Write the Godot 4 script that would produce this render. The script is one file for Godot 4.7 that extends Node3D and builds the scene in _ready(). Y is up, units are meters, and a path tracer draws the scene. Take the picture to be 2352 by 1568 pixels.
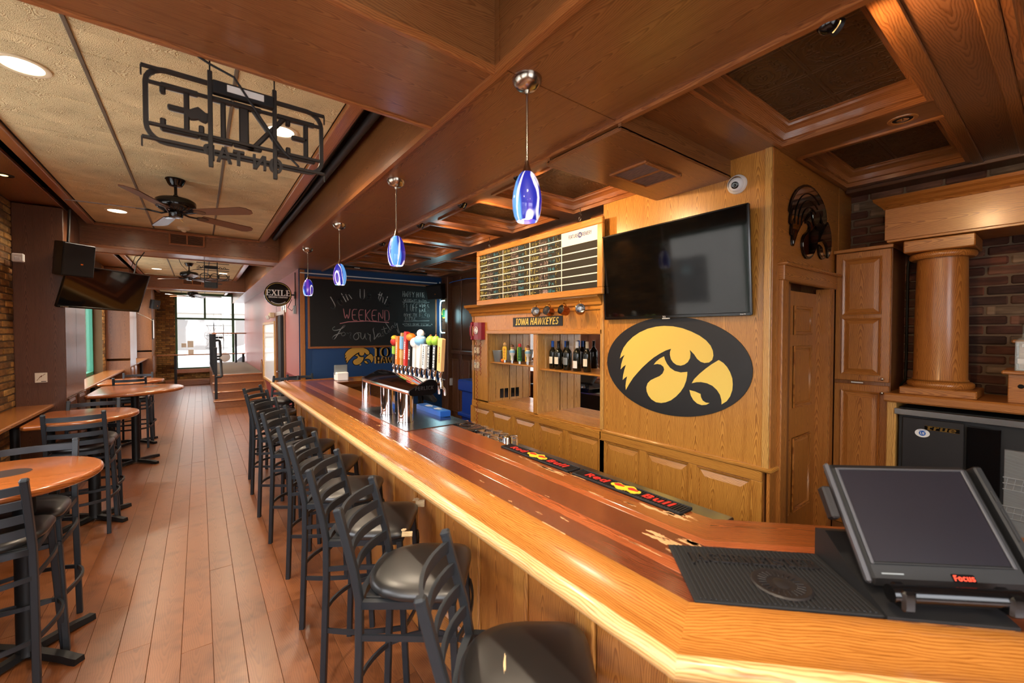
extends Node3D
# A bar room seen along its counter. x runs to the right of the room's length, y is up, z runs towards the viewer; metres.

const ID := Transform3D.IDENTITY
var rng := RandomNumberGenerator.new()
var taken := {}
var M := {}          # materials by name
var cache := {}

# ------------------------------------------------------------------ mesh builder
class Geo:
	var v := PackedVector3Array()
	var n := PackedVector3Array()
	var t := PackedVector2Array()
	var r: RandomNumberGenerator
	func _init(rr: RandomNumberGenerator) -> void:
		r = rr
	func tri(a: Vector3, b: Vector3, c: Vector3, na: Vector3, nb: Vector3, nc: Vector3, ua := Vector2.ZERO, ub := Vector2.ZERO, uc := Vector2.ZERO) -> void:
		if (b - a).cross(c - a).dot(na + nb + nc) > 0.0:
			v.append_array([a, c, b]); n.append_array([na, nc, nb]); t.append_array([ua, uc, ub])
		else:
			v.append_array([a, b, c]); n.append_array([na, nb, nc]); t.append_array([ua, ub, uc])
	func face(p: Array, u: Array, nr: Vector3) -> void:
		for i in range(1, p.size() - 1):
			tri(p[0], p[i], p[i + 1], nr, nr, nr, u[0], u[i], u[i + 1])
	func leaf(w: float) -> Vector2:    # where on the wood texture a board of that width is cut
		return Vector2(r.randi() % 4 * 0.25 + r.randf() * maxf(0.0, 0.2 - w) / 0.8, r.randf())
	# a box, its edges chamfered by bev, with the wood grain along axis g
	func box(c: Vector3, s: Vector3, g := 1, bev := 0.0, xf := Transform3D.IDENTITY, off := Vector2(-1, -1)) -> void:
		var h := s * 0.5
		bev = minf(bev, minf(h.x, minf(h.y, h.z)) * 0.9)
		var o := off if off.x >= 0.0 else leaf(minf(s[(g + 1) % 3], s[(g + 2) % 3]) if maxf(s[(g + 1) % 3], s[(g + 2) % 3]) > 0.2 else maxf(s[(g + 1) % 3], s[(g + 2) % 3]))
		for a in 3:
			var b := (a + 1) % 3
			var d := (a + 2) % 3
			for sg in [-1.0, 1.0]:
				var p := []
				var u := []
				for k in [[-1, -1], [1, -1], [1, 1], [-1, 1]]:
					var q := Vector3.ZERO
					q[a] = sg * h[a]
					q[b] = k[0] * (h[b] - bev)
					q[d] = k[1] * (h[d] - bev)
					p.append(xf * (c + q))
					var al: int = g if a != g else d
					var ac: int = (b if al == d else d) if a != g else b
					u.append(Vector2((q[ac] + h[ac]) / 0.8 + o.x, (q[al] + h[al]) / 2.4 + o.y))
				var nr := Vector3.ZERO
				nr[a] = sg
				face(p, u, (xf.basis * nr).normalized())
		if bev <= 0.0:
			return
		for a in 3:
			var b := (a + 1) % 3
			var d := (a + 2) % 3
			for sb in [-1.0, 1.0]:
				for sd in [-1.0, 1.0]:
					var p := []
					var u := []
					for k in [[-1, 0], [1, 0], [1, 1], [-1, 1]]:
						var q := Vector3.ZERO
						q[a] = k[0] * (h[a] - bev)
						q[b] = sb * (h[b] - (bev if k[1] == 1 else 0.0))
						q[d] = sd * (h[d] - (bev if k[1] == 0 else 0.0))
						p.append(xf * (c + q))
						u.append(Vector2(k[1] * bev / 0.8 + o.x, (q[a] + h[a]) / 2.4 + o.y) if a == g else Vector2((q[a] + h[a]) / 0.8 + o.x, o.y))
					var nr := Vector3.ZERO
					nr[b] = sb
					nr[d] = sd
					face(p, u, (xf.basis * nr).normalized())
		for sx in [-1.0, 1.0]:
			for sy in [-1.0, 1.0]:
				for sz in [-1.0, 1.0]:
					var k := Vector3(sx, sy, sz)
					var e := k * (h - Vector3.ONE * bev)
					var nr := (xf.basis * k).normalized()
					tri(xf * (c + e + Vector3(sx * bev, 0, 0)), xf * (c + e + Vector3(0, sy * bev, 0)), xf * (c + e + Vector3(0, 0, sz * bev)), nr, nr, nr, o, o, o)
	# a turned shape: pr holds (radius, height)
	func lathe(pr: Array, seg := 20, xf := Transform3D.IDENTITY, smooth := 0.75) -> void:
		var m := pr.size() - 1
		var sn := []
		for i in m:
			var d: Vector2 = pr[i + 1] - pr[i]
			sn.append(Vector2(d.y, -d.x).normalized())
		var ln := 0.0
		var o := leaf(0.2)
		for i in m:
			var na: Vector2 = sn[i]
			var nb: Vector2 = sn[i]
			if i > 0 and sn[i - 1].dot(sn[i]) > smooth:
				na = (sn[i - 1] + sn[i]).normalized()
			if i < m - 1 and sn[i + 1].dot(sn[i]) > smooth:
				nb = (sn[i + 1] + sn[i]).normalized()
			var step: float = (pr[i + 1] - pr[i]).length()
			for k in seg:
				var q := []
				var w := []
				var uu := []
				for e in [[k, 0], [k + 1, 0], [k + 1, 1], [k, 1]]:
					var f: float = TAU * e[0] / seg
					var p: Vector2 = pr[i + e[1]]
					var nn := na if e[1] == 0 else nb
					q.append(xf * Vector3(cos(f) * p.x, p.y, sin(f) * p.x))
					w.append((xf.basis * Vector3(cos(f) * nn.x, nn.y, sin(f) * nn.x)).normalized())
					uu.append(Vector2(float(e[0]) / seg, (ln + step * e[1])) if o.x < 0.0 else Vector2(float(e[0]) / seg, ln + step * e[1]))
				if pr[i].x > 1e-5:
					tri(q[0], q[1], q[2], w[0], w[1], w[2], uu[0], uu[1], uu[2]) if pr[i + 1].x > 1e-5 else tri(q[0], q[1], q[2], w[0], w[1], w[2], uu[0], uu[1], uu[2])
				if pr[i + 1].x > 1e-5:
					tri(q[0], q[2], q[3], w[0], w[2], w[3], uu[0], uu[2], uu[3])
			ln += step
	# a profile (x to the right of the way, y along up) drawn along a path, mitred at its corners
	func sweep(pf: Array, pts: Array, up := Vector3.UP, closed := false, caps := true, smooth := false, pre := Vector3.ZERO, post := Vector3.ZERO) -> void:
		var m := pts.size()
		var k := pf.size()
		var area := 0.0
		var per := [0.0]
		for i in k:
			var a: Vector2 = pf[i]
			var b: Vector2 = pf[(i + 1) % k]
			area += a.cross(b)
			per.append(per[-1] + a.distance_to(b))
		var rings := []
		var rn := []
		var run := [0.0]
		var o := leaf(0.12)
		for i in m:
			var ti: Vector3 = (pts[i] - pts[i - 1]).normalized() if i > 0 else ((pts[0] - pts[m - 1]).normalized() if closed else pre)
			var to: Vector3 = (pts[i + 1] - pts[i]).normalized() if i < m - 1 else ((pts[0] - pts[i]).normalized() if closed else post)
			if ti == Vector3.ZERO:
				ti = to
			if to == Vector3.ZERO:
				to = ti
			var tg := (ti + to).normalized()
			var ri := ti.cross(up).normalized()
			var ro := to.cross(up).normalized()
			var rt := (ri + ro).normalized()
			var u2 := rt.cross(tg).normalized()
			if up.dot(tg) > -0.02 and up.dot(tg) < 0.02:
				u2 = up
			var st := 1.0 / maxf(rt.dot(ri), 0.35)
			var ring := []
			var ns := []
			for j in k:
				ring.append(pts[i] + rt * (pf[j].x * st) + u2 * pf[j].y)
				var d: Vector2 = pf[(j + 1) % k] - pf[j]
				if smooth:
					d = pf[(j + 1) % k] - pf[(j + k - 1) % k]
				var q := (Vector2(d.y, -d.x) * signf(area)).normalized()
				ns.append((rt * q.x + u2 * q.y).normalized())
			rings.append(ring)
			rn.append(ns)
			if i > 0:
				run.append(run[-1] + pts[i].distance_to(pts[i - 1]))
		for i in (m if closed else m - 1):
			var i2 := (i + 1) % m
			var l1: float = run[i]
			var l2: float = run[i + 1] if i + 1 < m else run[i] + pts[0].distance_to(pts[i])
			for j in k:
				var j2 := (j + 1) % k
				var na: Vector3 = rn[i][j]
				var nb: Vector3 = rn[i][j2] if smooth else rn[i][j]
				var nc: Vector3 = rn[i2][j2] if smooth else rn[i2][j]
				var nd: Vector3 = rn[i2][j]
				var ua := Vector2(per[j] / 0.8 + o.x, l1 / 2.4 + o.y)
				var ub := Vector2(per[j + 1] / 0.8 + o.x, l1 / 2.4 + o.y)
				var uc := Vector2(per[j + 1] / 0.8 + o.x, l2 / 2.4 + o.y)
				var ud := Vector2(per[j] / 0.8 + o.x, l2 / 2.4 + o.y)
				tri(rings[i][j], rings[i][j2], rings[i2][j2], na, nb, nc, ua, ub, uc)
				tri(rings[i][j], rings[i2][j2], rings[i2][j], na, nc, nd, ua, uc, ud)
		if caps and not closed:
			var ix := Geometry2D.triangulate_polygon(PackedVector2Array(pf))
			for e in [0, m - 1]:
				var nr: Vector3 = (pts[0] - pts[1]).normalized() if e == 0 else (pts[m - 1] - pts[m - 2]).normalized()
				for q in range(0, ix.size(), 3):
					tri(rings[e][ix[q]], rings[e][ix[q + 1]], rings[e][ix[q + 2]], nr, nr, nr, pf[ix[q]] + o, pf[ix[q + 1]] + o, pf[ix[q + 2]] + o)
	func tube(pts: Array, rad: float, seg := 8, closed := false) -> void:
		var up := Vector3.UP
		var along: Vector3 = pts[1] - pts[0]
		if absf(along.normalized().y) > 0.8:
			up = Vector3.RIGHT
		var m := pts.size()
		var rings := []
		var nn := []
		var nr := Vector3.ZERO
		for i in m:
			var a: Vector3 = pts[(i + m - 1) % m] if closed else pts[maxi(i - 1, 0)]
			var b: Vector3 = pts[(i + 1) % m] if closed else pts[mini(i + 1, m - 1)]
			var tg := (b - a).normalized()
			if i == 0:
				nr = tg.cross(up).normalized()
			else:
				nr = (nr - tg * nr.dot(tg)).normalized()
			var bi := tg.cross(nr)
			var ring := []
			var ns := []
			for j in seg:
				var f := TAU * j / seg
				var d := nr * cos(f) + bi * sin(f)
				ring.append(pts[i] + d * rad)
				ns.append(d)
			rings.append(ring)
			nn.append(ns)
		for i in (m if closed else m - 1):
			var i2 := (i + 1) % m
			for j in seg:
				var j2 := (j + 1) % seg
				tri(rings[i][j], rings[i][j2], rings[i2][j2], nn[i][j], nn[i][j2], nn[i2][j2])
				tri(rings[i][j], rings[i2][j2], rings[i2][j], nn[i][j], nn[i2][j2], nn[i2][j])
		if not closed:
			for e in [0, m - 1]:
				var d: Vector3 = (pts[0] - pts[1]).normalized() if e == 0 else (pts[m - 1] - pts[m - 2]).normalized()
				for j in seg:
					tri(pts[e], rings[e][j], rings[e][(j + 1) % seg], d, d, d)
	# a flat outline in xy, made thick from z = 0 to z = d
	func prism(p: PackedVector2Array, d: float, xf := Transform3D.IDENTITY, g := 1) -> void:
		var ix := Geometry2D.triangulate_polygon(p)
		var o := leaf(0.2)
		var fz := (xf.basis * Vector3.BACK).normalized()
		var uvs := []
		for q in p:
			uvs.append(Vector2(q.x / 0.8, q.y / 2.4) + o if g == 1 else Vector2(q.y / 0.8, q.x / 2.4) + o)
		for i in range(0, ix.size(), 3):
			for z in [0.0, d]:
				var nr := fz if (z > 0.0) == (d > 0.0) and z != 0.0 else -fz
				if d < 0.0:
					nr = -fz if z != 0.0 else fz
				tri(xf * Vector3(p[ix[i]].x, p[ix[i]].y, z), xf * Vector3(p[ix[i + 1]].x, p[ix[i + 1]].y, z), xf * Vector3(p[ix[i + 2]].x, p[ix[i + 2]].y, z), nr, nr, nr, uvs[ix[i]], uvs[ix[i + 1]], uvs[ix[i + 2]])
		var area := 0.0
		for i in p.size():
			area += p[i].cross(p[(i + 1) % p.size()])
		for i in p.size():
			var a := p[i]
			var b := p[(i + 1) % p.size()]
			var e := (b - a).normalized()
			var nr := (xf.basis * Vector3(e.y * signf(area), -e.x * signf(area), 0)).normalized()
			face([xf * Vector3(a.x, a.y, 0), xf * Vector3(b.x, b.y, 0), xf * Vector3(b.x, b.y, d), xf * Vector3(a.x, a.y, d)], [uvs[i], uvs[(i + 1) % p.size()], uvs[(i + 1) % p.size()] + Vector2(0.01, 0), uvs[i] + Vector2(0.01, 0)], nr)
	# chalk or marker strokes of the given width, lying in the plane of xf
	func strokes(lines: Array, w: float, xf: Transform3D) -> void:
		var fz := (xf.basis * Vector3.BACK).normalized()
		for l in lines:
			for i in l.size() - 1:
				var a: Vector2 = l[i]
				var b: Vector2 = l[i + 1]
				var d := (b - a).normalized() * w * 0.5
				if d == Vector2.ZERO:
					d = Vector2(w * 0.5, 0)
				var s := Vector2(-d.y, d.x)
				var q := []
				for e in [a - d * 0.8 - s * 0.6, a - d * 0.2 - s, b + d * 0.2 - s, b + d * 0.8 - s * 0.6, b + d * 0.8 + s * 0.6, b + d * 0.2 + s, a - d * 0.2 + s, a - d * 0.8 + s * 0.6]:
					q.append(xf * Vector3(e.x, e.y, 0))
				face(q, [Vector2.ZERO, Vector2.ZERO, Vector2.ZERO, Vector2.ZERO, Vector2.ZERO, Vector2.ZERO, Vector2.ZERO, Vector2.ZERO], fz)
	func text(s: String, size: float, xf: Transform3D, fam := "Droid Sans", bold := true, shear := 0.0, depth := 0.001, centre := true, wide := 1.0) -> void:
		var tm := TextMesh.new()
		var f := SystemFont.new()
		f.font_names = PackedStringArray([fam])
		f.font_weight = 700 if bold else 400
		tm.font = f
		tm.text = s
		tm.font_size = 48
		tm.pixel_size = size / 48.0
		tm.depth = depth
		tm.curve_step = 4.0
		tm.horizontal_alignment = HORIZONTAL_ALIGNMENT_CENTER if centre else HORIZONTAL_ALIGNMENT_LEFT
		var a := tm.get_mesh_arrays()
		if a.is_empty() or a[Mesh.ARRAY_VERTEX] == null:
			return
		var ix: PackedInt32Array = a[Mesh.ARRAY_INDEX]
		var p: PackedVector3Array = a[Mesh.ARRAY_VERTEX]
		var nm: PackedVector3Array = a[Mesh.ARRAY_NORMAL]
		for i in ix:
			var q := p[i]
			q.x = q.x * wide + q.y * shear
			v.append(xf * q)
			n.append((xf.basis * nm[i]).normalized())
			t.append(Vector2.ZERO)
	func mesh() -> ArrayMesh:
		var a := []
		a.resize(Mesh.ARRAY_MAX)
		a[Mesh.ARRAY_VERTEX] = v
		a[Mesh.ARRAY_NORMAL] = n
		a[Mesh.ARRAY_TEX_UV] = t
		var am := ArrayMesh.new()
		if v.size():
			am.add_surface_from_arrays(Mesh.PRIMITIVE_TRIANGLES, a)
		return am

func geo() -> Geo:
	return Geo.new(rng)

# ------------------------------------------------------------------ objects
func numbered(s: String) -> String:
	if not taken.has(s):
		taken[s] = 0
		return s
	taken[s] += 1
	return "%s_%03d" % [s, taken[s]]

func tag(o: Node, label: String, category: String, group := "", kind := "") -> void:
	o.set_meta("label", label)
	o.set_meta("category", category)
	if group:
		o.set_meta("group", group)
	if kind:
		o.set_meta("kind", kind)

func thing(called: String, label: String, category: String, at := Vector3.ZERO, turn := 0.0, group := "") -> Node3D:
	var o := Node3D.new()
	o.name = numbered(called)
	add_child(o)
	o.position = at
	o.rotation.y = turn
	tag(o, label, category, group)
	return o

func setting(called: String, label: String, category: String) -> Node3D:
	var o := Node3D.new()
	o.name = numbered(called)
	add_child(o)
	tag(o, label, category, "", "structure")
	return o

func put(parent: Node, called: String, g, m, label := "", at := Vector3.ZERO) -> MeshInstance3D:
	var o := MeshInstance3D.new()
	var c := "%s|%d" % [called, parent.get_instance_id()]
	var k: int = cache.get(c, 0)
	cache[c] = k + 1
	o.name = called if k == 0 else "%s_%03d" % [called, k]
	o.mesh = g.mesh() if g is Geo else g
	o.material_override = M[m] if m is String else m
	o.position = at
	if label:
		o.set_meta("label", label)
	parent.add_child(o)
	return o

func piece(parent: Node, called: String, c: Vector3, s: Vector3, m, g := 1, bev := 0.003, off := Vector2(-1, -1)) -> MeshInstance3D:
	var b := geo()
	b.box(Vector3.ZERO, s, g, bev, ID, off)
	return put(parent, called, b, m, "", c)

func copy(o: Node3D, called: String, label: String, at: Vector3, turn := 0.0, group := "") -> Node3D:
	var c: Node3D = o.duplicate()
	c.name = numbered(called)
	add_child(c)
	c.position = at
	c.rotation = Vector3(0, turn, 0)
	c.set_meta("label", label)
	if group:
		c.set_meta("group", group)
	return c

func lamp_spot(parent: Node, at: Vector3, energy: float, col: Color, angle := 70.0, size := 0.07, dir := Vector3.DOWN) -> void:
	var l := SpotLight3D.new()
	l.name = "light"
	parent.add_child(l, true)
	l.position = at
	l.basis = Basis.looking_at(dir, Vector3.FORWARD if absf(dir.y) > 0.9 else Vector3.UP)
	l.light_energy = energy
	l.light_color = col
	l.spot_angle = angle
	l.spot_angle_attenuation = 1.0
	l.spot_range = 30.0
	l.spot_attenuation = 2.0
	l.light_size = size
	l.shadow_enabled = true

func bulb(parent: Node, at: Vector3, energy: float, col: Color, size := 0.03) -> void:
	var l := OmniLight3D.new()
	l.name = "light"
	parent.add_child(l, true)
	l.position = at
	l.light_energy = energy
	l.light_color = col
	l.omni_range = 30.0
	l.omni_attenuation = 2.0
	l.light_size = size
	l.shadow_enabled = true

# ------------------------------------------------------------------ handwriting
const FONT := {
	"A": "022842|1434", "B": "0208|082837362505|2534332202", "C": "3728180703122233", "D": "0208|082837332202", "E": "38080232|0525", "F": "380802|0525", "G": "37281807031222333525",
	"H": "0208|3238|0535", "I": "1218", "J": "3833221203", "K": "0208|380532", "L": "080232", "M": "0208254842", "N": "02083238", "O": "180703122233372818", "P": "0208|082837362505",
	"R": "0208|082837362505|1532", "S": "372818070615253433221203", "T": "0848|2822", "U": "080312223338", "V": "082248", "W": "0812263248", "X": "0238|0832", "Y": "0825|4825|2522",
	"a": "3626160503122233|3632", "b": "0802|0516263533221203", "c": "35261605031222", "d": "3832|3526160503122233", "e": "043435261605031222", "f": "37281712|0626", "g": "3631201001|3526160503122233",
	"h": "0802|05162632", "i": "1612|1718", "k": "0802|360432", "l": "1812", "m": "0602|05162522|25364542", "n": "0602|05162632", "o": "160503122233352616", "p": "0600|0516263533221203",
	"r": "0602|051626", "s": "35261605142433221203", "t": "18132232|0626", "u": "060312223336|3632", "v": "061236", "w": "0612243246", "x": "0236|0632", "y": "0613|3610", "z": "06360232",
	"0": "180703122233372818", "1": "071812", "2": "07182837360232", "3": "0718283736251524332212", "4": "280434|3732", "5": "3808052534332212", "6": "37281807031222333425150 4", "7": "083812",
	"8": "180706152534332212030415|2536372818", "9": "3525150607182837332212", "-": "0535", ".": "1213", "$": "372818070615253433221203|2921", "*": "0535|1727|1634", "&": "421617283705031222", "+": "0535|2723",
}

# the strokes of a word, its capitals h high, its left foot at (0, 0)
func written(s: String, h: float, wide := 0.8, round_off := true, wobble := 0.15) -> Array:
	var out := []
	var x := 0.0
	for ch in s:
		if ch == " ":
			x += 3.0
			continue
		var far := 0.0
		for st in FONT.get(ch, "0232").replace(" ", "").split("|"):
			var l := []
			for i in range(0, st.length() - 1, 2):
				var px := float(st[i])
				far = maxf(far, px)
				l.append(Vector2((x + px + rng.randf_range(-wobble, wobble)) * wide, float(st[i + 1]) - 2.0 + rng.randf_range(-wobble, wobble)) * h / 6.0)
			if round_off and l.size() > 2:
				l = eased(l)
			out.append(l)
		x += far + 1.3
	return out

func eased(l: Array) -> Array:
	for k in 2:
		var o := [l[0]]
		for i in l.size() - 1:
			o.append(l[i].lerp(l[i + 1], 0.25))
			o.append(l[i].lerp(l[i + 1], 0.75))
		o.append(l[-1])
		l = o
	return l

func width_of(lines: Array) -> float:
	var w := 0.0
	for l in lines:
		for p in l:
			w = maxf(w, p.x)
	return w

func fitted(s: String, h: float, w: float) -> Array:
	var a := written(s, h)
	return written(s, h, 0.8 * w / maxf(width_of(a), 0.001)) if s.length() > 1 else a

func moved(lines: Array, by: Vector2, turn := 0.0) -> Array:
	var out := []
	for l in lines:
		var o := []
		for p in l:
			o.append(p.rotated(turn) + by)
		out.append(o)
	return out

# ------------------------------------------------------------------ textures and materials
func noise(freq: float, oct := 3, s := 1) -> FastNoiseLite:
	var n := FastNoiseLite.new()
	n.seed = s
	n.noise_type = FastNoiseLite.TYPE_SIMPLEX_SMOOTH
	n.frequency = freq
	n.fractal_octaves = oct
	return n

func picture(w: int, h: int, f: Callable) -> ImageTexture:
	var d := PackedByteArray()
	d.resize(w * h * 3)
	var i := 0
	for y in h:
		for x in w:
			var c: Color = f.call(x, y)
			d[i] = int(clampf(c.r, 0, 1) * 255)
			d[i + 1] = int(clampf(c.g, 0, 1) * 255)
			d[i + 2] = int(clampf(c.b, 0, 1) * 255)
			i += 3
	return ImageTexture.create_from_image(Image.create_from_data(w, h, false, Image.FORMAT_RGB8, d))

# oak: four flat-sawn leaves of 0.2 m side by side, 2.4 m long, with nested arches, straight edges and open pores
func oak(w: int, h: int, s: int, arches: float) -> ImageTexture:
	var n1 := noise(1.0, 3, s)
	var n2 := noise(1.0, 2, s + 7)
	return picture(w, h, func(x: int, y: int) -> Color:
		var u := float(x) / w * 0.8
		var q := float(y) / h
		var k := int(u / 0.2)
		var lx := fposmod(u, 0.2) - 0.1
		var a := q * TAU
		var cx := cos(a) * 0.4
		var cy := sin(a) * 0.4
		lx += 0.022 * n1.get_noise_3d(cx * 1.5 + k * 9.1, cy * 1.5, k * 3.7) 
		var lean := 1.0 + 0.5 * n1.get_noise_3d(cx + 40.0, cy, k * 5.0)
		var p := arches * q + 125.0 * sqrt(lx * lx + 0.00012 * lean) + k * 0.37 + 0.9 * n1.get_noise_3d(u * 14.0, cx * 5.0, cy * 5.0)
		var f := p - floorf(p)
		var line := smoothstep(0.35, 0.92, f) * (1.0 - smoothstep(0.92, 1.0, f))
		var pore := n2.get_noise_3d(u * 420.0, cx * 12.0, cy * 12.0)
		var broad := n2.get_noise_3d(u * 30.0 + 90.0, cx * 2.0, cy * 2.0)
		var v := 1.0 - 0.24 * line - 0.26 * maxf(0.0, pore) * (0.5 + line) - 0.12 * maxf(0.0, broad)
		return Color(pow(v, 0.75), v, pow(v, 1.35)))

func wood(called: String, tex: Texture2D, col: Color, rough := 0.35, coat := 0.25, relief := 0.0) -> void:
	var m := mat(called, col, rough)
	m.albedo_texture = tex
	if coat > 0.0:
		m.clearcoat_enabled = true
		m.clearcoat = coat
		m.clearcoat_roughness = 0.18

func mat(called: String, col: Color, rough := 0.6, metal := 0.0) -> StandardMaterial3D:
	var m := StandardMaterial3D.new()
	m.resource_name = called
	m.albedo_color = col
	m.roughness = rough
	m.metallic = metal
	M[called] = m
	return m

func glow(called: String, col: Color, e: float) -> StandardMaterial3D:
	var m := mat(called, col, 0.4)
	m.emission_enabled = true
	m.emission = col
	m.emission_energy_multiplier = e
	return m

func glass(called: String, col: Color, alpha := 0.1, rough := 0.02) -> StandardMaterial3D:
	var m := mat(called, Color(col, alpha), rough)
	m.transparency = BaseMaterial3D.TRANSPARENCY_ALPHA
	return m

func rgb(r: int, g: int, b: int) -> Color:
	return Color(r / 255.0, g / 255.0, b / 255.0)

const OAK_END := 3.45     # roof underside

func _ready() -> void:
	rng.seed = 20240611
	# camera
	var cam := Camera3D.new()
	cam.name = "camera"
	add_child(cam)
	cam.position = Vector3(0, 1.75, 0)
	cam.rotation_degrees = Vector3(-1.2, -36.73, 0)
	var lens := CameraAttributesPhysical.new()
	lens.frustum_focal_length = 14.74
	lens.frustum_focus_distance = 4.2
	lens.exposure_aperture = 2.8
	cam.attributes = lens
	cam.fov = 78.3
	cam.near = 0.05
	cam.far = 300.0
	cam.current = true
	# sky: bright overcast
	var env := Environment.new()
	env.background_mode = Environment.BG_SKY
	var sk := ProceduralSkyMaterial.new()
	sk.sky_top_color = rgb(236, 241, 250)
	sk.sky_horizon_color = rgb(250, 250, 252)
	sk.ground_horizon_color = rgb(190, 190, 192)
	sk.ground_bottom_color = rgb(150, 150, 152)
	var sky := Sky.new()
	sky.sky_material = sk
	env.sky = sky
	env.background_energy_multiplier = 11.0
	env.tonemap_mode = Environment.TONE_MAPPER_LINEAR
	env.tonemap_exposure = 0.98
	env.sdfgi_enabled = true
	env.ssao_enabled = true
	env.ssil_enabled = true
	var we := WorldEnvironment.new()
	we.name = "environment"
	we.environment = env
	add_child(we)
	materials()
	shell()
	ceilings()
	left_side()
	far_end()
	bar()
	back_bar()
	alcove()
	lamps()
	seats_and_tables()
	small_things()
	street()

func materials() -> void:
	var oa := oak(1024, 1024, 3, 30.0)
	var ob := oak(1024, 1024, 21, 7.0)
	wood("oak_honey", oa, rgb(206, 146, 66), 0.33, 0.35)
	wood("oak_honey_plain", ob, rgb(206, 146, 66), 0.33, 0.35)
	wood("oak_pale", ob, rgb(218, 168, 92), 0.35, 0.3)
	wood("oak_cabinet", oa, rgb(196, 128, 58), 0.35, 0.3)
	wood("oak_brown", ob, rgb(142, 92, 52), 0.33, 0.4)
	wood("oak_brown_face", oa, rgb(146, 95, 54), 0.33, 0.4)
	wood("oak_trim", ob, rgb(168, 106, 58), 0.33, 0.4)
	wood("oak_dark", oa, rgb(118, 76, 48), 0.38, 0.35)
	wood("oak_umber", oa, rgb(104, 66, 42), 0.4, 0.3)
	wood("oak_front", oa, rgb(190, 124, 58), 0.36, 0.35)
	wood("oak_batten", ob, rgb(204, 142, 70), 0.33, 0.4)
	wood("bar_edge", ob, rgb(188, 124, 56), 0.22, 0.7)
	wood("bar_dark", ob, rgb(116, 60, 37), 0.2, 0.8)
	wood("bar_strip", ob, rgb(172, 92, 52), 0.2, 0.8)
	wood("bar_back", ob, rgb(150, 82, 40), 0.2, 0.8)
	wood("bar_worn", ob, rgb(224, 178, 118), 0.4, 0.3)
	wood("bare_wood", ob, rgb(222, 176, 126), 0.7, 0.0)
	mat("neon_back", rgb(40, 34, 29), 0.5, 0.2)
	mat("tube_white", rgb(196, 206, 210), 0.15)
	glass("tape_clear", rgb(255, 255, 255), 0.3)
	mat("liner_grey", rgb(120, 126, 124), 0.6)
	mat("print_dark", rgb(46, 30, 22), 0.4)
	mat("blue_bin", rgb(12, 52, 140), 0.4)
	mat("bezel_grey", rgb(84, 84, 88), 0.35, 0.3)
	wood("table_wood", oa, rgb(176, 100, 46), 0.2, 0.7)
	wood("ledge_wood", oa, rgb(172, 112, 58), 0.25, 0.6)
	wood("stair_wood", oa, rgb(142, 88, 46), 0.35, 0.3)
	var worn := worn_oak()
	var tones := [rgb(130, 78, 44), rgb(122, 72, 40), rgb(138, 84, 48), rgb(127, 78, 45)]
	for i in 4:
		wood("floor_%d" % i, worn, tones[i], 0.3, 0.55)
		M["floor_%d" % i].clearcoat_roughness = 0.3
	mat("scuffed", rgb(214, 178, 132), 0.7)
	mat("floor_gap", rgb(42, 24, 14), 0.9)
	mat("tile_floor", rgb(70, 50, 40), 0.6)
	# bricks
	var grit := picture(256, 256, func(x: int, y: int) -> Color:
		var k := noise_a.get_noise_2d(x * 3.0, y * 3.0) * 0.22 + noise_a.get_noise_2d(x * 0.7 + 99.0, y * 0.7) * 0.25
		var s := 0.82 + k
		return Color(s, s, s * 0.98))
	var red := [rgb(122, 74, 58), rgb(104, 66, 54), rgb(134, 92, 74), rgb(92, 64, 56), rgb(148, 122, 100)]
	var tan_ := [rgb(176, 128, 66), rgb(158, 110, 58), rgb(192, 146, 84), rgb(136, 96, 58), rgb(104, 78, 52)]
	for i in 5:
		for k in [["brick_red_", red], ["brick_tan_", tan_]]:
			var m := mat(k[0] + str(i), k[1][i], 0.92)
			m.albedo_texture = grit
			m.heightmap_enabled = true
			m.heightmap_texture = grit
			m.heightmap_scale = 0.4
	mat("mortar", rgb(112, 94, 76), 0.95)
	mat("mortar_tan", rgb(92, 70, 44), 0.95)
	# ceiling tile: combed plaster swirls
	var swirl := picture(512, 512, func(x: int, y: int) -> Color:
		var a := noise_b.get_noise_2d(x * 0.9, y * 0.9) * 5.0
		var d := noise_b.get_noise_2d(x * 0.5 + 300.0, y * 0.5) * 40.0
		var c := cos(a) * x + sin(a) * y
		var s := sin((c + d) * 0.30 + noise_a.get_noise_2d(x * 2.0, y * 2.0) * 3.0)
		var e := 0.5 + 0.5 * s * (0.5 + 0.5 * noise_b.get_noise_2d(x + 700.0, y))
		var f := noise_a.get_noise_2d(x * 14.0, y * 14.0)
		var v := clampf(e * 0.7 + 0.25 + f * 0.25, 0.0, 1.0)
		return Color(v, v, v))
	var tint := picture(512, 512, func(x: int, y: int) -> Color:
		var f := noise_a.get_noise_2d(x * 14.0, y * 14.0)
		var b := noise_b.get_noise_2d(x * 0.6, y * 0.6)
		var v := 0.93 - 0.22 * maxf(0.0, f - 0.1) - 0.07 * b
		return Color(v, v * 0.985, v * 0.95))
	var ct := mat("ceiling_tile", rgb(240, 222, 176), 0.95)
	ct.albedo_texture = tint
	ct.heightmap_enabled = true
	ct.heightmap_texture = swirl
	ct.heightmap_scale = 1.1
	mat("grid_metal", rgb(112, 102, 84), 0.5, 0.3)
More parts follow.
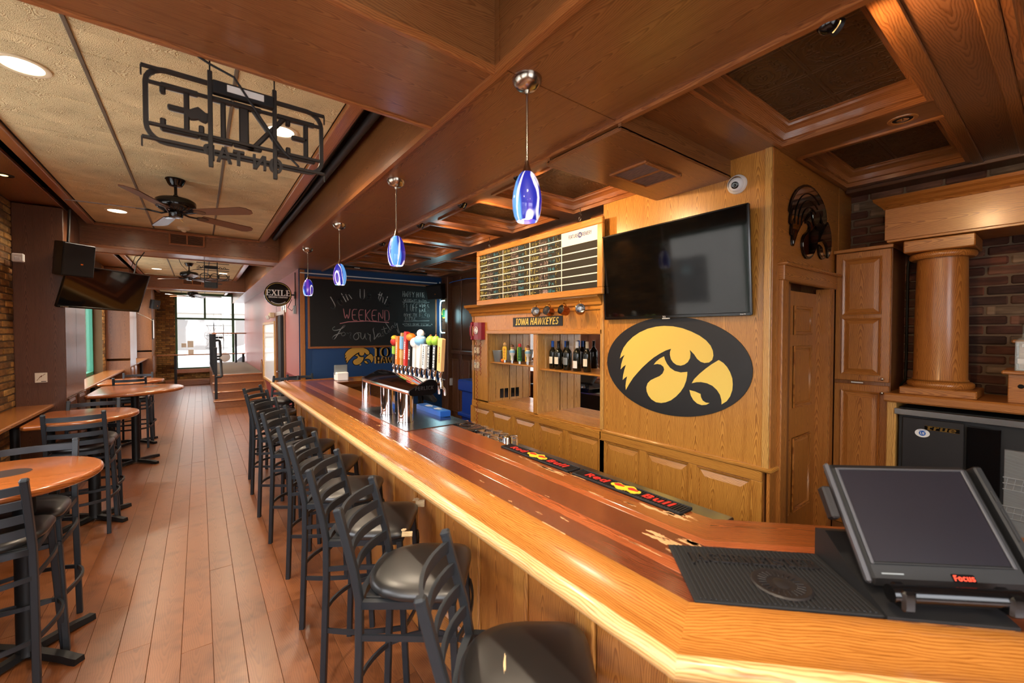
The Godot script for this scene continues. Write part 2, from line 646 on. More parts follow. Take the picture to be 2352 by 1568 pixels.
	# stamped tin
	var stamp := picture(512, 512, func(x: int, y: int) -> Color:
		var px := fposmod(x, 256.0) / 256.0 - 0.5
		var py := fposmod(y, 256.0) / 256.0 - 0.5
		var q := Vector2(absf(px), absf(py))
		var v := 0.5
		var edge := 0.5 - maxf(q.x, q.y)
		v += 0.3 * (smoothstep(0.015, 0.025, edge) - smoothstep(0.045, 0.055, edge))
		for k in [Vector2(0.0, 0.0), Vector2(0.26, 0.26), Vector2(0.3, 0.06), Vector2(0.06, 0.3)]:
			var w: Vector2 = q - k
			var ang := atan2(w.y, w.x)
			var rr: float = 0.085 * (0.7 + 0.45 * cos(ang * (4.0 if k.x == k.y else 3.0)))
			var dd: float = w.length() / rr
			v += 0.45 * (1.0 - smoothstep(0.75, 1.0, dd)) - 0.25 * (1.0 - smoothstep(0.3, 0.5, dd))
		var sw := sin(q.length() * 60.0 + 3.0 * atan2(q.y, q.x)) 
		v += 0.12 * smoothstep(0.6, 1.0, sw)
		return Color(v, v, v))
	var tin := mat("tin", rgb(104, 82, 56), 0.38, 0.55)
	tin.heightmap_enabled = true
	tin.heightmap_texture = stamp
	tin.heightmap_scale = 1.6
	# plain colours
	mat("black_void", rgb(8, 8, 8), 0.9)
	mat("black_metal", rgb(46, 50, 55), 0.42, 0.35)
	mat("iron", rgb(26, 27, 29), 0.5, 0.3)
	mat("matte_black", rgb(24, 24, 25), 0.55)
	mat("gloss_black", rgb(12, 12, 13), 0.15)
	mat("vinyl", rgb(20, 18, 17), 0.32).clearcoat_enabled = true
	mat("foam", rgb(216, 186, 140), 0.95)
	mat("rubber", rgb(20, 20, 22), 0.75)
	mat("rubber_gloss", rgb(30, 26, 26), 0.5)
	mat("white", rgb(236, 236, 232), 0.5)
	mat("cream", rgb(222, 206, 170), 0.5)
	mat("white_gloss", rgb(236, 238, 240), 0.12)
	mat("chrome", rgb(222, 222, 226), 0.06, 1.0)
	mat("steel", rgb(178, 178, 178), 0.25, 1.0)
	mat("nickel", rgb(184, 174, 160), 0.22, 1.0)
	mat("brass", rgb(206, 164, 88), 0.25, 1.0)
	mat("copper", rgb(150, 96, 66), 0.22, 1.0)
	mat("zinc", rgb(150, 156, 156), 0.45, 0.8)
	mat("mirror", rgb(238, 238, 238), 0.01, 1.0)
	mat("smoked_mirror", rgb(205, 200, 190), 0.03, 1.0)
	mat("blue_wall", rgb(24, 66, 116), 0.55)
	mat("pink_wall", rgb(176, 112, 108), 0.35)
	mat("maroon", rgb(120, 44, 46), 0.4)
	mat("slate", rgb(24, 24, 23), 0.75)
	mat("chalk_white", rgb(206, 208, 204), 0.95)
	mat("chalk_pink", rgb(226, 146, 150), 0.95)
	mat("chalk_yellow", rgb(228, 218, 120), 0.9)
	mat("chalk_cyan", rgb(96, 186, 220), 0.9)
	mat("chalk_rose", rgb(232, 208, 210), 0.9)
	mat("gold_paint", rgb(246, 214, 104), 0.4)
	mat("ochre", rgb(206, 156, 62), 0.5)
	mat("vinyl_black", rgb(32, 32, 34), 0.4)
	mat("navy", rgb(30, 44, 130), 0.5)
	mat("green_frame", rgb(52, 88, 52), 0.45)
	mat("teal_frame", rgb(44, 120, 96), 0.45)
	mat("red_plastic", rgb(140, 24, 36), 0.2)
	mat("red", rgb(190, 40, 36), 0.4)
	mat("orange", rgb(236, 124, 36), 0.4)
	mat("yellow", rgb(240, 198, 50), 0.4)
	mat("lime", rgb(146, 196, 60), 0.5)
	mat("green", rgb(44, 110, 60), 0.5)
	mat("blue", rgb(26, 92, 184), 0.4)
	mat("sky_blue", rgb(130, 186, 226), 0.5)
	mat("skin", rgb(220, 166, 120), 0.6)
	mat("tan_wood", rgb(216, 172, 112), 0.5)
	mat("paper", rgb(236, 230, 214), 0.7)
	mat("carpet", rgb(112, 98, 80), 0.98)
	mat("screen", rgb(9, 10, 11), 0.06)
	mat("terminal_screen", rgb(36, 34, 40), 0.22)
	mat("wire", rgb(20, 20, 20), 0.6)
	mat("wire_white", rgb(220, 216, 200), 0.6)
	glow("lens_glow", rgb(255, 240, 206), 9.0)
	glow("warm_glow", rgb(255, 196, 120), 6.0)
	glow("neon_white", rgb(200, 250, 255), 3.0)
	glow("red_led", rgb(255, 70, 40), 1.0)
	glass("pane", Color(1, 1, 1), 0.06)
	glass("bottle_clear", rgb(225, 245, 238), 0.18)
	var g := mat("tumbler", Color(1, 1, 1, 0.02), 0.02)
	g.refraction_enabled = true
	g.refraction_scale = 0.045
	g.transparency = BaseMaterial3D.TRANSPARENCY_ALPHA
	mat("bottle_dark", rgb(16, 20, 14), 0.06)
	mat("bottle_black", rgb(10, 9, 9), 0.06)
	# outdoors
	mat("asphalt", rgb(120, 120, 122), 0.9)
	mat("pavement", rgb(190, 188, 184), 0.9)
	mat("facade", rgb(158, 152, 142), 0.9)
	mat("facade_pale", rgb(186, 180, 170), 0.9)
	mat("facade_dark", rgb(96, 92, 88), 0.7)
	mat("van_white", rgb(226, 228, 230), 0.3)

var noise_a := noise(0.02, 3, 5)
var noise_b := noise(0.006, 2, 11)

# oak floor: grain with dull scuffs, scratches and dark stains
func worn_oak() -> ImageTexture:
	var n1 := noise(1.0, 3, 31)
	var n2 := noise(1.0, 2, 77)
	return picture(512, 1024, func(x: int, y: int) -> Color:
		var u := x / 512.0 * 0.8
		var q := y / 1024.0 * TAU
		var cx := cos(q) * 0.4
		var cy := sin(q) * 0.4
		var k := int(u / 0.2)
		var lx := fposmod(u, 0.2) - 0.1 + 0.03 * n1.get_noise_3d(cx * 1.5 + k * 4.0, cy * 1.5, k)
		var p := 22.0 * y / 1024.0 + 110.0 * sqrt(lx * lx + 0.0002) + 0.9 * n1.get_noise_3d(u * 9.0, cx * 3.0, cy * 3.0)
		var f := p - floorf(p)
		var line := smoothstep(0.3, 0.95, f) * (1.0 - smoothstep(0.95, 1.0, f))
		var stain := n1.get_noise_3d(u * 6.0 + 50.0, cx * 6.0, cy * 6.0)
		var scuff := smoothstep(0.28, 0.6, n2.get_noise_3d(u * 60.0, cx * 24.0, cy * 24.0)) * smoothstep(0.0, 0.4, n1.get_noise_3d(u * 3.0 + 9.0, cx * 3.0, cy * 3.0))
		var v := 1.0 - 0.14 * line - 0.3 * maxf(0.0, stain)
		var c := Color(pow(v, 0.8), v, pow(v, 1.25))
		return c.lerp(Color(1.15, 1.25, 1.35), scuff * 0.35))

# a wall face of bricks in running bond; each brick a part (single) or all joined by tone
func bricks(parent: Node, at: Vector3, right: Vector3, nrm: Vector3, w: float, h: float, tone: String, single: bool, holes: Array = []) -> void:
	var bs := Basis(right, Vector3.UP, nrm)
	if bs.determinant() < 0.0:
		bs = Basis(-right, Vector3.UP, nrm)
		at += right * w
	var shapes := []
	for i in 6:
		var b := geo()
		b.box(Vector3.ZERO, Vector3(0.198, 0.056, 0.03), 0, 0.006 + 0.002 * (i % 3), ID, Vector2(rng.randf(), rng.randf()))
		shapes.append(b.mesh())
	var joined := {}
	var row := 0
	while row * 0.0667 < h - 0.03:
		var y := row * 0.0667 + 0.033
		var x := -0.105 * (row % 2)
		while x < w:
			var a := maxf(x, 0.0)
			var e := minf(x + 0.2, w)
			x += 0.21
			for hole in holes:
				if y > hole.position.y and y < hole.end.y:
					if a >= hole.position.x - 0.02 and e <= hole.end.x + 0.02:
						e = a
					elif a < hole.position.x and e > hole.position.x:
						e = hole.position.x
					elif a < hole.end.x and e > hole.end.x:
						a = hole.end.x
			if e - a < 0.03:
				continue
			var k := rng.randi() % 5 if rng.randf() < 0.45 else rng.randi() % 3
			var pos := at + bs * Vector3((a + e) * 0.5, y + rng.randf_range(-0.002, 0.002), rng.randf_range(-0.011, -0.005))
			if single:
				var o: MeshInstance3D
				if e - a > 0.19:
					o = put(parent, "brick", shapes[rng.randi() % 6], tone + str(k), "", pos)
				else:
					var b := geo()
					b.box(Vector3.ZERO, Vector3(e - a - 0.003, 0.056, 0.03), 0, 0.006)
					o = put(parent, "brick", b, tone + str(k), "", pos)
				o.basis = bs * Basis(Vector3.BACK, rng.randf_range(-0.012, 0.012))
			else:
				if not joined.has(k):
					joined[k] = geo()
				joined[k].box(Vector3.ZERO, Vector3(e - a - 0.004, 0.056, 0.03), 0, 0.0, Transform3D(bs, pos))
		row += 1
	for k in joined:
		put(parent, "brickwork", joined[k], tone + str(k)).set_meta("kind", "stuff")

# ------------------------------------------------------------------ room shell
func shell() -> void:
	var f := setting("floor", "worn reddish brown wooden plank floor running along the bar", "floor")
	piece(f, "subfloor", Vector3(1.35, -0.07, -7.9), Vector3(6.1, 0.11, 20.8), "floor_gap", 2, 0.0)
	var x := -1.5
	while x < 1.3:
		var z := 2.3 - rng.randf_range(0.0, 1.8)
		piece(f, "plank", Vector3(x + 0.07, -0.008, (z + 2.3) * 0.5 + 0.001), Vector3(0.1385, 0.016, 2.3 - z), "floor_%d" % (rng.randi() % 4), 2, 0.0012)
		while z > -17.9:
			var l := minf(rng.randf_range(1.6, 3.4), z + 17.99)
			if z - l < -17.0:
				l = z + 17.99
			piece(f, "plank", Vector3(x + 0.07, -0.008 + rng.randf_range(-0.0006, 0.0006), z - l * 0.5), Vector3(0.1385, 0.016, l - 0.0015), "floor_%d" % (rng.randi() % 4), 2, 0.0012)
			z -= l
		x += 0.14
	piece(f, "bar_aisle_floor", Vector3(2.86, -0.008, -7.9), Vector3(2.9, 0.016, 20.6), "tile_floor", 2, 0.0)
	var roof := setting("ceiling_roof", "dark roof deck above the hung ceilings", "ceiling")
	piece(roof, "deck", Vector3(1.35, OAK_END + 0.1, -7.9), Vector3(6.4, 0.2, 21.2), "black_void", 0, 0.0)
	# left wall with windows between the pillars
	var lw := setting("wall_left", "old tan brick side wall behind the wooden pillars", "wall")
	var wins := [[-0.9, 1.9], [-4.75, -1.6], [-11.3, -7.5], [-16.3, -12.85]]
	var zz := 2.4
	for wn in wins:
		piece(lw, "wall_section", Vector3(-1.63, 1.7, (zz + wn[1]) * 0.5), Vector3(0.24, 3.5, zz - wn[1]), "mortar_tan", 1, 0.0)
		piece(lw, "wall_section", Vector3(-1.63, 0.45, (wn[0] + wn[1]) * 0.5), Vector3(0.24, 1.0, wn[1] - wn[0]), "mortar_tan", 1, 0.0)
		piece(lw, "wall_section", Vector3(-1.63, 3.12, (wn[0] + wn[1]) * 0.5), Vector3(0.24, 0.66, wn[1] - wn[0]), "mortar_tan", 1, 0.0)
		zz = wn[0]
	piece(lw, "wall_section", Vector3(-1.63, 1.7, (zz - 18.2) * 0.5), Vector3(0.24, 3.5, zz + 18.2), "mortar_tan", 1, 0.0)
	bricks(lw, Vector3(-1.51, 0, -6.42), Vector3.BACK, Vector3.RIGHT, 1.66, 3.07, "brick_tan_", true)
	bricks(lw, Vector3(-1.51, 0, -4.75), Vector3.BACK, Vector3.RIGHT, 7.0, 3.07, "brick_tan_", false, [Rect2(0, 0.95, 3.15, 1.84), Rect2(3.85, 0.95, 2.8, 1.84)])
	bricks(lw, Vector3(-1.52, 0.95, -11.31), Vector3.LEFT, Vector3.BACK, 0.2, 1.84, "brick_tan_", false)
	bricks(lw, Vector3(-1.51, 0, -11.56), Vector3.BACK, Vector3.RIGHT, 0.26, 3.05, "brick_tan_", false)
	for i in wins.size():
		var wn: Array = wins[i]
		var w := setting("window_%d" % (i + 1), ["tall side window nearest the camera in the brick wall", "side window opposite the bar logo in brick wall", "green framed side window past the first pillar", "green framed side window past the second pillar"][i], "window")
		var c := Vector3(-1.68, 1.87, (wn[0] + wn[1]) * 0.5)
		var l: float = wn[1] - wn[0]
		for s in [-1, 1]:
			piece(w, "frame", c + Vector3(0, 0, s * (l * 0.5 - 0.03)), Vector3(0.09, 1.84, 0.06), "teal_frame")
			piece(w, "frame", c + Vector3(0, s * 0.89, 0), Vector3(0.09, 0.06, l), "teal_frame", 2)
		piece(w, "mullion", c, Vector3(0.07, 1.84, 0.05), "teal_frame")
		piece(w, "pane", c, Vector3(0.006, 1.74, l - 0.1), "pane", 1, 0.0)
	var rw := setting("wall_rear", "plain wall with a shop window behind the camera", "wall")
	piece(rw, "wall_section", Vector3(-1.15, 1.7, 2.4), Vector3(0.75, 3.5, 0.2), "oak_dark", 1, 0.0)
	piece(rw, "wall_section", Vector3(2.9, 1.7, 2.4), Vector3(3.0, 3.5, 0.2), "oak_dark", 1, 0.0)
	piece(rw, "wall_section", Vector3(0.3, 0.4, 2.4), Vector3(2.3, 0.8, 0.2), "oak_dark", 1, 0.0)
	piece(rw, "wall_section", Vector3(0.3, 3.1, 2.4), Vector3(2.3, 0.7, 0.2), "oak_dark", 1, 0.0)
	piece(rw, "pane", Vector3(0.3, 1.77, 2.4), Vector3(2.25, 1.95, 0.006), "pane", 1, 0.0)
	# wood-panelled wall with the television and the oval emblem
	var hw := setting("wall_back", "honey oak veneered wall carrying the large television", "wall")
	piece(hw, "wall_core", Vector3(3.0, 1.45, -1.78), Vector3(0.36, 2.92, 1.28), "oak_brown", 1, 0.0)
	piece(hw, "veneer_panel", Vector3(2.81, 1.91, -1.79), Vector3(0.02, 2.0, 1.29), "oak_honey", 1, 0.0, Vector2(0.07, 0.1))
	piece(hw, "corner_board", Vector3(2.805, 1.91, -1.13), Vector3(0.03, 2.0, 0.04), "oak_pale", 1, 0.004)
	piece(hw, "edge_board", Vector3(2.797, 1.72, -2.438), Vector3(0.03, 1.62, 0.035), "oak_pale", 1, 0.005)
	# dark panelled wall past the back bar
	var dw := setting("wall_side", "dark stained panelled wall in the corner beside the chalkboard", "wall")
	piece(dw, "wall_core", Vector3(4.08, 1.7, -4.9), Vector3(0.24, 3.5, 6.0), "oak_umber", 1, 0.0)
	for i in 4:
		var z0 := -7.55 + i * 0.72
		piece(dw, "upper_panel", Vector3(3.95, 2.05, z0 + 0.3), Vector3(0.02, 1.2, 0.62), "oak_dark", 1, 0.004)
		piece(dw, "stile", Vector3(3.945, 1.4, z0 - 0.06), Vector3(0.03, 2.8, 0.08), "oak_dark", 1, 0.006)
		piece(dw, "chair_rail", Vector3(3.935, 1.38, z0 + 0.3), Vector3(0.05, 0.07, 0.72), "oak_dark", 2, 0.012)
		for k in 2:
			raised(dw, Vector3(3.945, 0.75, z0 + 0.14 + k * 0.32), 0.26, 1.0, "oak_dark", PI * -0.5)
	piece(dw, "pilaster", Vector3(3.9, 1.4, -7.28), Vector3(0.12, 2.86, 0.12), "oak_dark", 1, 0.01)
	piece(dw, "side_core", Vector3(3.62, 1.7, -2.5), Vector3(1.1, 3.5, 0.1), "oak_umber", 1, 0.0)
	# blue wall with the chalkboard
	var bw := setting("wall_blue", "deep blue painted end wall behind the chalkboard", "wall")
	piece(bw, "wall_core", Vector3(2.65, 1.7, -7.8), Vector3(2.64, 3.5, 0.2), "blue_wall", 1, 0.0)
	piece(bw, "corner_post", Vector3(1.385, 1.4, -7.695), Vector3(0.075, 2.8, 0.03), "oak_front", 1, 0.006)
	# pink washroom wall
	var pw := setting("wall_washroom", "pale pink washroom wall between the stairs and the chalkboard", "wall")
	piece(pw, "wall_core", Vector3(1.43, 1.7, -8.35), Vector3(0.2, 3.5, 1.3), "pink_wall", 1, 0.0)
	piece(pw, "wall_core", Vector3(1.43, 1.7, -14.1), Vector3(0.2, 3.5, 7.9), "pink_wall", 1, 0.0)
	piece(pw, "wall_core", Vector3(1.43, 2.8, -9.6), Vector3(0.2, 1.35, 1.2), "pink_wall", 1, 0.0)
	piece(pw, "dado", Vector3(1.325, 0.5, -8.33), Vector3(0.02, 1.0, 1.26), "maroon", 1, 0.0)
	piece(pw, "dado", Vector3(1.325, 0.5, -11.4), Vector3(0.02, 1.0, 2.3), "maroon", 1, 0.0)
	var dr := setting("door_1", "narrow dark washroom door in the pink wall", "door")
	piece(dr, "leaf", Vector3(1.36, 1.05, -9.6), Vector3(0.05, 2.08, 1.0), "matte_black", 1, 0.004)
	piece(dr, "leaf_edge", Vector3(1.31, 1.05, -9.22), Vector3(0.12, 2.06, 0.2), "matte_black", 1, 0.004)
	for s in [-1, 1]:
		piece(dr, "casing", Vector3(1.33, 1.06, -9.6 + s * 0.56), Vector3(0.06, 2.12, 0.09), "oak_brown", 1, 0.006)
	piece(dr, "casing", Vector3(1.33, 2.14, -9.6), Vector3(0.06, 0.08, 1.2), "oak_brown", 2, 0.006)
	var hd := geo()
	hd.tube([Vector3(1.25, 1.0, -9.2), Vector3(1.2, 1.0, -9.2), Vector3(1.19, 1.0, -9.15), Vector3(1.19, 1.0, -9.05)], 0.012)
	put(dr, "door_handle", hd, "chrome")
	var rr := setting("wall_brick", "dark red exposed brick wall behind the wooden column", "wall")
	piece(rr, "wall_core", Vector3(4.43, 1.7, 0.6), Vector3(0.26, 3.5, 3.7), "mortar", 1, 0.0)
	bricks(rr, Vector3(4.295, 1.2, -1.2), Vector3.BACK, Vector3.LEFT, 1.9, 1.72, "brick_red_", true)

# a raised panel: a field with sloping borders, lying on a face turned by turn about y
func raised(parent: Node, at: Vector3, w: float, h: float, m, turn := 0.0, slope := 0.035, thick := 0.012, called := "panel") -> MeshInstance3D:
	var b := geo()
	var o := b.leaf(minf(w, 0.2))
	var xf := Transform3D(Basis(Vector3.UP, turn), Vector3.ZERO)
	var x := w * 0.5
	var y := h * 0.5
	var rect := func(ix: float, z: float) -> Array: return [Vector3(-x + ix, -y + ix, z), Vector3(x - ix, -y + ix, z), Vector3(x - ix, y - ix, z), Vector3(-x + ix, y - ix, z)]
	var rings := [rect.call(-0.012, 0.0), rect.call(-0.012, 0.014), rect.call(0.0, 0.008), rect.call(0.004, 0.0), rect.call(slope, thick), rect.call(slope + 0.002, thick)]
	for r in rings.size() - 1:
		for i in 4:
			var p := [rings[r][i], rings[r][(i + 1) % 4], rings[r + 1][(i + 1) % 4], rings[r + 1][i]]
			var nr: Vector3 = (p[1] - p[0]).cross(p[3] - p[0])
			if nr.length() < 1e-9:
				continue
			nr = nr.normalized()
			var u := []
			for q in p:
				u.append(Vector2((q.x + x) / 0.8, (q.y + y) / 2.4) + o if i % 2 == 1 else Vector2((q.y + y) / 0.8, (q.x + x) / 2.4) + o)
			var pp := []
			for q in p:
				pp.append(xf * q)
			b.face(pp, u, (xf.basis * nr).normalized())
	var fp := []
	var fu := []
	for q in rings[-1]:
		fp.append(xf * q)
		fu.append(Vector2((q.x + x) / 0.8, (q.y + y) / 2.4) + o)
	b.face(fp, fu, (xf.basis * Vector3.BACK).normalized())
	return put(parent, called, b, m, "", at)

# ------------------------------------------------------------------ ceilings
const TRIM := [Vector2(-0.012, 0.0), Vector2(0.012, 0.0), Vector2(0.014, 0.004), Vector2(0.014, 0.036), Vector2(0.01, 0.042), Vector2(-0.012, 0.042)]

func ceilings() -> void:
	# the long soffit over the bar
	var so := setting("ceiling_soffit", "long brown oak soffit over the bar that carries the pendant lamps", "ceiling")
	var cuts := [2.3, -1.39, -3.83, -6.27, -7.7]
	for i in 4:
		var zc: float = (cuts[i] + cuts[i + 1]) * 0.5
		var l: float = cuts[i] - cuts[i + 1] - 0.004
		piece(so, "panel", Vector3(1.34, 2.82, zc), Vector3(0.70, 0.02, l), "oak_brown_face", 2, 0.001, Vector2(0.02 + 0.3 * i, 0.1 * i))
		piece(so, "side_panel", Vector3(0.985, 3.13, zc), Vector3(0.02, 0.62, l), "oak_brown_face", 2, 0.001, Vector2(0.25, 0.3 * i))
		piece(so, "side_panel", Vector3(1.695, 3.0, zc), Vector3(0.02, 0.4, l), "oak_brown", 2, 0.001)
	cuts = [-7.7, -8.72, -11.16, -13.6, -16.0, -18.0]
	for i in 5:
		var zc: float = (cuts[i] + cuts[i + 1]) * 0.5
		var l: float = cuts[i] - cuts[i + 1] - 0.006
		piece(so, "panel", Vector3(1.16, 2.82, zc), Vector3(0.345, 0.02, l), "oak_brown_face", 2, 0.001)
		piece(so, "side_panel", Vector3(0.985, 3.13, zc), Vector3(0.02, 0.62, l), "oak_brown_face", 2, 0.001)
	for k in [[0.982, 1.0, 2.3, -18.0], [1.698, -1.0, 2.3, -7.7]]:
		var b := geo()
		b.sweep([Vector2(-0.014, 0.0), Vector2(0.014, 0.0), Vector2(0.014, 0.02), Vector2(-0.014, 0.034)] if k[1] < 0 else [Vector2(-0.014, 0.0), Vector2(0.014, 0.0), Vector2(0.014, 0.034), Vector2(-0.014, 0.034)], [Vector3(k[0], 2.792, k[2]), Vector3(k[0], 2.792, k[3])])
		put(so, "edge_trim", b, "oak_trim")
	# cross beams over the seating side
	var beams := [[-1.42, -2.0], [-7.15, -7.65], [-12.87, -13.38]]
	for i in 3:
		var bm := setting("ceiling_beam", ["wide oak beam nearest the camera crossing to the bar soffit", "oak cross beam with an air vent above the wall television", "oak cross beam in front of the street window"][i], "beam")
		var z0: float = beams[i][0]
		var z1: float = beams[i][1]
		piece(bm, "beam_bottom", Vector3(-0.26, 2.815, (z0 + z1) * 0.5), Vector3(2.47, 0.02, z0 - z1 - 0.01), "oak_brown_face", 0, 0.001, Vector2(0.3 * i, 0.2))
		piece(bm, "beam_face", Vector3(-0.26, 3.12, z0 - 0.012), Vector3(2.47, 0.62, 0.02), "oak_brown_face", 0, 0.001, Vector2(0.1, 0.3 * i))
		piece(bm, "beam_face", Vector3(-0.26, 3.12, z1 + 0.012), Vector3(2.47, 0.62, 0.02), "oak_brown_face", 0, 0.001)
		for e in [[z0 - 0.006, 0.012], [z1 + 0.006, -0.012]]:
			piece(bm, "edge_trim", Vector3(-0.26, 2.812, e[0] + e[1] * 0.2), Vector3(2.47, 0.036, 0.026), "oak_trim", 0, 0.005)
		piece(bm, "wall_trim", Vector3(-0.14, 3.075, z0 + 0.012), Vector3(1.74, 0.03, 0.02), "oak_trim", 0, 0.004)
	# tiled bays with their floating wooden frames
	var bays := [[2.3, -1.42], [-2.0, -7.15], [-7.65, -12.87], [-13.38, -18.0]]
	for i in 4:
		var z0: float = bays[i][0]
		var z1: float = bays[i][1]
		var cl := setting("ceiling_bay", ["cream tiled ceiling bay above the camera", "cream combed tile ceiling bay with the first fan", "cream combed tile ceiling bay with the second fan", "cream combed tile ceiling bay by the street window"][i], "ceiling")
		var xs := [-1.0, -0.45, 0.172, 0.712]
		var z := z0
		var zn := -2.262 if i == 1 else z0 - 0.4
		while z > z1 + 0.01:
			var ze := maxf(zn, z1)
			for k in 3:
				var b := geo()
				b.box(Vector3.ZERO, Vector3(xs[k + 1] - xs[k] - 0.004, 0.02, z - ze - 0.005), 2, 0.003, ID, Vector2(rng.randf(), rng.randf()))
				for q in b.t.size():
					b.t[q] = Vector2(b.t[q].x * 0.8, b.t[q].y * 2.4) * 1.3
				put(cl, "ceiling_tile", b, "ceiling_tile", "", Vector3((xs[k] + xs[k + 1]) * 0.5, 3.11 + rng.randf_range(0, 0.0015), (z + ze) * 0.5))
			z = ze
			zn = ze - 0.619
		for k in [1, 2]:
			piece(cl, "grid_runner", Vector3(xs[k], 3.1, (z0 + z1) * 0.5), Vector3(0.018, 0.012, z0 - z1), "grid_metal", 2, 0.002)
		piece(cl, "shadow_gap", Vector3(-0.998, 3.1, (z0 + z1) * 0.5), Vector3(0.012, 0.01, z0 - z1), "black_void", 2, 0.0)
		for s in [[-1.035, 0.07], [0.75, 0.07]]:
			piece(cl, "frame_board", Vector3(s[0], 3.085, (z0 + z1) * 0.5), Vector3(s[1], 0.045, z0 - z1 - 0.02), "oak_trim", 2, 0.004)
		piece(cl, "frame_back", Vector3(0.80, 3.115, (z0 + z1) * 0.5), Vector3(0.03, 0.04, z0 - z1 - 0.05), "oak_brown", 2, 0.003)
		# wooden strip against the outer wall
		piece(cl, "wall_strip", Vector3(-1.33, 3.09, (z0 + z1) * 0.5), Vector3(0.37, 0.03, z0 - z1), "oak_brown_face", 2, 0.002)
		if i == 1:
			var bk := geo()
			bk.tube([Vector3(0.9, 3.12, -2.2), Vector3(0.9, 3.12, -7.0)], 0.03, 8)
			bk.tube([Vector3(0.86, 3.2, -2.2), Vector3(0.88, 3.17, -5.0), Vector3(0.86, 3.2, -7.0)], 0.02, 8)
			put(cl, "duct_pipe", bk, "matte_black")
	# brown ceiling with sunk coffers over the bar and the alcove
	var cf := setting("ceiling_coffered", "coffered oak ceiling with stamped tin panels over the bar", "ceiling")
	var cells := []
	var zf := -2.80
	for i in 6:
		cells.append([1.9, 2.80, zf + 0.72 if i > 0 else zf + 0.85, zf, 2.86])
		cells.append([3.06, 3.78, zf + 0.72 if i > 0 else zf + 0.25, zf, 2.86])
		zf -= 0.935
	for k in cells:
		coffer(cf, k[0], k[1], k[2], k[3], k[4])
	slab_with_holes(cf, 1.69, 3.96, -1.9, -7.7, cells, 2.86)
	var near := [[1.76, 2.825, -0.43, -1.075, 2.875], [3.105, 4.02, -0.43, -1.075, 2.875], [1.76, 2.9, 0.6, -0.155, 2.875], [3.15, 4.05, 0.6, -0.155, 2.875]]
	for k in near:
		coffer(cf, k[0], k[1], k[2], k[3], k[4])
	slab_with_holes(cf, 1.69, 4.3, 2.3, -1.36, near, 2.875)
	piece(cf, "recessed_field", Vector3(3.0, 2.872, -0.295), Vector3(2.5, 0.004, 0.15), "oak_dark", 0, 0.001)
	for zq in [-0.395, -0.195]:
		piece(cf, "beam_lip", Vector3(3.0, 2.868, zq), Vector3(2.6, 0.014, 0.05), "oak_brown", 0, 0.004)
	piece(cf, "wall_plate", Vector3(4.2, 2.862, 0.5), Vector3(0.16, 0.03, 3.2), "oak_umber", 2, 0.004)
	# boxed duct with its grille
	var db := setting("ceiling_duct", "boxed oak duct with a wooden air grille beside the television wall", "beam")
	piece(db, "duct_bottom", Vector3(2.245, 2.765, -1.635), Vector3(1.11, 0.024, 0.55), "oak_brown_face", 0, 0.002, Vector2(0.1, 0.4))
	piece(db, "duct_face", Vector3(2.245, 2.83, -1.37), Vector3(1.11, 0.13, 0.02), "oak_brown", 0, 0.002)
	piece(db, "duct_face", Vector3(2.245, 2.83, -1.9), Vector3(1.11, 0.13, 0.02), "oak_brown", 0, 0.002)
	piece(db, "duct_lip", Vector3(2.245, 2.768, -1.912), Vector3(1.11, 0.028, 0.02), "oak_trim", 0, 0.004)

func slab_with_holes(parent: Node, x0: float, x1: float, z0: float, z1: float, holes: Array, y: float) -> void:
	var xs := [x0, x1]
	var zs := [z0, z1]
	for h in holes:
		for q in [h[0], h[1]]:
			if q > x0 and q < x1 and not xs.has(q):
				xs.append(q)
		for q in [h[2], h[3]]:
			if q < z0 and q > z1 and not zs.has(q):
				zs.append(q)
	xs.sort()
	zs.sort()
	for j in zs.size() - 1:
		var run := -1.0
		for i in xs.size():
			var open := i == xs.size() - 1
			if not open:
				var cx: float = (xs[i] + xs[i + 1]) * 0.5
				var cz: float = (zs[j] + zs[j + 1]) * 0.5
				for h in holes:
					if cx > h[0] and cx < h[1] and cz < h[2] and cz > h[3]:
						open = true
			if not open and run < 0.0:
				run = xs[i]
			if open and run >= 0.0:
				if xs[i] - run > 0.02 and zs[j + 1] - zs[j] > 0.012:
					piece(parent, "ceiling_board", Vector3((run + xs[i]) * 0.5, y + 0.06, (zs[j] + zs[j + 1]) * 0.5), Vector3(xs[i] - run, 0.12, zs[j + 1] - zs[j]), "oak_brown", 0 if xs[i] - run > zs[j + 1] - zs[j] else 2, 0.0)
				run = -1.0

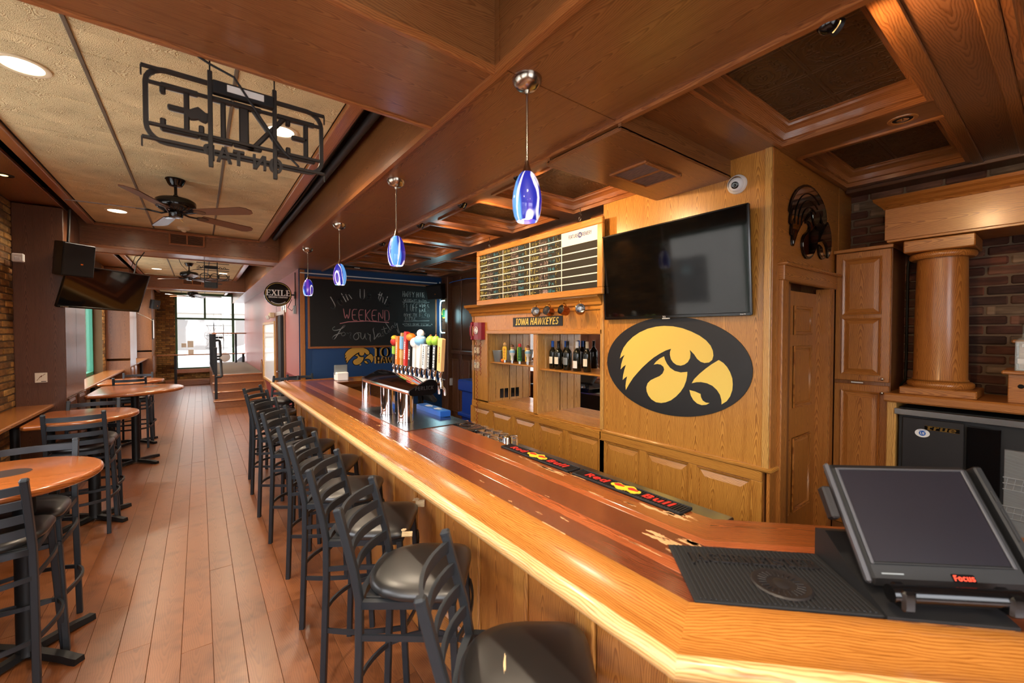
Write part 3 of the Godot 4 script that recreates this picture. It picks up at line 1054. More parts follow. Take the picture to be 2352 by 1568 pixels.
func coffer(parent: Node, x0: float, x1: float, z0: float, z1: float, y: float) -> void:
	var b := geo()
	# crown profile: x towards the middle of the coffer, y up from the beam's underside
	var pf := [Vector2(-0.012, -0.012), Vector2(0.012, -0.012), Vector2(0.014, 0.016), Vector2(0.026, 0.02), Vector2(0.03, 0.032), Vector2(0.036, 0.052), Vector2(0.05, 0.07), Vector2(0.062, 0.078), Vector2(0.066, 0.09), Vector2(0.072, 0.094), Vector2(0.072, 0.105), Vector2(-0.012, 0.105)]
	b.sweep(pf, [Vector3(x0, y, z0), Vector3(x0, y, z1), Vector3(x1, y, z1), Vector3(x1, y, z0)], Vector3.UP, true)
	put(parent, "crown_moulding", b, "oak_trim")
	var t := geo()
	var o := Vector2(0.06, 0.06)
	var p := [Vector3(x0, y + 0.1, z0), Vector3(x1, y + 0.1, z0), Vector3(x1, y + 0.1, z1), Vector3(x0, y + 0.1, z1)]
	var u := []
	for q in p:
		u.append(Vector2(q.x - x0, q.z - z0) / 0.61 + o)
	t.face(p, u, Vector3.DOWN)
	t.box(Vector3((x0 + x1) * 0.5, y + 0.115, (z0 + z1) * 0.5), Vector3(x1 - x0, 0.02, z0 - z1), 0, 0.0, ID, Vector2(0.2, 0.2))
	put(parent, "tin_panel", t, "tin")

# ------------------------------------------------------------------ left wall: pillars and ledges
func left_side() -> void:
	var ps := [[-6.4, -7.36], [-11.57, -12.7], [-16.5, -17.9]]
	for i in 3:
		var z0: float = ps[i][0]
		var z1: float = ps[i][1]
		var p := setting("pillar", ["dark oak clad pillar beside the wall ledge under the loudspeaker", "oak clad pillar between two green framed side windows", "oak clad pillar in the corner by the street window"][i], "pillar")
		var zc := (z0 + z1) * 0.5
		var m := "oak_umber" if i == 0 else "oak_brown_face"
		piece(p, "core", Vector3(-1.33, 1.53, zc), Vector3(0.36, 3.06, z0 - z1 - 0.03), m, 1, 0.0)
		piece(p, "front_board", Vector3(-1.318, 1.53, z0 - 0.01), Vector3(0.36, 3.06, 0.02), m, 1, 0.003, Vector2(0.02 + 0.25 * i, 0.3 + 0.2 * i))
		for k in 2:
			var l := (z0 - z1) * 0.5
			piece(p, "side_board", Vector3(-1.145, 2.12, z0 - l * (k + 0.5)), Vector3(0.02, 1.88, l - 0.004), m, 1, 0.002)
			raised(p, Vector3(-1.142, 0.78, z0 - l * (k + 0.5)), l - 0.14, 0.5, m, PI * 0.5)
		var b := geo()
		b.sweep([Vector2(0.0, 0.0), Vector2(-0.022, 0.004), Vector2(-0.026, 0.02), Vector2(-0.014, 0.04), Vector2(0.0, 0.046)], [Vector3(-1.49, 1.18, z0), Vector3(-1.136, 1.18, z0), Vector3(-1.136, 1.18, z1)])
		put(p, "chair_rail", b, m)
		piece(p, "base_board", Vector3(-1.125, 0.12, zc), Vector3(0.03, 0.24, z0 - z1), m, 2, 0.004)
	# ledges with round iron posts
	var ls := [[2.2, -6.4, "long wooden drink ledge on the brick wall beside the first tables"], [-7.36, -11.57, "glossy wooden drink ledge under the green side window"], [-12.7, -16.5, "wooden drink ledge by the last side window"]]
	for i in 3:
		var z0: float = ls[i][0]
		var z1: float = ls[i][1]
		var l := thing("wall_ledge", ls[i][2], "ledge", Vector3(-1.37, 0, (z0 + z1) * 0.5))
		var b := geo()
		b.sweep([Vector2(-0.13, 0.962), Vector2(0.125, 0.962), Vector2(0.137, 0.97), Vector2(0.137, 0.992), Vector2(0.128, 1.0), Vector2(-0.13, 1.0)], [Vector3(0, 0, (z0 - z1) * 0.5), Vector3(0, 0, (z1 - z0) * 0.5)])
		put(l, "ledge_top", b, "ledge_wood")
		piece(l, "apron", Vector3(-0.06, 0.93, 0), Vector3(0.14, 0.065, z0 - z1), "oak_brown", 2, 0.004)
		var zz := (z1 - z0) * 0.5 + 0.8
		while zz < (z0 - z1) * 0.5 - 0.3:
			var t := geo()
			t.lathe([Vector2(0.0, 0.0), Vector2(0.07, 0.0), Vector2(0.07, 0.012), Vector2(0.032, 0.02), Vector2(0.032, 0.9)], 16)
			put(l, "post", t, "iron", "", Vector3(0.05, 0, zz))
			zz += 1.75
	# television hung from the ceiling by the pillar
	var tv := thing("television", "black flat television hung tilted beside the dark oak pillar", "television", Vector3(-0.828, 2.2295, -6.5165))
	var ex := Vector3(0.597, -0.017, -0.546).normalized()
	var ey := Vector3(0.1205, 0.452, 0.129).normalized()
	tv.basis = Basis(ex, ey, ex.cross(ey).normalized()).orthonormalized()
	tv_parts(tv, 0.81, 0.47, false)
	var br := geo()
	br.tube([Vector3(0.0, 0.0, -0.05), Vector3(0.0, 0.1, -0.2)], 0.02)
	var inv := tv.transform.affine_inverse()
	br.tube([Vector3(0.0, 0.1, -0.2), inv * Vector3(-1.0, 2.42, -6.72), inv * Vector3(-1.13, 2.42, -6.75)], 0.022)
	put(tv, "wall_bracket", br, "matte_black")
	var cb := geo()
	cb.tube([inv * Vector3(-0.62, 2.42, -6.72), inv * Vector3(-0.6, 2.62, -6.9), inv * Vector3(-0.55, 2.78, -7.15)], 0.006, 6)
	put(tv, "power_cord", cb, "wire")
	var wires := geo()
	wires.tube([inv * Vector3(-0.6, 1.99, -6.84), inv * Vector3(-0.5, 1.93, -6.86), inv * Vector3(-0.46, 1.9, -6.87)], 0.004, 5)
	put(tv, "loose_cable", wires, "wire_white")
	# loudspeakers
	var sp := speaker("loudspeaker", "black loudspeaker bracketed above the hung wall television", Vector3(-0.99, 2.50, -6.18), Vector3(0.62, -0.14, 0.78), 0.27, 0.34)
	var sb := geo()
	var si := sp.transform.affine_inverse()
	sb.tube([si * Vector3(-1.08, 2.5, -6.26), si * Vector3(-1.16, 2.5, -6.39)], 0.018)
	sb.box(Vector3.ZERO, Vector3(0.05, 0.16, 0.02), 1, 0.003, si * Transform3D(Basis.IDENTITY, Vector3(-1.16, 2.5, -6.388)))
	sb.tube([si * Vector3(-1.1, 2.52, -6.33), si * Vector3(-1.09, 2.8, -6.36), si * Vector3(-1.08, 3.05, -6.36)], 0.012)
	put(sp, "bracket", sb, "wire")
	speaker("loudspeaker", "small grey loudspeaker high beside the street window brickwork", Vector3(-1.0, 2.58, -16.35), Vector3(0.7, -0.2, 0.7), 0.2, 0.26)
	# wall plates on the pillar
	var wp := thing("wall_plate", "white paper notice with a small drawing on dark pillar", "notice", Vector3(-1.317, 1.285, -6.392))
	piece(wp, "card", Vector3.ZERO, Vector3(0.088, 0.1, 0.008), "paper", 1, 0.001)
	var g := geo()
	g.strokes([[Vector2(-0.03, -0.03), Vector2(-0.01, 0.0), Vector2(0.03, 0.035)], [Vector2(-0.012, 0.0), Vector2(0.005, 0.02), Vector2(0.002, 0.004)]], 0.004, Transform3D(Basis.IDENTITY, Vector3(0, 0.002, 0.0046)))
	put(wp, "drawing", g, "oak_brown")
	var g2 := geo()
	g2.strokes([[Vector2(0.002, -0.04), Vector2(0.034, -0.04)]], 0.007, Transform3D(Basis.IDENTITY, Vector3(0, 0, 0.0046)))
	put(wp, "print", g2, "matte_black")
	var sn := thing("motion_sensor", "small white sensor box on the brick edge high up", "sensor", Vector3(-1.452, 2.505, -6.375))
	piece(sn, "case", Vector3.ZERO, Vector3(0.085, 0.085, 0.045), "white", 1, 0.008)
	piece(sn, "lens", Vector3(0.0, -0.01, 0.024), Vector3(0.04, 0.03, 0.006), "white_gloss", 1, 0.002)
	var pp := thing("wall_poster", "thin white framed poster edge by the street window", "poster", Vector3(-1.128, 1.86, -16.8))
	piece(pp, "frame", Vector3.ZERO, Vector3(0.03, 0.62, 0.44), "matte_black", 1, 0.003)
	piece(pp, "sheet", Vector3(0.016, 0, 0), Vector3(0.004, 0.56, 0.38), "white", 1, 0.0)
	var sw := thing("wall_poster", "glossy framed poster on the far side window ledge", "poster", Vector3(-1.43, 1.75, -14.7))
	piece(sw, "frame", Vector3.ZERO, Vector3(0.04, 0.9, 2.2), "matte_black", 1, 0.004)
	piece(sw, "sheet", Vector3(0.022, 0, 0), Vector3(0.004, 0.82, 2.1), "white_gloss", 1, 0.0)

func tv_parts(tv: Node3D, w: float, h: float, big: bool) -> void:
	var b := geo()
	b.box(Vector3(0, 0, -0.012), Vector3(w, h, 0.024), 1, 0.005)
	b.box(Vector3(0, -h * 0.12, -0.04), Vector3(w * 0.62, h * 0.55, 0.04), 1, 0.012)
	put(tv, "case", b, "gloss_black")
	piece(tv, "screen", Vector3(0, 0.006 if big else 0.004, 0.0015), Vector3(w - 0.022, h - 0.034, 0.004), "screen", 1, 0.0)
	for s in [-1, 1]:
		piece(tv, "bezel", Vector3(s * (w * 0.5 - 0.006), 0, 0.002), Vector3(0.012, h, 0.009), "gloss_black", 1, 0.003)
		piece(tv, "bezel", Vector3(0, s * (h * 0.5 - 0.006) + (0.004 if s < 0 else 0.0), 0.002), Vector3(w, 0.012 if s > 0 else 0.022, 0.009), "gloss_black", 0, 0.003)
	if big:
		var g := geo()
		g.text("TCL", 0.016, Transform3D(Basis.IDENTITY, Vector3(-0.02, -h * 0.5 + 0.009, 0.0068)), "Droid Sans", true, 0.0, 0.0006)
		g.box(Vector3(-0.01, -h * 0.5 - 0.004, 0.0), Vector3(0.06, 0.008, 0.012), 0, 0.002)
		g.text("Roku TV", 0.009, Transform3D(Basis.IDENTITY, Vector3(w * 0.5 - 0.05, -h * 0.5 + 0.009, 0.0068)), "Droid Sans", true, 0.0, 0.0006)
		put(tv, "maker_badge", g, "white")
	else:
		var g := geo()
		for k in 6:
			g.box(Vector3(-w * 0.5 + 0.04 + k * 0.012, -h * 0.5 + 0.009, 0.007), Vector3(0.007, 0.004, 0.001), 0, 0.0)
		put(tv, "port_marks", g, "cream")

func speaker(called: String, label: String, at: Vector3, facing: Vector3, w: float, h: float) -> Node3D:
	var s := thing(called, label, "loudspeaker", at)
	s.basis = Basis.looking_at(-facing, Vector3.UP)   # the cloth faces +z
	var m := "matte_black"
	var b := geo()
	b.prism(PackedVector2Array([Vector2(-w * 0.5, 0), Vector2(w * 0.5, 0), Vector2(w * 0.5, -w * 0.35), Vector2(w * 0.28, -w * 0.9), Vector2(-w * 0.28, -w * 0.9), Vector2(-w * 0.5, -w * 0.35)]), h, Transform3D(Basis(Vector3.RIGHT, Vector3.BACK, Vector3.DOWN), Vector3(0, h * 0.5, 0)))
	put(s, "cabinet", b, m)
	var f := geo()
	f.box(Vector3(0, 0, 0.006), Vector3(w * 0.97, h * 0.97, 0.014), 1, 0.006)
	put(s, "grille_cloth", f, "rubber")
	piece(s, "badge", Vector3(w * 0.08, -h * 0.12, 0.0145), Vector3(0.02, 0.014, 0.002), "orange", 1, 0.0)
	return s

# ------------------------------------------------------------------ far end: street window, stairs
func far_end() -> void:
	var w := setting("wall_street", "tan brick wall around the big green framed street window", "wall")
	piece(w, "wall_section", Vector3(-1.14, 1.7, -18.12), Vector3(1.0, 3.5, 0.22), "mortar_tan", 1, 0.0)
	piece(w, "wall_section", Vector3(1.9, 0.25, -18.12), Vector3(5.1, 0.5, 0.22), "mortar_tan", 1, 0.0)
	piece(w, "wall_section", Vector3(1.9, 3.27, -18.12), Vector3(5.1, 0.36, 0.22), "mortar_tan", 1, 0.0)
	piece(w, "wall_section", Vector3(3.6, 1.75, -18.12), Vector3(1.6, 2.6, 0.22), "mortar_tan", 1, 0.0)
	bricks(w, Vector3(-1.2, 0, -18.01), Vector3.RIGHT, Vector3.BACK, 0.56, 3.05, "brick_tan_", true)
	bricks(w, Vector3(-0.64, 0.0, -18.01), Vector3.RIGHT, Vector3.BACK, 1.0, 0.4, "brick_tan_", false)
	piece(w, "window_sill", Vector3(0.3, 0.45, -17.97), Vector3(1.9, 0.13, 0.12), "oak_trim", 0, 0.01)
	piece(w, "plinth", Vector3(-0.3, 0.095, -17.75), Vector3(1.2, 0.19, 0.42), "stair_wood", 0, 0.012)
	var s := setting("window_5", "wide street window with dark green mullions at far end", "window")
	for x in [-0.62, 0.98, 2.75]:
		piece(s, "mullion", Vector3(x, 1.8, -18.06), Vector3(0.075, 2.6, 0.08), "green_frame", 1, 0.006)
	for x in [0.17, 1.8]:
		piece(s, "mullion", Vector3(x, 2.66, -18.06), Vector3(0.06, 0.86, 0.07), "green_frame", 1, 0.006)
	for y in [0.53, 2.23, 3.06]:
		piece(s, "transom", Vector3(1.06, y, -18.06), Vector3(3.4, 0.065, 0.08), "green_frame", 0, 0.006)
	for k in [[0.18, 1.38, 1.55, 1.66], [1.865, 1.38, 1.7, 1.66], [-0.22, 2.65, 0.72, 0.79], [0.575, 2.65, 0.74, 0.79], [1.39, 2.65, 0.76, 0.79], [2.27, 2.65, 0.9, 0.79]]:
		piece(s, "pane", Vector3(k[0], k[1], -18.06), Vector3(k[2], k[3], 0.006), "pane", 1, 0.0)
	# papers and decals on the glass
	for k in [[-0.42, 1.32, 0.13, 0.14], [-0.24, 1.36, 0.16, 0.22], [-0.23, 1.08, 0.15, 0.18]]:
		var pa := thing("window_notice", ["square paper sheet taped low on the street window glass", "tall paper sheet taped on the street window glass", "paper sheet taped under the other two on street window"][0 if k[0] < -0.4 else (1 if k[1] > 1.2 else 2)], "notice", Vector3(k[0], k[1], -18.045))
		piece(pa, "sheet", Vector3.ZERO, Vector3(k[2], k[3], 0.002), "paper", 1, 0.0)
	var rnd := thing("window_decal", "round white decal low on the street window glass", "decal", Vector3(0.72, 0.88, -18.045))
	var g := geo()
	g.lathe([Vector2(0, 0.0), Vector2(0.17, 0.0), Vector2(0.17, 0.003), Vector2(0, 0.003)], 24, Transform3D(Basis(Vector3.RIGHT, PI * 0.5), Vector3.ZERO))
	put(rnd, "disc", g, "white")
	window_neon(Vector3(0.55, 1.6, -17.85), "neon sign with tangled tubes hanging in the middle street window pane", 0.75, 0.95)
	window_neon(Vector3(1.72, 1.6, -17.85), "neon sign hanging in the street window beside the pink wall", 0.5, 0.95)
	# drink rail along the window
	var dr := thing("drink_rail", "narrow wooden drink rail on iron posts along the street window", "rail", Vector3(0.0, 0, -17.55))
	piece(dr, "rail_top", Vector3(0.1, 1.02, 0), Vector3(2.4, 0.035, 0.2), "oak_trim", 0, 0.008)
	for x in [-0.63, 1.24]:
		piece(dr, "post", Vector3(x, 0.505, 0), Vector3(0.07, 1.01, 0.07), "iron", 1, 0.006)
	# staircase and platform
	var st := setting("stairs", "short wooden staircase up to the carpeted platform", "stairs")
	for i in 4:
		var z := -11.76 - 0.28 * i
		var y := 0.178 * i
		piece(st, "riser", Vector3(0.80, y + 0.085, z - 0.01), Vector3(1.05, 0.172, 0.02), "stair_wood", 0, 0.002)
		if i < 3:
			piece(st, "tread", Vector3(0.79, y + 0.165, z - 0.13), Vector3(1.09, 0.026, 0.31), "oak_trim", 0, 0.008)
			piece(st, "step_core", Vector3(0.80, (y + 0.15) * 0.5, z - 0.16), Vector3(1.04, y + 0.15, 0.26), "stair_wood", 0, 0.0)
	piece(st, "platform_core", Vector3(0.80, 0.34, -15.3), Vector3(1.05, 0.68, 5.35), "stair_wood", 2, 0.0)
	piece(st, "platform_nosing", Vector3(0.79, 0.695, -12.62), Vector3(1.09, 0.034, 0.08), "oak_trim", 0, 0.008)
	piece(st, "carpet", Vector3(0.80, 0.705, -15.3), Vector3(1.04, 0.02, 5.25), "carpet", 0, 0.004)
	piece(st, "wall_stringer", Vector3(1.31, 0.55, -12.3), Vector3(0.025, 0.3, 1.4), "oak_brown", 2, 0.004).rotation.x = 0.566
	var rl := thing("stair_railing", "dark iron railing with wooden cap around the carpeted platform", "railing", Vector3(0.3, 0.71, -12.7))
	for i in 7:
		piece(rl, "baluster", Vector3(0.0, 0.5, -0.05 - i * 0.75), Vector3(0.06, 1.0, 0.06), "iron", 1, 0.005)
	piece(rl, "top_rail", Vector3(0.0, 1.02, -2.3), Vector3(0.09, 0.04, 4.75), "oak_trim", 2, 0.01)
	piece(rl, "top_rail", Vector3(0.5, 1.02, -4.7), Vector3(1.05, 0.04, 0.09), "oak_trim", 0, 0.01)
	piece(rl, "baluster", Vector3(0.72, 0.5, -4.7), Vector3(0.06, 1.0, 0.06), "iron", 1, 0.005)
	for k in 2:
		var hr := geo()
		var yy := 0.85 - k * 0.45
		var za := -0.1 + k * 0.5
		hr.tube([Vector3(0.0, yy, za), Vector3(0.09, yy, za), Vector3(0.11, yy - 0.02, za + 0.02), Vector3(0.11, yy - 0.36, za + 0.5), Vector3(0.09, yy - 0.38, za + 0.52), Vector3(0.0, yy - 0.38, za + 0.52)], 0.028, 8)
		put(rl, "handrail", hr, "iron")
	var np := geo()
	np.box(Vector3(0.0, 0.1, 0.85), Vector3(0.055, 1.2, 0.055), 1, 0.004)
	put(rl, "newel", np, "iron")

func window_neon(at: Vector3, label: String, w: float, h: float) -> void:
	var n := thing("neon_sign", label, "neon sign", at, 0.0, "neon signs hung in the street window")
	var f := geo()
	for x in [-0.18, 0.18]:
		f.box(Vector3(x * w, 0, 0), Vector3(0.018, h, 0.018), 1, 0.002)
	for y in [0.42, 0.05, -0.4]:
		f.box(Vector3(0, y * h, 0), Vector3(w, 0.014, 0.014), 0, 0.002)
	put(n, "frame", f, "iron")
	piece(n, "transformer", Vector3(0, -0.02 * h, -0.03), Vector3(w * 0.36, 0.07, 0.06), "iron", 0, 0.006)
	var t := geo()
	for k in 5:
		var l := []
		for i in 9:
			l.append(Vector3(w * (-0.45 + 0.9 * k / 5.0 + 0.09 * sin(i * 1.3 + k)), h * (0.4 - 0.75 * i / 8.0 + 0.05 * cos(i * 2.1 + k * 2.0)), 0.02))
		t.tube(l, 0.007, 6)
	put(n, "glass_tube", t, "white_gloss")
	var wr := geo()
	for x in [-0.18, 0.18]:
		wr.tube([Vector3(x * w, h * 0.5, 0), Vector3(x * w, 3.05 - at.y, -0.15)], 0.003, 5)
	put(n, "hanging_wire", wr, "wire")

# ------------------------------------------------------------------ the bar counter
func bar() -> void:
	var top := 1.07
	var path := [Vector3(2.35, 0, -6.73), Vector3(0.79, 0, -6.73), Vector3(0.79, 0, -0.488), Vector3(2.25, 0, 0.972)]
	var dirs := [Vector3.LEFT, Vector3.BACK, Vector3(1, 0, 1).normalized()]
	var b := thing("bar_counter", "long varnished wooden bar counter with worn rounded edge and angled end", "bar counter", Vector3.ZERO)
	var edge := [Vector2(-0.185, 1.0), Vector2(-0.185, 1.076), Vector2(-0.165, 1.079), Vector2(-0.14, 1.076), Vector2(-0.105, 1.064), Vector2(-0.07, 1.056), Vector2(-0.042, 1.055), Vector2(-0.03, 1.056), Vector2(-0.03, 1.0)]
	var roll := [Vector2(-0.03, 1.001), Vector2(-0.03, 1.056), Vector2(-0.016, 1.054), Vector2(-0.005, 1.047), Vector2(0.0, 1.036), Vector2(-0.001, 1.024), Vector2(-0.008, 1.012), Vector2(-0.018, 1.004)]
	var boards := [[0.185, 0.293, "bar_dark"], [0.293, 0.351, "bar_strip"], [0.351, 0.497, "bar_dark"], [0.497, 0.533, "bar_strip"], [0.533, 0.705, "bar_back"]]
	for i in 3:
		var pre: Vector3 = dirs[maxi(i - 1, 0)]
		var post: Vector3 = dirs[mini(i + 1, 2)]
		var pts := [path[i], path[i + 1]]
		var g := geo()
		g.sweep(edge, pts, Vector3.UP, false, true, false, pre, post)
		var sm := smooth_normals(g, 0.6)
		put(b, "rail_moulding", sm, "bar_edge")
		var g2 := geo()
		g2.sweep(roll, pts, Vector3.UP, false, true, false, pre, post)
		put(b, "worn_edge", smooth_normals(g2, 0.6), "bar_worn")
		for k in boards:
			var g3 := geo()
			g3.sweep([Vector2(-k[1] + 0.0006, 1.03), Vector2(-k[1] + 0.0006, top - 0.0008), Vector2(-k[1] + 0.0016, top), Vector2(-k[0] - 0.0016, top), Vector2(-k[0] - 0.0006, top - 0.0008), Vector2(-k[0] - 0.0006, 1.03)], pts, Vector3.UP, false, true, false, pre, post)
			put(b, "plank", g3, k[2])
		var sub := geo()
		sub.sweep([Vector2(-0.70, 0.99), Vector2(-0.70, 1.03), Vector2(-0.1, 1.03), Vector2(-0.1, 0.99)], pts, Vector3.UP, false, true, false, pre, post)
		put(b, "underlay", sub, "oak_brown")
		var core := geo()
		core.sweep([Vector2(-0.42, 0.0), Vector2(-0.42, 0.99), Vector2(-0.268, 0.99), Vector2(-0.268, 0.0)], pts, Vector3.UP, false, true, false, pre, post)
		put(b, "body", core, "oak_front")
		var base := geo()
		base.sweep([Vector2(-0.268, 0.0), Vector2(-0.268, 0.262), Vector2(-0.25, 0.262), Vector2(-0.238, 0.25), Vector2(-0.232, 0.23), Vector2(-0.232, 0.0)], pts, Vector3.UP, false, true, false, pre, post)
		put(b, "base_board", base, "oak_front")
		var cove := geo()
		cove.sweep([Vector2(-0.268, 0.94), Vector2(-0.268, 0.99), Vector2(-0.22, 0.99), Vector2(-0.225, 0.975), Vector2(-0.245, 0.955), Vector2(-0.25, 0.94)], pts, Vector3.UP, false, true, false, pre, post)
		put(b, "cove_moulding", cove, "oak_front")
	# front boards and battens
	var z := -1.335
	while z > -6.35:
		piece(b, "batten", Vector3(1.046, 0.6, z), Vector3(0.03, 0.68, 0.09), "oak_batten", 1, 0.008)
		if z > -6.2:
			piece(b, "front_board", Vector3(1.054, 0.6, z - 0.1775), Vector3(0.022, 0.68, 0.26), "oak_front", 1, 0.004)
		z -= 0.355
	piece(b, "front_board", Vector3(1.054, 0.6, -1.1575), Vector3(0.022, 0.68, 0.26), "oak_front", 1, 0.004)
	piece(b, "batten", Vector3(1.046, 0.6, -0.98), Vector3(0.03, 0.68, 0.09), "oak_batten", 1, 0.008)
	piece(b, "front_board", Vector3(1.054, 0.6, -0.80), Vector3(0.022, 0.68, 0.26), "oak_front", 1, 0.004)
	piece(b, "batten", Vector3(1.046, 0.6, -0.635), Vector3(0.03, 0.68, 0.07), "oak_batten", 1, 0.008)
	for i in 5:
		var s := 0.12 + i * 0.34
		var at := Vector3(1.05, 0.6, -0.596) + Vector3(1, 0, 1).normalized() * s
		var o := piece(b, "front_board", at, Vector3(0.25, 0.68, 0.022), "oak_front", 1, 0.004)
		o.rotation.y = -PI * 0.25
		o = piece(b, "batten", at + Vector3(1, 0, 1).normalized() * 0.17, Vector3(0.085, 0.68, 0.034), "oak_batten", 1, 0.008)
		o.rotation.y = -PI * 0.25
	# bare patches where the varnish has gone
	var wear := geo()
	var spots := [[1.39, -1.62, 0.34, 0.022], [1.43, -1.40, 0.2, 0.018], [1.405, -1.78, 0.16, 0.012], [1.445, -1.27, 0.1, 0.012], [1.40, -0.92, 0.16, 0.035], [1.44, -0.86, 0.12, 0.03], [1.22, -0.78, 0.2, 0.035], [1.26, -0.72, 0.12, 0.03], [1.17, -0.72, 0.16, 0.012], [1.12, -0.78, 0.18, 0.008], [1.33, -1.2, 0.1, 0.008], [1.36, -1.05, 0.09, 0.01], [1.05, -3.05, 0.07, 0.016], [1.0, -1.35, 0.03, 0.006], [1.02, -1.2, 0.05, 0.008], [1.03, -1.62, 0.05, 0.006], [1.06, -1.1, 0.04, 0.006], [1.30, -1.52, 0.06, 0.006], [1.15, -1.3, 0.03, 0.005], [1.47, -0.95, 0.1, 0.02], [1.45, -1.1, 0.06, 0.008]]
	for s in spots:
		for k in 3:
			var poly := PackedVector2Array()
			var n := 22
			var cx: float = s[0] + rng.randf_range(-0.4, 0.4) * s[3]
			var cz: float = s[1] + rng.randf_range(-0.35, 0.35) * s[2]
			for j in n:
				var f := TAU * j / n
				var rr := rng.randf_range(0.35, 1.0)
				poly.append(Vector2(cx + cos(f) * s[3] * 0.5 * rr, cz + sin(f) * s[2] * 0.5 * rr * (1.0 - 0.25 * k)))
			var ix := Geometry2D.triangulate_polygon(poly)
			for q in range(0, ix.size(), 3):
				wear.tri(Vector3(poly[ix[q]].x, top + 0.0004, poly[ix[q]].y), Vector3(poly[ix[q + 1]].x, top + 0.0004, poly[ix[q + 1]].y), Vector3(poly[ix[q + 2]].x, top + 0.0004, poly[ix[q + 2]].y), Vector3.UP, Vector3.UP, Vector3.UP, poly[ix[q]] / 0.8, poly[ix[q + 1]] / 0.8, poly[ix[q + 2]] / 0.8)
	put(b, "worn_patch", wear, "bare_wood").set_meta("kind", "stuff")
	# pale rubbed line along the inner edge of the rail moulding
	var rub := geo()
	z = -0.7
	while z > -4.2:
		var l := rng.randf_range(0.02, 0.16) * clampf(1.4 + z * 0.25, 0.3, 1.0)
		var wd := rng.randf_range(0.002, 0.007)
		rub.box(Vector3(0.968 + rng.randf_range(-0.014, 0.004), 1.0765, z - l * 0.5), Vector3(wd, 0.0035, l), 2, 0.001)
		z -= l + rng.randf_range(0.01, 0.2)
	put(b, "rubbed_mark", rub, "bare_wood").set_meta("kind", "stuff")
	underbar()
	tap_tower()
	rubber_things()
	terminal()

# welds the normals of faces that meet at a gentle angle
func smooth_normals(g: Geo, least: float) -> Geo:
	var at := {}
	for i in g.v.size():
		var k := (g.v[i] * 20000.0).round()
		if not at.has(k):
			at[k] = []
		at[k].append(i)
	var out := g.n.duplicate()
	for k in at:
		for i in at[k]:
			var s := Vector3.ZERO
			for j in at[k]:
				if g.n[i].dot(g.n[j]) > least:
					s += g.n[j]
			out[i] = s.normalized()
	g.n = out
	return g

func underbar() -> void:
	var u := thing("underbar_counter", "steel underbar drainboard behind the bar carrying the glasses", "counter", Vector3(1.72, 0, -3.1))
	piece(u, "drainboard", Vector3(0, 0.905, 0), Vector3(0.40, 0.03, 4.4), "steel", 2, 0.005)
	piece(u, "body", Vector3(0.02, 0.47, 0), Vector3(0.34, 0.84, 4.3), "matte_black", 1, 0.004)
	piece(u, "upstand", Vector3(-0.195, 0.95, 0), Vector3(0.012, 0.1, 4.4), "steel", 2, 0.003)

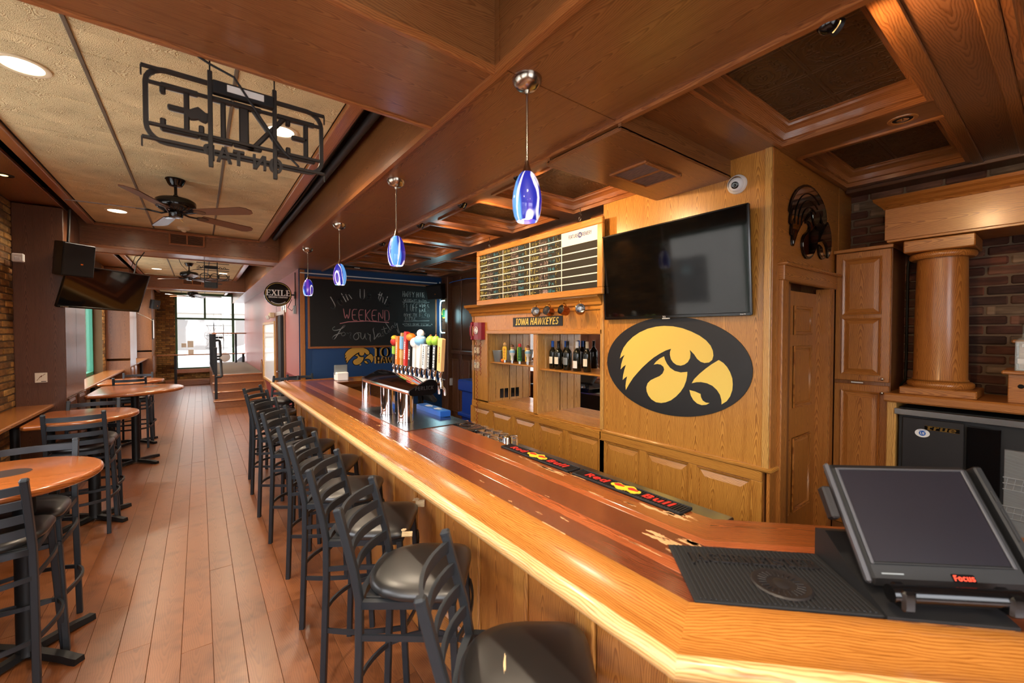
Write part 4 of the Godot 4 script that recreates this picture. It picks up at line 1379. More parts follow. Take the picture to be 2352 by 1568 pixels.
func tap_tower() -> void:
	var t := thing("tap_tower", "polished steel twin column beer tower with a long black capped head", "beer tower", Vector3(1.25, 1.07, -3.2))
	var pl := geo()
	pl.box(Vector3(0.095, 0.002, -0.07), Vector3(0.43, 0.004, 1.06), 2, 0.001)
	put(t, "base_plate", pl, "steel")
	for zc in [-0.2, 0.17]:
		var c := geo()
		c.lathe([Vector2(0.066, 0.004), Vector2(0.066, 0.24)], 36, Transform3D(Basis.from_scale(Vector3(0.85, 1, 1.0)), Vector3(0.0, 0, zc)))
		put(t, "column", c, "chrome")
		var rg := geo()
		rg.lathe([Vector2(0.072, 0.004), Vector2(0.072, 0.01), Vector2(0.066, 0.013)], 36, Transform3D(Basis.from_scale(Vector3(0.85, 1, 1.0)), Vector3(0, 0, zc)))
		put(t, "column_ring", rg, "chrome")
	var hp := [Vector2(-0.115, 0.262), Vector2(-0.105, 0.245), Vector2(-0.085, 0.238), Vector2(0.055, 0.235), Vector2(0.09, 0.25), Vector2(0.105, 0.285), Vector2(0.098, 0.325), Vector2(0.075, 0.345), Vector2(0.03, 0.345), Vector2(-0.095, 0.285), Vector2(-0.112, 0.275)]
	var fl := []
	for p in hp:
		fl.append(Vector2(p.x, p.y))
	var h := geo()
	h.sweep(fl, [Vector3(0.02, 0, 0.44), Vector3(0.02, 0, -0.56)])
	put(t, "head", smooth_normals(h, 0.8), "chrome")
	for e in [[0.44, 0.462], [-0.56, -0.582]]:
		var cp := geo()
		cp.sweep(fl, [Vector3(0.02, 0, e[0]), Vector3(0.02, 0, e[1])] if e[0] < 0 else [Vector3(0.02, 0, e[1]), Vector3(0.02, 0, e[0])])
		put(t, "end_cap", cp, "gloss_black")
	var tx := geo()
	tx.text("PERLICK", 0.036, Transform3D(Basis.IDENTITY, Vector3(0.02, 0.288, 0.463)), "Droid Sans", true, 0.0, 0.0008)
	put(t, "maker_name", tx, "rubber_gloss")
	# faucets and their handles, each handle of its own look
	var hs := [
		["orange_top", "tap handle with a yellow and red helmet shaped knob and lime label"], ["orange", "tall bright orange tap handle"], ["blue_board", "slim brown tap handle carrying a sky blue plaque"],
		["red", "tall red tap handle with white lettering"], ["leaf", "black tap handle topped by an orange leaf"], ["white_round", "white tap handle with a round yellow badge"], ["white_big", "broad white speckled tap handle with pale blue disc"],
		["white_slim", "slim plain white tap handle beside the hop topped pair"], ["hop_a", "black tap handle topped by a green hop next to the white one"], ["hop_b", "black tap handle topped by a green hop next to the bare wood one"],
		["timber", "bare pale wood tap handle at the near end of tower"]]
	for i in hs.size():
		var z := -3.70 + i * 0.092
		tap_handle(hs[i][0], hs[i][1], Vector3(1.40, 1.385, z))
		var f := geo()
		var o := Vector3(0.125, 0.30, z + 3.2)
		f.tube([o, o + Vector3(0.05, 0, 0)], 0.014, 10)
		f.lathe([Vector2(0.0, -0.03), Vector2(0.016, -0.03), Vector2(0.017, 0.02), Vector2(0.011, 0.035), Vector2(0.008, 0.05)], 12, Transform3D(Basis.IDENTITY, o + Vector3(0.045, 0, 0)))
		f.tube([o + Vector3(0.05, -0.01, 0), o + Vector3(0.075, -0.04, 0), o + Vector3(0.08, -0.085, 0)], 0.01, 8)
		put(t, "faucet", f, "chrome")

func tap_handle(kind: String, label: String, at: Vector3) -> void:
	var t := thing("beer_tap", label, "tap handle", Vector3(at.x + 0.015, at.y + 0.035, at.z), 0.0, "tap handles on the beer tower")
	t.rotation.x = 0.10
	var fer := geo()
	fer.lathe([Vector2(0.0, 0.0), Vector2(0.01, 0.0), Vector2(0.012, 0.02), Vector2(0.016, 0.035), Vector2(0.016, 0.05), Vector2(0.0, 0.05)], 12)
	put(t, "ferrule", fer, "chrome")
	# handles are paddles that face -x (the drinkers' side) and +x
	var turned := Transform3D(Basis(Vector3.UP, -PI * 0.5), Vector3.ZERO)
	var paddle := func(w0: float, w1: float, y0: float, y1: float, th: float, m: String, nm := "grip") -> void:
		var g := geo()
		g.prism(PackedVector2Array([Vector2(-w0 * 0.5, y0), Vector2(w0 * 0.5, y0), Vector2(w1 * 0.5, y1 - 0.006), Vector2(w1 * 0.5 - 0.006, y1), Vector2(-w1 * 0.5 + 0.006, y1), Vector2(-w1 * 0.5, y1 - 0.006)]), th, turned * Transform3D(Basis.IDENTITY, Vector3(0, 0, -th * 0.5)))
		put(t, nm, g, m)
	var words := func(s: String, size: float, y: float, m: String, d: float) -> void:
		var g := geo()
		var at2 := Transform3D(Basis(Vector3.UP, -PI * 0.5) * Basis(Vector3.BACK, -PI * 0.5), Vector3(-d, y, 0.0))
		if s == "~":    # print too small to read
			for k in 9:
				g.box(Vector3(-0.07 + k * 0.017, 0, 0), Vector3(0.009 + 0.003 * (k % 3), size * 0.5, 0.001), 0, 0.0, at2)
		else:
			g.text(s, size, at2, "Droid Sans", true, 0.0, 0.001)
		put(t, "lettering", g, m)
	var ball := func(r: float, y: float, m: String, nm: String, sq := 1.0) -> void:
		var g := geo()
		var pr := []
		for i in 9:
			var f := PI * i / 8.0
			pr.append(Vector2(sin(f) * r, -cos(f) * r * sq))
		g.lathe(pr, 14, Transform3D(Basis.IDENTITY, Vector3(0, y, 0)), 0.3)
		put(t, nm, g, m)
	match kind:
		"orange_top":
			paddle.call(0.026, 0.04, 0.05, 0.15, 0.02, "matte_black")
			paddle.call(0.05, 0.05, 0.14, 0.21, 0.024, "lime", "label")
			ball.call(0.036, 0.25, "red", "knob")
			ball.call(0.03, 0.285, "yellow", "crest", 0.8)
		"orange":
			paddle.call(0.044, 0.066, 0.05, 0.30, 0.03, "orange")
			words.call("~", 0.03, 0.17, "white", 0.016)
		"blue_board":
			paddle.call(0.03, 0.036, 0.05, 0.33, 0.024, "oak_pale")
			paddle.call(0.05, 0.05, 0.19, 0.30, 0.03, "sky_blue", "plaque")
			paddle.call(0.046, 0.046, 0.11, 0.18, 0.028, "tan_wood", "plaque")
		"red":
			paddle.call(0.044, 0.056, 0.05, 0.34, 0.03, "red")
			words.call("~", 0.032, 0.18, "white", 0.016)
		"leaf":
			paddle.call(0.036, 0.046, 0.05, 0.26, 0.026, "matte_black")
			words.call("EXILE", 0.034, 0.15, "white", 0.014)
			ball.call(0.042, 0.295, "orange", "leaf_knob", 0.8)
		"white_round":
			paddle.call(0.036, 0.05, 0.05, 0.24, 0.026, "white")
			ball.call(0.044, 0.25, "white", "round_head")
			ball.call(0.03, 0.262, "yellow", "badge", 0.9)
		"white_big":
			paddle.call(0.044, 0.086, 0.05, 0.30, 0.03, "white")
			ball.call(0.05, 0.27, "sky_blue", "disc", 0.9)
			ball.call(0.03, 0.325, "white", "tip", 1.1)
		"white_slim":
			paddle.call(0.04, 0.05, 0.05, 0.24, 0.024, "white")
			words.call("~", 0.024, 0.15, "matte_black", 0.013)
		"hop_a", "hop_b":
			paddle.call(0.036, 0.044, 0.05, 0.24, 0.026, "gloss_black")
			words.call("BIG GROVE", 0.03, 0.145, "white", 0.014)
			ball.call(0.034, 0.27, "lime", "hop", 1.15)
			ball.call(0.01, 0.308, "oak_brown", "hop_stem")
		"timber":
			paddle.call(0.06, 0.07, 0.05, 0.29, 0.028, "tan_wood")
			words.call("ALLAGASH", 0.024, 0.17, "oak_brown", 0.015)

func rubber_things() -> void:
	# two long bar runners
	for i in 2:
		var z0: float = [-2.02, -1.43][i]
		var r := thing("bar_runner", ["rubber bar runner with red and yellow lettering beside the shaker tin", "rubber bar runner with red and yellow lettering nearest the counter corner"][i], "bar mat", Vector3(1.465, 1.07, z0 + 0.285), 0.0, "rubber runners along the back of the bar")
		var f := geo()
		f.box(Vector3(0, 0.003, 0), Vector3(0.085, 0.006, 0.565), 2, 0.002)
		for s in [-1, 1]:
			f.box(Vector3(s * 0.04, 0.006, 0), Vector3(0.005, 0.012, 0.565), 2, 0.002)
			f.box(Vector3(0, 0.006, s * 0.28), Vector3(0.085, 0.012, 0.005), 0, 0.002)
		put(r, "tray", f, "rubber")
		var nb := geo()
		for k in 46:
			nb.box(Vector3(0, 0.008, -0.27 + k * 0.012), Vector3(0.068, 0.004, 0.005), 0, 0.0)
		put(r, "ribs", nb, "rubber_gloss").set_meta("kind", "stuff")
		for k in 2:
			var tx := geo()
			tx.text("Red" if k == 0 else "Bull", 0.055, Transform3D(Basis(Vector3.BACK, Vector3.RIGHT, Vector3.UP), Vector3(0.0, 0.0105, -0.16 + k * 0.32)), "Droid Sans", true, 0.1, 0.002, true, 1.35)
			put(r, "lettering", tx, "red")
		var em := geo()
		var pts := PackedVector2Array()
		for k in 28:
			var f2 := TAU * k / 28.0
			pts.append(Vector2(cos(f2) * 0.075, sin(f2) * 0.028 * (1.0 + 0.35 * sin(f2 * 6.0))))
		em.prism(pts, 0.004, Transform3D(Basis(Vector3.BACK, Vector3.RIGHT, Vector3.UP), Vector3(0, 0.009, 0)))
		put(r, "yellow_emblem", em, "yellow")
		var em2 := geo()
		for s in [-1, 1]:
			var p2 := PackedVector2Array()
			for k in 16:
				var f3 := TAU * k / 16.0
				p2.append(Vector2(s * 0.036 + cos(f3) * 0.026, 0.004 + sin(f3) * 0.012 * (1.0 + 0.3 * cos(f3 * 3.0))))
			em2.prism(p2, 0.0015, Transform3D(Basis(Vector3.BACK, Vector3.RIGHT, Vector3.UP), Vector3(0, 0.013, 0)))
		put(r, "red_emblem", em2, "red")
	# ribbed service mat by the till
	var m := thing("service_mat", "ribbed black rubber service mat on the angled end of bar", "bar mat", Vector3(1.243, 1.07, -0.508), -0.775)
	var g := geo()
	g.box(Vector3(0, 0.004, 0), Vector3(0.432, 0.008, 0.284), 0, 0.002)
	put(m, "base", g, "rubber")
	var rb := geo()
	for k in 33:
		var x := -0.2 + k * 0.0125
		rb.box(Vector3(x, 0.0095, 0), Vector3(0.006, 0.005, 0.27), 2, 0.0012)
	put(m, "ribs", rb, "rubber").set_meta("kind", "stuff")
	var em := geo()
	em.lathe([Vector2(0, 0.013), Vector2(0.058, 0.0135), Vector2(0.062, 0.015), Vector2(0.068, 0.0155), Vector2(0.072, 0.012), Vector2(0.072, 0.004)], 40, Transform3D(Basis.IDENTITY, Vector3(0.03, 0, 0.045)))
	for k in 24:
		var f := TAU * k / 24.0
		em.box(Vector3.ZERO, Vector3(0.02, 0.003, 0.003), 0, 0.0008, Transform3D(Basis(Vector3.UP, -f), Vector3(0.03 + cos(f) * 0.045, 0.0145, 0.045 + sin(f) * 0.045)))
	em.lathe([Vector2(0, 0.018), Vector2(0.018, 0.017), Vector2(0.026, 0.0135)], 16, Transform3D(Basis.from_scale(Vector3(0.7, 1, 1)), Vector3(0.03, 0, 0.045)))
	put(m, "round_emblem", em, "rubber_gloss")
	var tx := geo()
	tx.text("JAGERMEISTER", 0.062, Transform3D(Basis(Vector3.RIGHT, -PI * 0.5), Vector3(0.0, 0.0135, -0.065)), "Droid Serif", true, 0.0, 0.004, true, 0.72)
	put(m, "lettering", tx, "rubber_gloss")

func terminal() -> void:
	var t := thing("till_terminal", "black touchscreen till terminal tilted on the angled end of bar", "till", Vector3(1.5145, 1.27, -0.2375))
	var ex := Vector3(0.22, 0.006, 0.21).normalized()
	var ey := Vector3(0.092, 0.19, -0.101).normalized()
	t.basis = Basis(ex, ey, ex.cross(ey).normalized()).orthonormalized()
	var c := geo()
	c.box(Vector3(0.005, -0.016, -0.022), Vector3(0.362, 0.302, 0.042), 1, 0.014)
	c.box(Vector3(0.005, -0.02, -0.055), Vector3(0.27, 0.2, 0.05), 1, 0.02)
	put(t, "case", c, "matte_black")
	piece(t, "screen", Vector3(0, 0, 0.0), Vector3(0.306, 0.23, 0.002), "terminal_screen", 1, 0.0)
	for s in [-1, 1]:
		piece(t, "bezel", Vector3(s * 0.158, 0, 0.002), Vector3(0.008, 0.244, 0.005), "bezel_grey", 1, 0.002)
	piece(t, "bezel", Vector3(0, 0.119, 0.002), Vector3(0.32, 0.006, 0.005), "bezel_grey", 0, 0.002)
	piece(t, "bezel", Vector3(0, -0.119, 0.001), Vector3(0.32, 0.006, 0.004), "matte_black", 0, 0.002)
	var fr := geo()
	fr.box(Vector3(-0.177, -0.014, -0.008), Vector3(0.012, 0.30, 0.02), 1, 0.005)
	put(t, "side_trim", fr, "bezel_grey")
	var lp := geo()
	lp.box(Vector3(0.035, -0.146, 0.0), Vector3(0.05, 0.018, 0.002), 0, 0.0005)
	put(t, "name_plate", lp, "gloss_black")
	var tx := geo()
	tx.text("Focus", 0.017, Transform3D(Basis.IDENTITY, Vector3(0.035, -0.146, 0.0016)), "Droid Sans", true, 0.0, 0.0006)
	put(t, "maker_name", tx, "red_led")
	var tx2 := geo()
	tx2.box(Vector3(-0.12, -0.142, -0.0005), Vector3(0.05, 0.003, 0.001), 0, 0.0)
	put(t, "model_strip", tx2, "zinc")
	var rd := geo()
	rd.box(Vector3(-0.198, 0.03, -0.02), Vector3(0.022, 0.085, 0.03), 1, 0.004)
	put(t, "finger_reader", rd, "rubber_gloss")
	var cr := geo()
	cr.box(Vector3(0.198, 0.0, -0.012), Vector3(0.02, 0.26, 0.04), 1, 0.004)
	cr.box(Vector3(0.197, 0.05, 0.009), Vector3(0.006, 0.03, 0.003), 1, 0.001)
	cr.box(Vector3(0.197, -0.02, 0.009), Vector3(0.004, 0.08, 0.003), 1, 0.001)
	put(t, "card_reader", cr, "matte_black")
	var inv := t.transform.affine_inverse()
	# stand: a sloping foot on the bar and a hinge under the screen
	var fw := inv * Transform3D(Basis(Vector3(1, 0, 1).normalized(), Vector3.UP, Vector3(-1, 0, 1).normalized()), Vector3(1.40, 1.07, -0.17))
	var st := geo()
	st.prism(PackedVector2Array([Vector2(-0.15, 0.002), Vector2(0.15, 0.002), Vector2(0.15, 0.012), Vector2(0.0, 0.055), Vector2(-0.1, 0.10), Vector2(-0.15, 0.085)]), 0.27, fw * Transform3D(Basis(Vector3.BACK, Vector3.UP, Vector3.LEFT), Vector3(0.135, 0, -0.13)))
	put(t, "stand", st, "matte_black")
	var hg := geo()
	hg.tube([inv * Vector3(1.30, 1.135, -0.25), inv * Vector3(1.5, 1.14, -0.06)], 0.02, 12)
	for k in [0.1, 0.9]:
		var p := Vector3(1.30, 1.128, -0.25).lerp(Vector3(1.5, 1.132, -0.06), k)
		hg.box(Vector3.ZERO, Vector3(0.03, 0.05, 0.05), 1, 0.006, inv * Transform3D(Basis(Vector3.UP, -PI * 0.25), p))
	put(t, "hinge", hg, "gloss_black")
	var cb := geo()
	cb.tube([inv * Vector3(1.56, 1.15, 0.0), inv * Vector3(1.58, 1.10, 0.08), inv * Vector3(1.6, 1.08, 0.2), inv * Vector3(1.72, 1.078, 0.34)], 0.009, 8)
	put(t, "cable", cb, "rubber_gloss")

# ------------------------------------------------------------------ back bar with mirrors
func back_bar() -> void:
	var c := thing("back_bar", "built-in honey oak back bar with two mirrored niches and raised panels", "cabinet", Vector3(2.8, 0, -3.49))
	var zo := 3.49
	piece(c, "back_board", Vector3(0.36, 1.05, 0), Vector3(0.06, 2.06, 2.1), "oak_brown", 1, 0.0)
	# face boards round the two openings
	piece(c, "face_board", Vector3(0.012, 1.87, 0.0), Vector3(0.024, 0.26, 2.12), "oak_honey", 1, 0.002, Vector2(0.05, 0.55))
	piece(c, "face_board", Vector3(0.012, 1.33, -0.90), Vector3(0.024, 0.83, 0.30), "oak_honey", 1, 0.002, Vector2(0.3, 0.2))
	piece(c, "face_board", Vector3(0.010, 1.33, 0.14), Vector3(0.03, 0.85, 0.055), "oak_honey_plain", 1, 0.004)
	piece(c, "top_casing", Vector3(-0.006, 1.758, 0.14), Vector3(0.024, 0.045, 1.83), "oak_honey_plain", 2, 0.005)
	piece(c, "side_casing", Vector3(-0.004, 1.33, -0.752), Vector3(0.03, 0.82, 0.03), "oak_honey_plain", 1, 0.006)
	for k in [0, 1]:
		var z0: float = [-4.246, -3.325][k] + zo
		var z1: float = [-3.375, -2.445][k] + zo
		var zc := (z0 + z1) * 0.5
		piece(c, "mirror", Vector3(0.323, 1.325, zc), Vector3(0.006, 0.86, z1 - z0), "mirror", 1, 0.0).set_meta("label", "tall mirror at the back of the niche")
		for s in [0, 1]:
			for j in 3:
				piece(c, "side_board", Vector3(0.055 + j * 0.105, 1.325, (z0 + 0.006) if s == 0 else (z1 - 0.006)), Vector3(0.101, 0.85, 0.014), "oak_pale", 1, 0.003)
		piece(c, "ceiling_board", Vector3(0.16, 1.755, zc), Vector3(0.32, 0.02, z1 - z0), "oak_honey_plain", 2, 0.0)
		for j in 7:
			piece(c, "slat", Vector3(0.03 + j * 0.046, 0.905, zc), Vector3(0.043, 0.016, z1 - z0), "oak_honey_plain", 2, 0.003)
		var sh := geo()
		sh.sweep([Vector2(0.005, -0.012), Vector2(0.0, -0.018), Vector2(-0.27, -0.018), Vector2(-0.27, 0.0), Vector2(0.0, 0.0), Vector2(0.005, -0.006)], [Vector3(0.035, 0, z0), Vector3(0.035, 0, z1)])
		put(c, "shelf", sh, "oak_honey_plain", "", Vector3(0, [1.40, 1.378][k], 0))
	for z in [-4.19, -4.10]:
		var o := geo()
		o.box(Vector3(0.0, 0, 0), Vector3(0.055, 0.115, 0.006), 1, 0.003)
		put(c, "socket_plate", o, "gloss_black", "", Vector3(0.20 if z < -4.15 else 0.27, 1.0, -4.246 + zo + 0.016))
	# crown along the top
	var cr := geo()
	cr.sweep([Vector2(-0.02, 1.955), Vector2(0.012, 1.955), Vector2(0.016, 1.985), Vector2(0.03, 1.998), Vector2(0.036, 2.02), Vector2(0.06, 2.05), Vector2(0.078, 2.062), Vector2(0.084, 2.095), Vector2(-0.02, 2.095)], [Vector3(0.3, 0, -1.10), Vector3(0.0, 0, -1.10), Vector3(0.0, 0, 1.06)])
	put(c, "crown_moulding", cr, "oak_honey_plain")
	piece(c, "top_board", Vector3(0.17, 2.085, 0), Vector3(0.36, 0.02, 2.12), "oak_honey_plain", 2, 0.0)
	# dado below: rail, stiles and raised panels, on through the television wall
	var zs := [-4.60, -4.172, -3.728, -3.314, -2.889, -2.445]
	wainscot(c, Vector3(0, 0, zo), zs, 0.0)
	piece(c, "end_board", Vector3(0.17, 1.03, -1.10), Vector3(0.34, 2.06, 0.03), "oak_honey_plain", 1, 0.003)
	var hw := get_node("wall_back")
	wainscot(hw, Vector3(2.8, 0, 0), [-2.43, -2.021, -1.602, -1.181], 2.8)
	var cap := geo()
	cap.sweep([Vector2(-0.0, 0.885), Vector2(0.012, 0.885), Vector2(0.02, 0.893), Vector2(0.02, 0.905), Vector2(0.012, 0.915), Vector2(0.0, 0.915)], [Vector3(2.80, 0, -2.43), Vector3(2.80, 0, -1.11), Vector3(2.9, 0, -1.11)])
	put(hw, "rail_cap", cap, "oak_honey_plain")
	wall_signs()
	shelf_things()

func wainscot(parent: Node, off: Vector3, zs: Array, _x: float) -> void:
	var z0: float = zs[0]
	var z1: float = zs[-1]
	var x := off.x if off.x > 1.0 else 0.0
	var dz := off.z if off.x < 1.0 else 0.0
	piece(parent, "dado_rail", Vector3(x + 0.004, 0.858, (z0 + z1) * 0.5 + dz), Vector3(0.03, 0.078, z1 - z0 + (0.07 if x > 1.0 else 0.0)), "oak_honey_plain", 2, 0.005)
	piece(parent, "dado_backing", Vector3(x + 0.02, 0.42, (z0 + z1) * 0.5 + dz), Vector3(0.03, 0.82, z1 - z0 + (0.07 if x > 1.0 else 0.0)), "oak_honey", 1, 0.0)
	for i in zs.size():
		piece(parent, "dado_stile", Vector3(x + 0.004, 0.42, zs[i] + dz), Vector3(0.024, 0.80, 0.07), "oak_honey_plain", 1, 0.004)
		if i < zs.size() - 1:
			raised(parent, Vector3(x + 0.004, 0.42, (zs[i] + zs[i + 1]) * 0.5 + dz), zs[i + 1] - zs[i] - 0.09, 0.76, "oak_honey", -PI * 0.5, 0.045, 0.012, "dado_panel")

# the bird head emblem: four outlines in millimetres about the oval's centre
const EMBLEM := [
	[-452, 34, -441, 75, -415, 125, -377, 169, -326, 212, -262, 249, -186, 278, -113, 293, -42, 298, 32, 294, 104, 280, 173, 256, 235, 227, 283, 194, 315, 159, 331, 124, 335, 91, 327, 62, 306, 44, 274, 38, 245, 45, 220, 64, 197, 95, 163, 126, 170, 99, 167, 67, 150, 37, 124, 18, 95, 8, 62, 12, 35, 28, 16, 52, 8, 82, 8, 104, 17, 129, -28, 114, -79, 88, -131, 56, -177, 21, -232, -26, -274, -68, -317, -113, -353, -162, -391, -221, -394, -188, -389, -150, -378, -108, -402, -124, -423, -142, -419, -103, -407, -59, -391, -15, -418, -32, -444, -56, -438, -12, -423, 32, -404, 66, -430, 51],
	[-130, 2, -111, 25, -78, 51, -42, 70, -31, 41, -15, 14, 10, -13, 47, -33, 95, -41, 147, -32, 146, -57, 139, -96, 122, -141, 96, -181, 61, -219, 19, -253, -25, -274, -63, -284, -108, -284, -148, -267, -175, -241, -191, -211, -195, -179, -183, -146, -156, -120, -116, -99, -77, -81, -52, -59, -39, -30, -46, -8, -68, 6, -98, 9],
	[372, 64, 403, 46, 428, 20, 448, -13, 462, -51, 466, -90, 463, -130, 450, -171, 428, -206, 394, -232, 393, -203, 383, -169, 362, -139, 331, -114, 292, -100, 249, -96, 216, -100, 181, -111, 199, -80, 237, -40, 280, -2, 322, 31],
	[164, -161, 205, -166, 247, -179, 250, -201, 263, -223, 285, -234, 312, -234, 288, -249, 256, -256, 223, -249, 195, -229, 175, -199]]

func outline(i: int, s: float, grow := 0.0) -> PackedVector2Array:
	var p := PackedVector2Array()
	var l: Array = EMBLEM[i]
	for k in range(0, l.size(), 2):
		p.append(Vector2(l[k], l[k + 1]) * s)
	if grow != 0.0:
		var o := Geometry2D.offset_polygon(p, grow, Geometry2D.JOIN_ROUND)
		if o.size():
			p = o[0]
	return p

func facing_room(at: Vector3) -> Transform3D:    # a flat thing on the television wall: its x runs along +z, it faces -x
	return Transform3D(Basis(Vector3(0, 0, 1), Vector3.UP, Vector3(-1, 0, 0)), at)

func wall_signs() -> void:
	var s := thing("wall_emblem", "large black oval wall sign with a yellow bird head emblem", "wall sign", Vector3(2.8, 1.503, -1.795))
	s.basis = Basis(Vector3(0, 0, 1), Vector3.UP, Vector3(-1, 0, 0))
	var ov := PackedVector2Array()
	for k in 72:
		var f := TAU * k / 72.0
		ov.append(Vector2(cos(f) * 0.588, sin(f) * 0.366))
	var g := geo()
	g.prism(ov, 0.006)
	put(s, "oval_board", g, "vinyl_black")
	for i in 4:
		var e := geo()
		e.prism(outline(i, 0.001), 0.0012, Transform3D(Basis.IDENTITY, Vector3(0, 0, 0.006)))
		put(s, "bird_head", e, "gold_paint")
	# the same emblem on the blue wall, and its lettering
	var d := thing("wall_decal", "gold bird head decal with black outline low on blue wall", "wall decal", Vector3(2.306, 1.329, -7.7))
	for i in 4:
		var o := geo()
		o.prism(outline(i, 0.00055, 0.011), 0.001)
		put(d, "outline", o, "gloss_black")
		var e := geo()
		e.prism(outline(i, 0.00055), 0.002)
		put(d, "bird_head", e, "ochre")
	var dot := geo()
	dot.lathe([Vector2(0.0, 0.001), Vector2(0.016, 0.001), Vector2(0.016, 0.0), Vector2(0.0, 0.0)], 14, Transform3D(Basis(Vector3.RIGHT, PI * 0.5), Vector3(0.02, -0.155, 0)))
	put(d, "dot", dot, "ochre")
	var tx := thing("wall_lettering", "black and gold two line team lettering on the blue wall", "wall lettering", Vector3(2.98, 1.33, -7.7))
	for k in [["IOWA", 0.26, 0.055, 1.0], ["HAWKEYES", 0.155, -0.095, 0.95]]:
		var a := geo()
		a.text(k[0], k[1], Transform3D(Basis.IDENTITY, Vector3(0, k[2], 0.001)), "Droid Serif" if k[0] == "IOWA" else "Droid Sans", true, 0.0, 0.001, true, k[3] * 1.06)
		var hi := geo()
		hi.text(k[0], k[1] * 0.98, Transform3D(Basis.IDENTITY, Vector3(0, k[2], 0.0022)), "Droid Serif" if k[0] == "IOWA" else "Droid Sans", true, 0.0, 0.001, true, k[3])
		for q in a.v.size():
			a.v[q].x = a.v[q].x + (0.008 if a.n[q].x > 0.0 else (-0.008 if a.n[q].x < 0.0 else 0.0))
		put(tx, "letter_outline", a, "ochre")
		put(tx, "lettering", hi, "gloss_black")
	# small name board above the niches
	var nb := thing("name_board", "narrow black name board with slanted yellow capitals above the mirrors", "wall sign", Vector3(2.8, 1.866, -3.33))
	nb.basis = Basis(Vector3(0, 0, 1), Vector3.UP, Vector3(-1, 0, 0))
	piece(nb, "board", Vector3(0, 0, 0.004), Vector3(0.79, 0.098, 0.008), "vinyl_black", 0, 0.001)
	var nt := geo()
	nt.text("IOWA HAWKEYES", 0.098, Transform3D(Basis.IDENTITY, Vector3(0, 0, 0.0085)), "Droid Sans", true, 0.22, 0.001, true, 0.86)
	put(nb, "lettering", nt, "gold_paint")
	# the beer menu hanging from two hooks
	var mb := thing("menu_board", "oak framed menu board hand lettered in coloured marker hanging above mirrors", "menu board", Vector3(2.71, 2.40, -3.348))
	mb.basis = Basis(Vector3(0, 0, 1), Vector3.UP, Vector3(-1, 0, 0))
	var W := 1.976
	var H := 0.652
	piece(mb, "board", Vector3(0, 0, -0.012), Vector3(W - 0.04, H - 0.04, 0.016), "slate", 0, 0.0)
	for q in [[0, 1, W, 0.06], [0, -1, W, 0.06], [1, 0, 0.06, H - 0.12], [-1, 0, 0.06, H - 0.12]]:
		piece(mb, "frame_bar", Vector3(q[0] * (W - 0.06) * 0.5, q[1] * (H - 0.06) * 0.5, -0.006), Vector3(q[2], q[3], 0.034), "oak_honey_plain", 0 if q[0] == 0 else 1, 0.006)
	var xs := [-0.928, -0.457, 0.014, 0.484, 0.943]
	for k in [1, 2, 3]:
		piece(mb, "white_line", Vector3(xs[k], 0, -0.0035), Vector3(0.008, 0.558, 0.002), "white", 1, 0.0)
	for r in range(1, 8):
		piece(mb, "white_line", Vector3((xs[0] + (xs[3] if r < 3 else xs[4])) * 0.5, 0.28 - r * 0.07, -0.0036), Vector3((xs[3] if r < 3 else xs[4]) - xs[0], 0.0095, 0.002), "white", 0, 0.0)
	piece(mb, "white_panel", Vector3((xs[3] + xs[4]) * 0.5, 0.21, -0.003), Vector3(0.459, 0.14, 0.002), "white", 0, 0.0)
	var ft := geo()
	ft.text("FEATURED", 0.046, Transform3D(Basis.IDENTITY, Vector3(0.644, 0.215, -0.0012)), "Droid Sans", true, 0.0, 0.0006, true, 0.62)
	ft.text("BREWERY", 0.046, Transform3D(Basis.IDENTITY, Vector3(0.793, 0.215, -0.0012)), "Droid Sans", true, 0.0, 0.0006, true, 0.62)
	ft.lathe([Vector2(0, 0), Vector2(0.025, 0), Vector2(0.025, 0.0008), Vector2(0, 0.0008)], 24, Transform3D(Basis(Vector3.RIGHT, PI * 0.5), Vector3(0.719, 0.215, -0.0012)))
	put(mb, "print", ft, "navy")
	var fw := geo()
	fw.strokes([[Vector2(-0.012, 0.012), Vector2(-0.012, -0.008), Vector2(-0.003, -0.008)], [Vector2(-0.002, 0.004), Vector2(0.003, 0.008), Vector2(0.003, -0.01)], [Vector2(0.009, 0.01), Vector2(0.009, -0.01), Vector2(0.015, -0.01)]], 0.004, Transform3D(Basis.IDENTITY, Vector3(0.719, 0.215, -0.0002)))
	put(mb, "print", fw, "white")
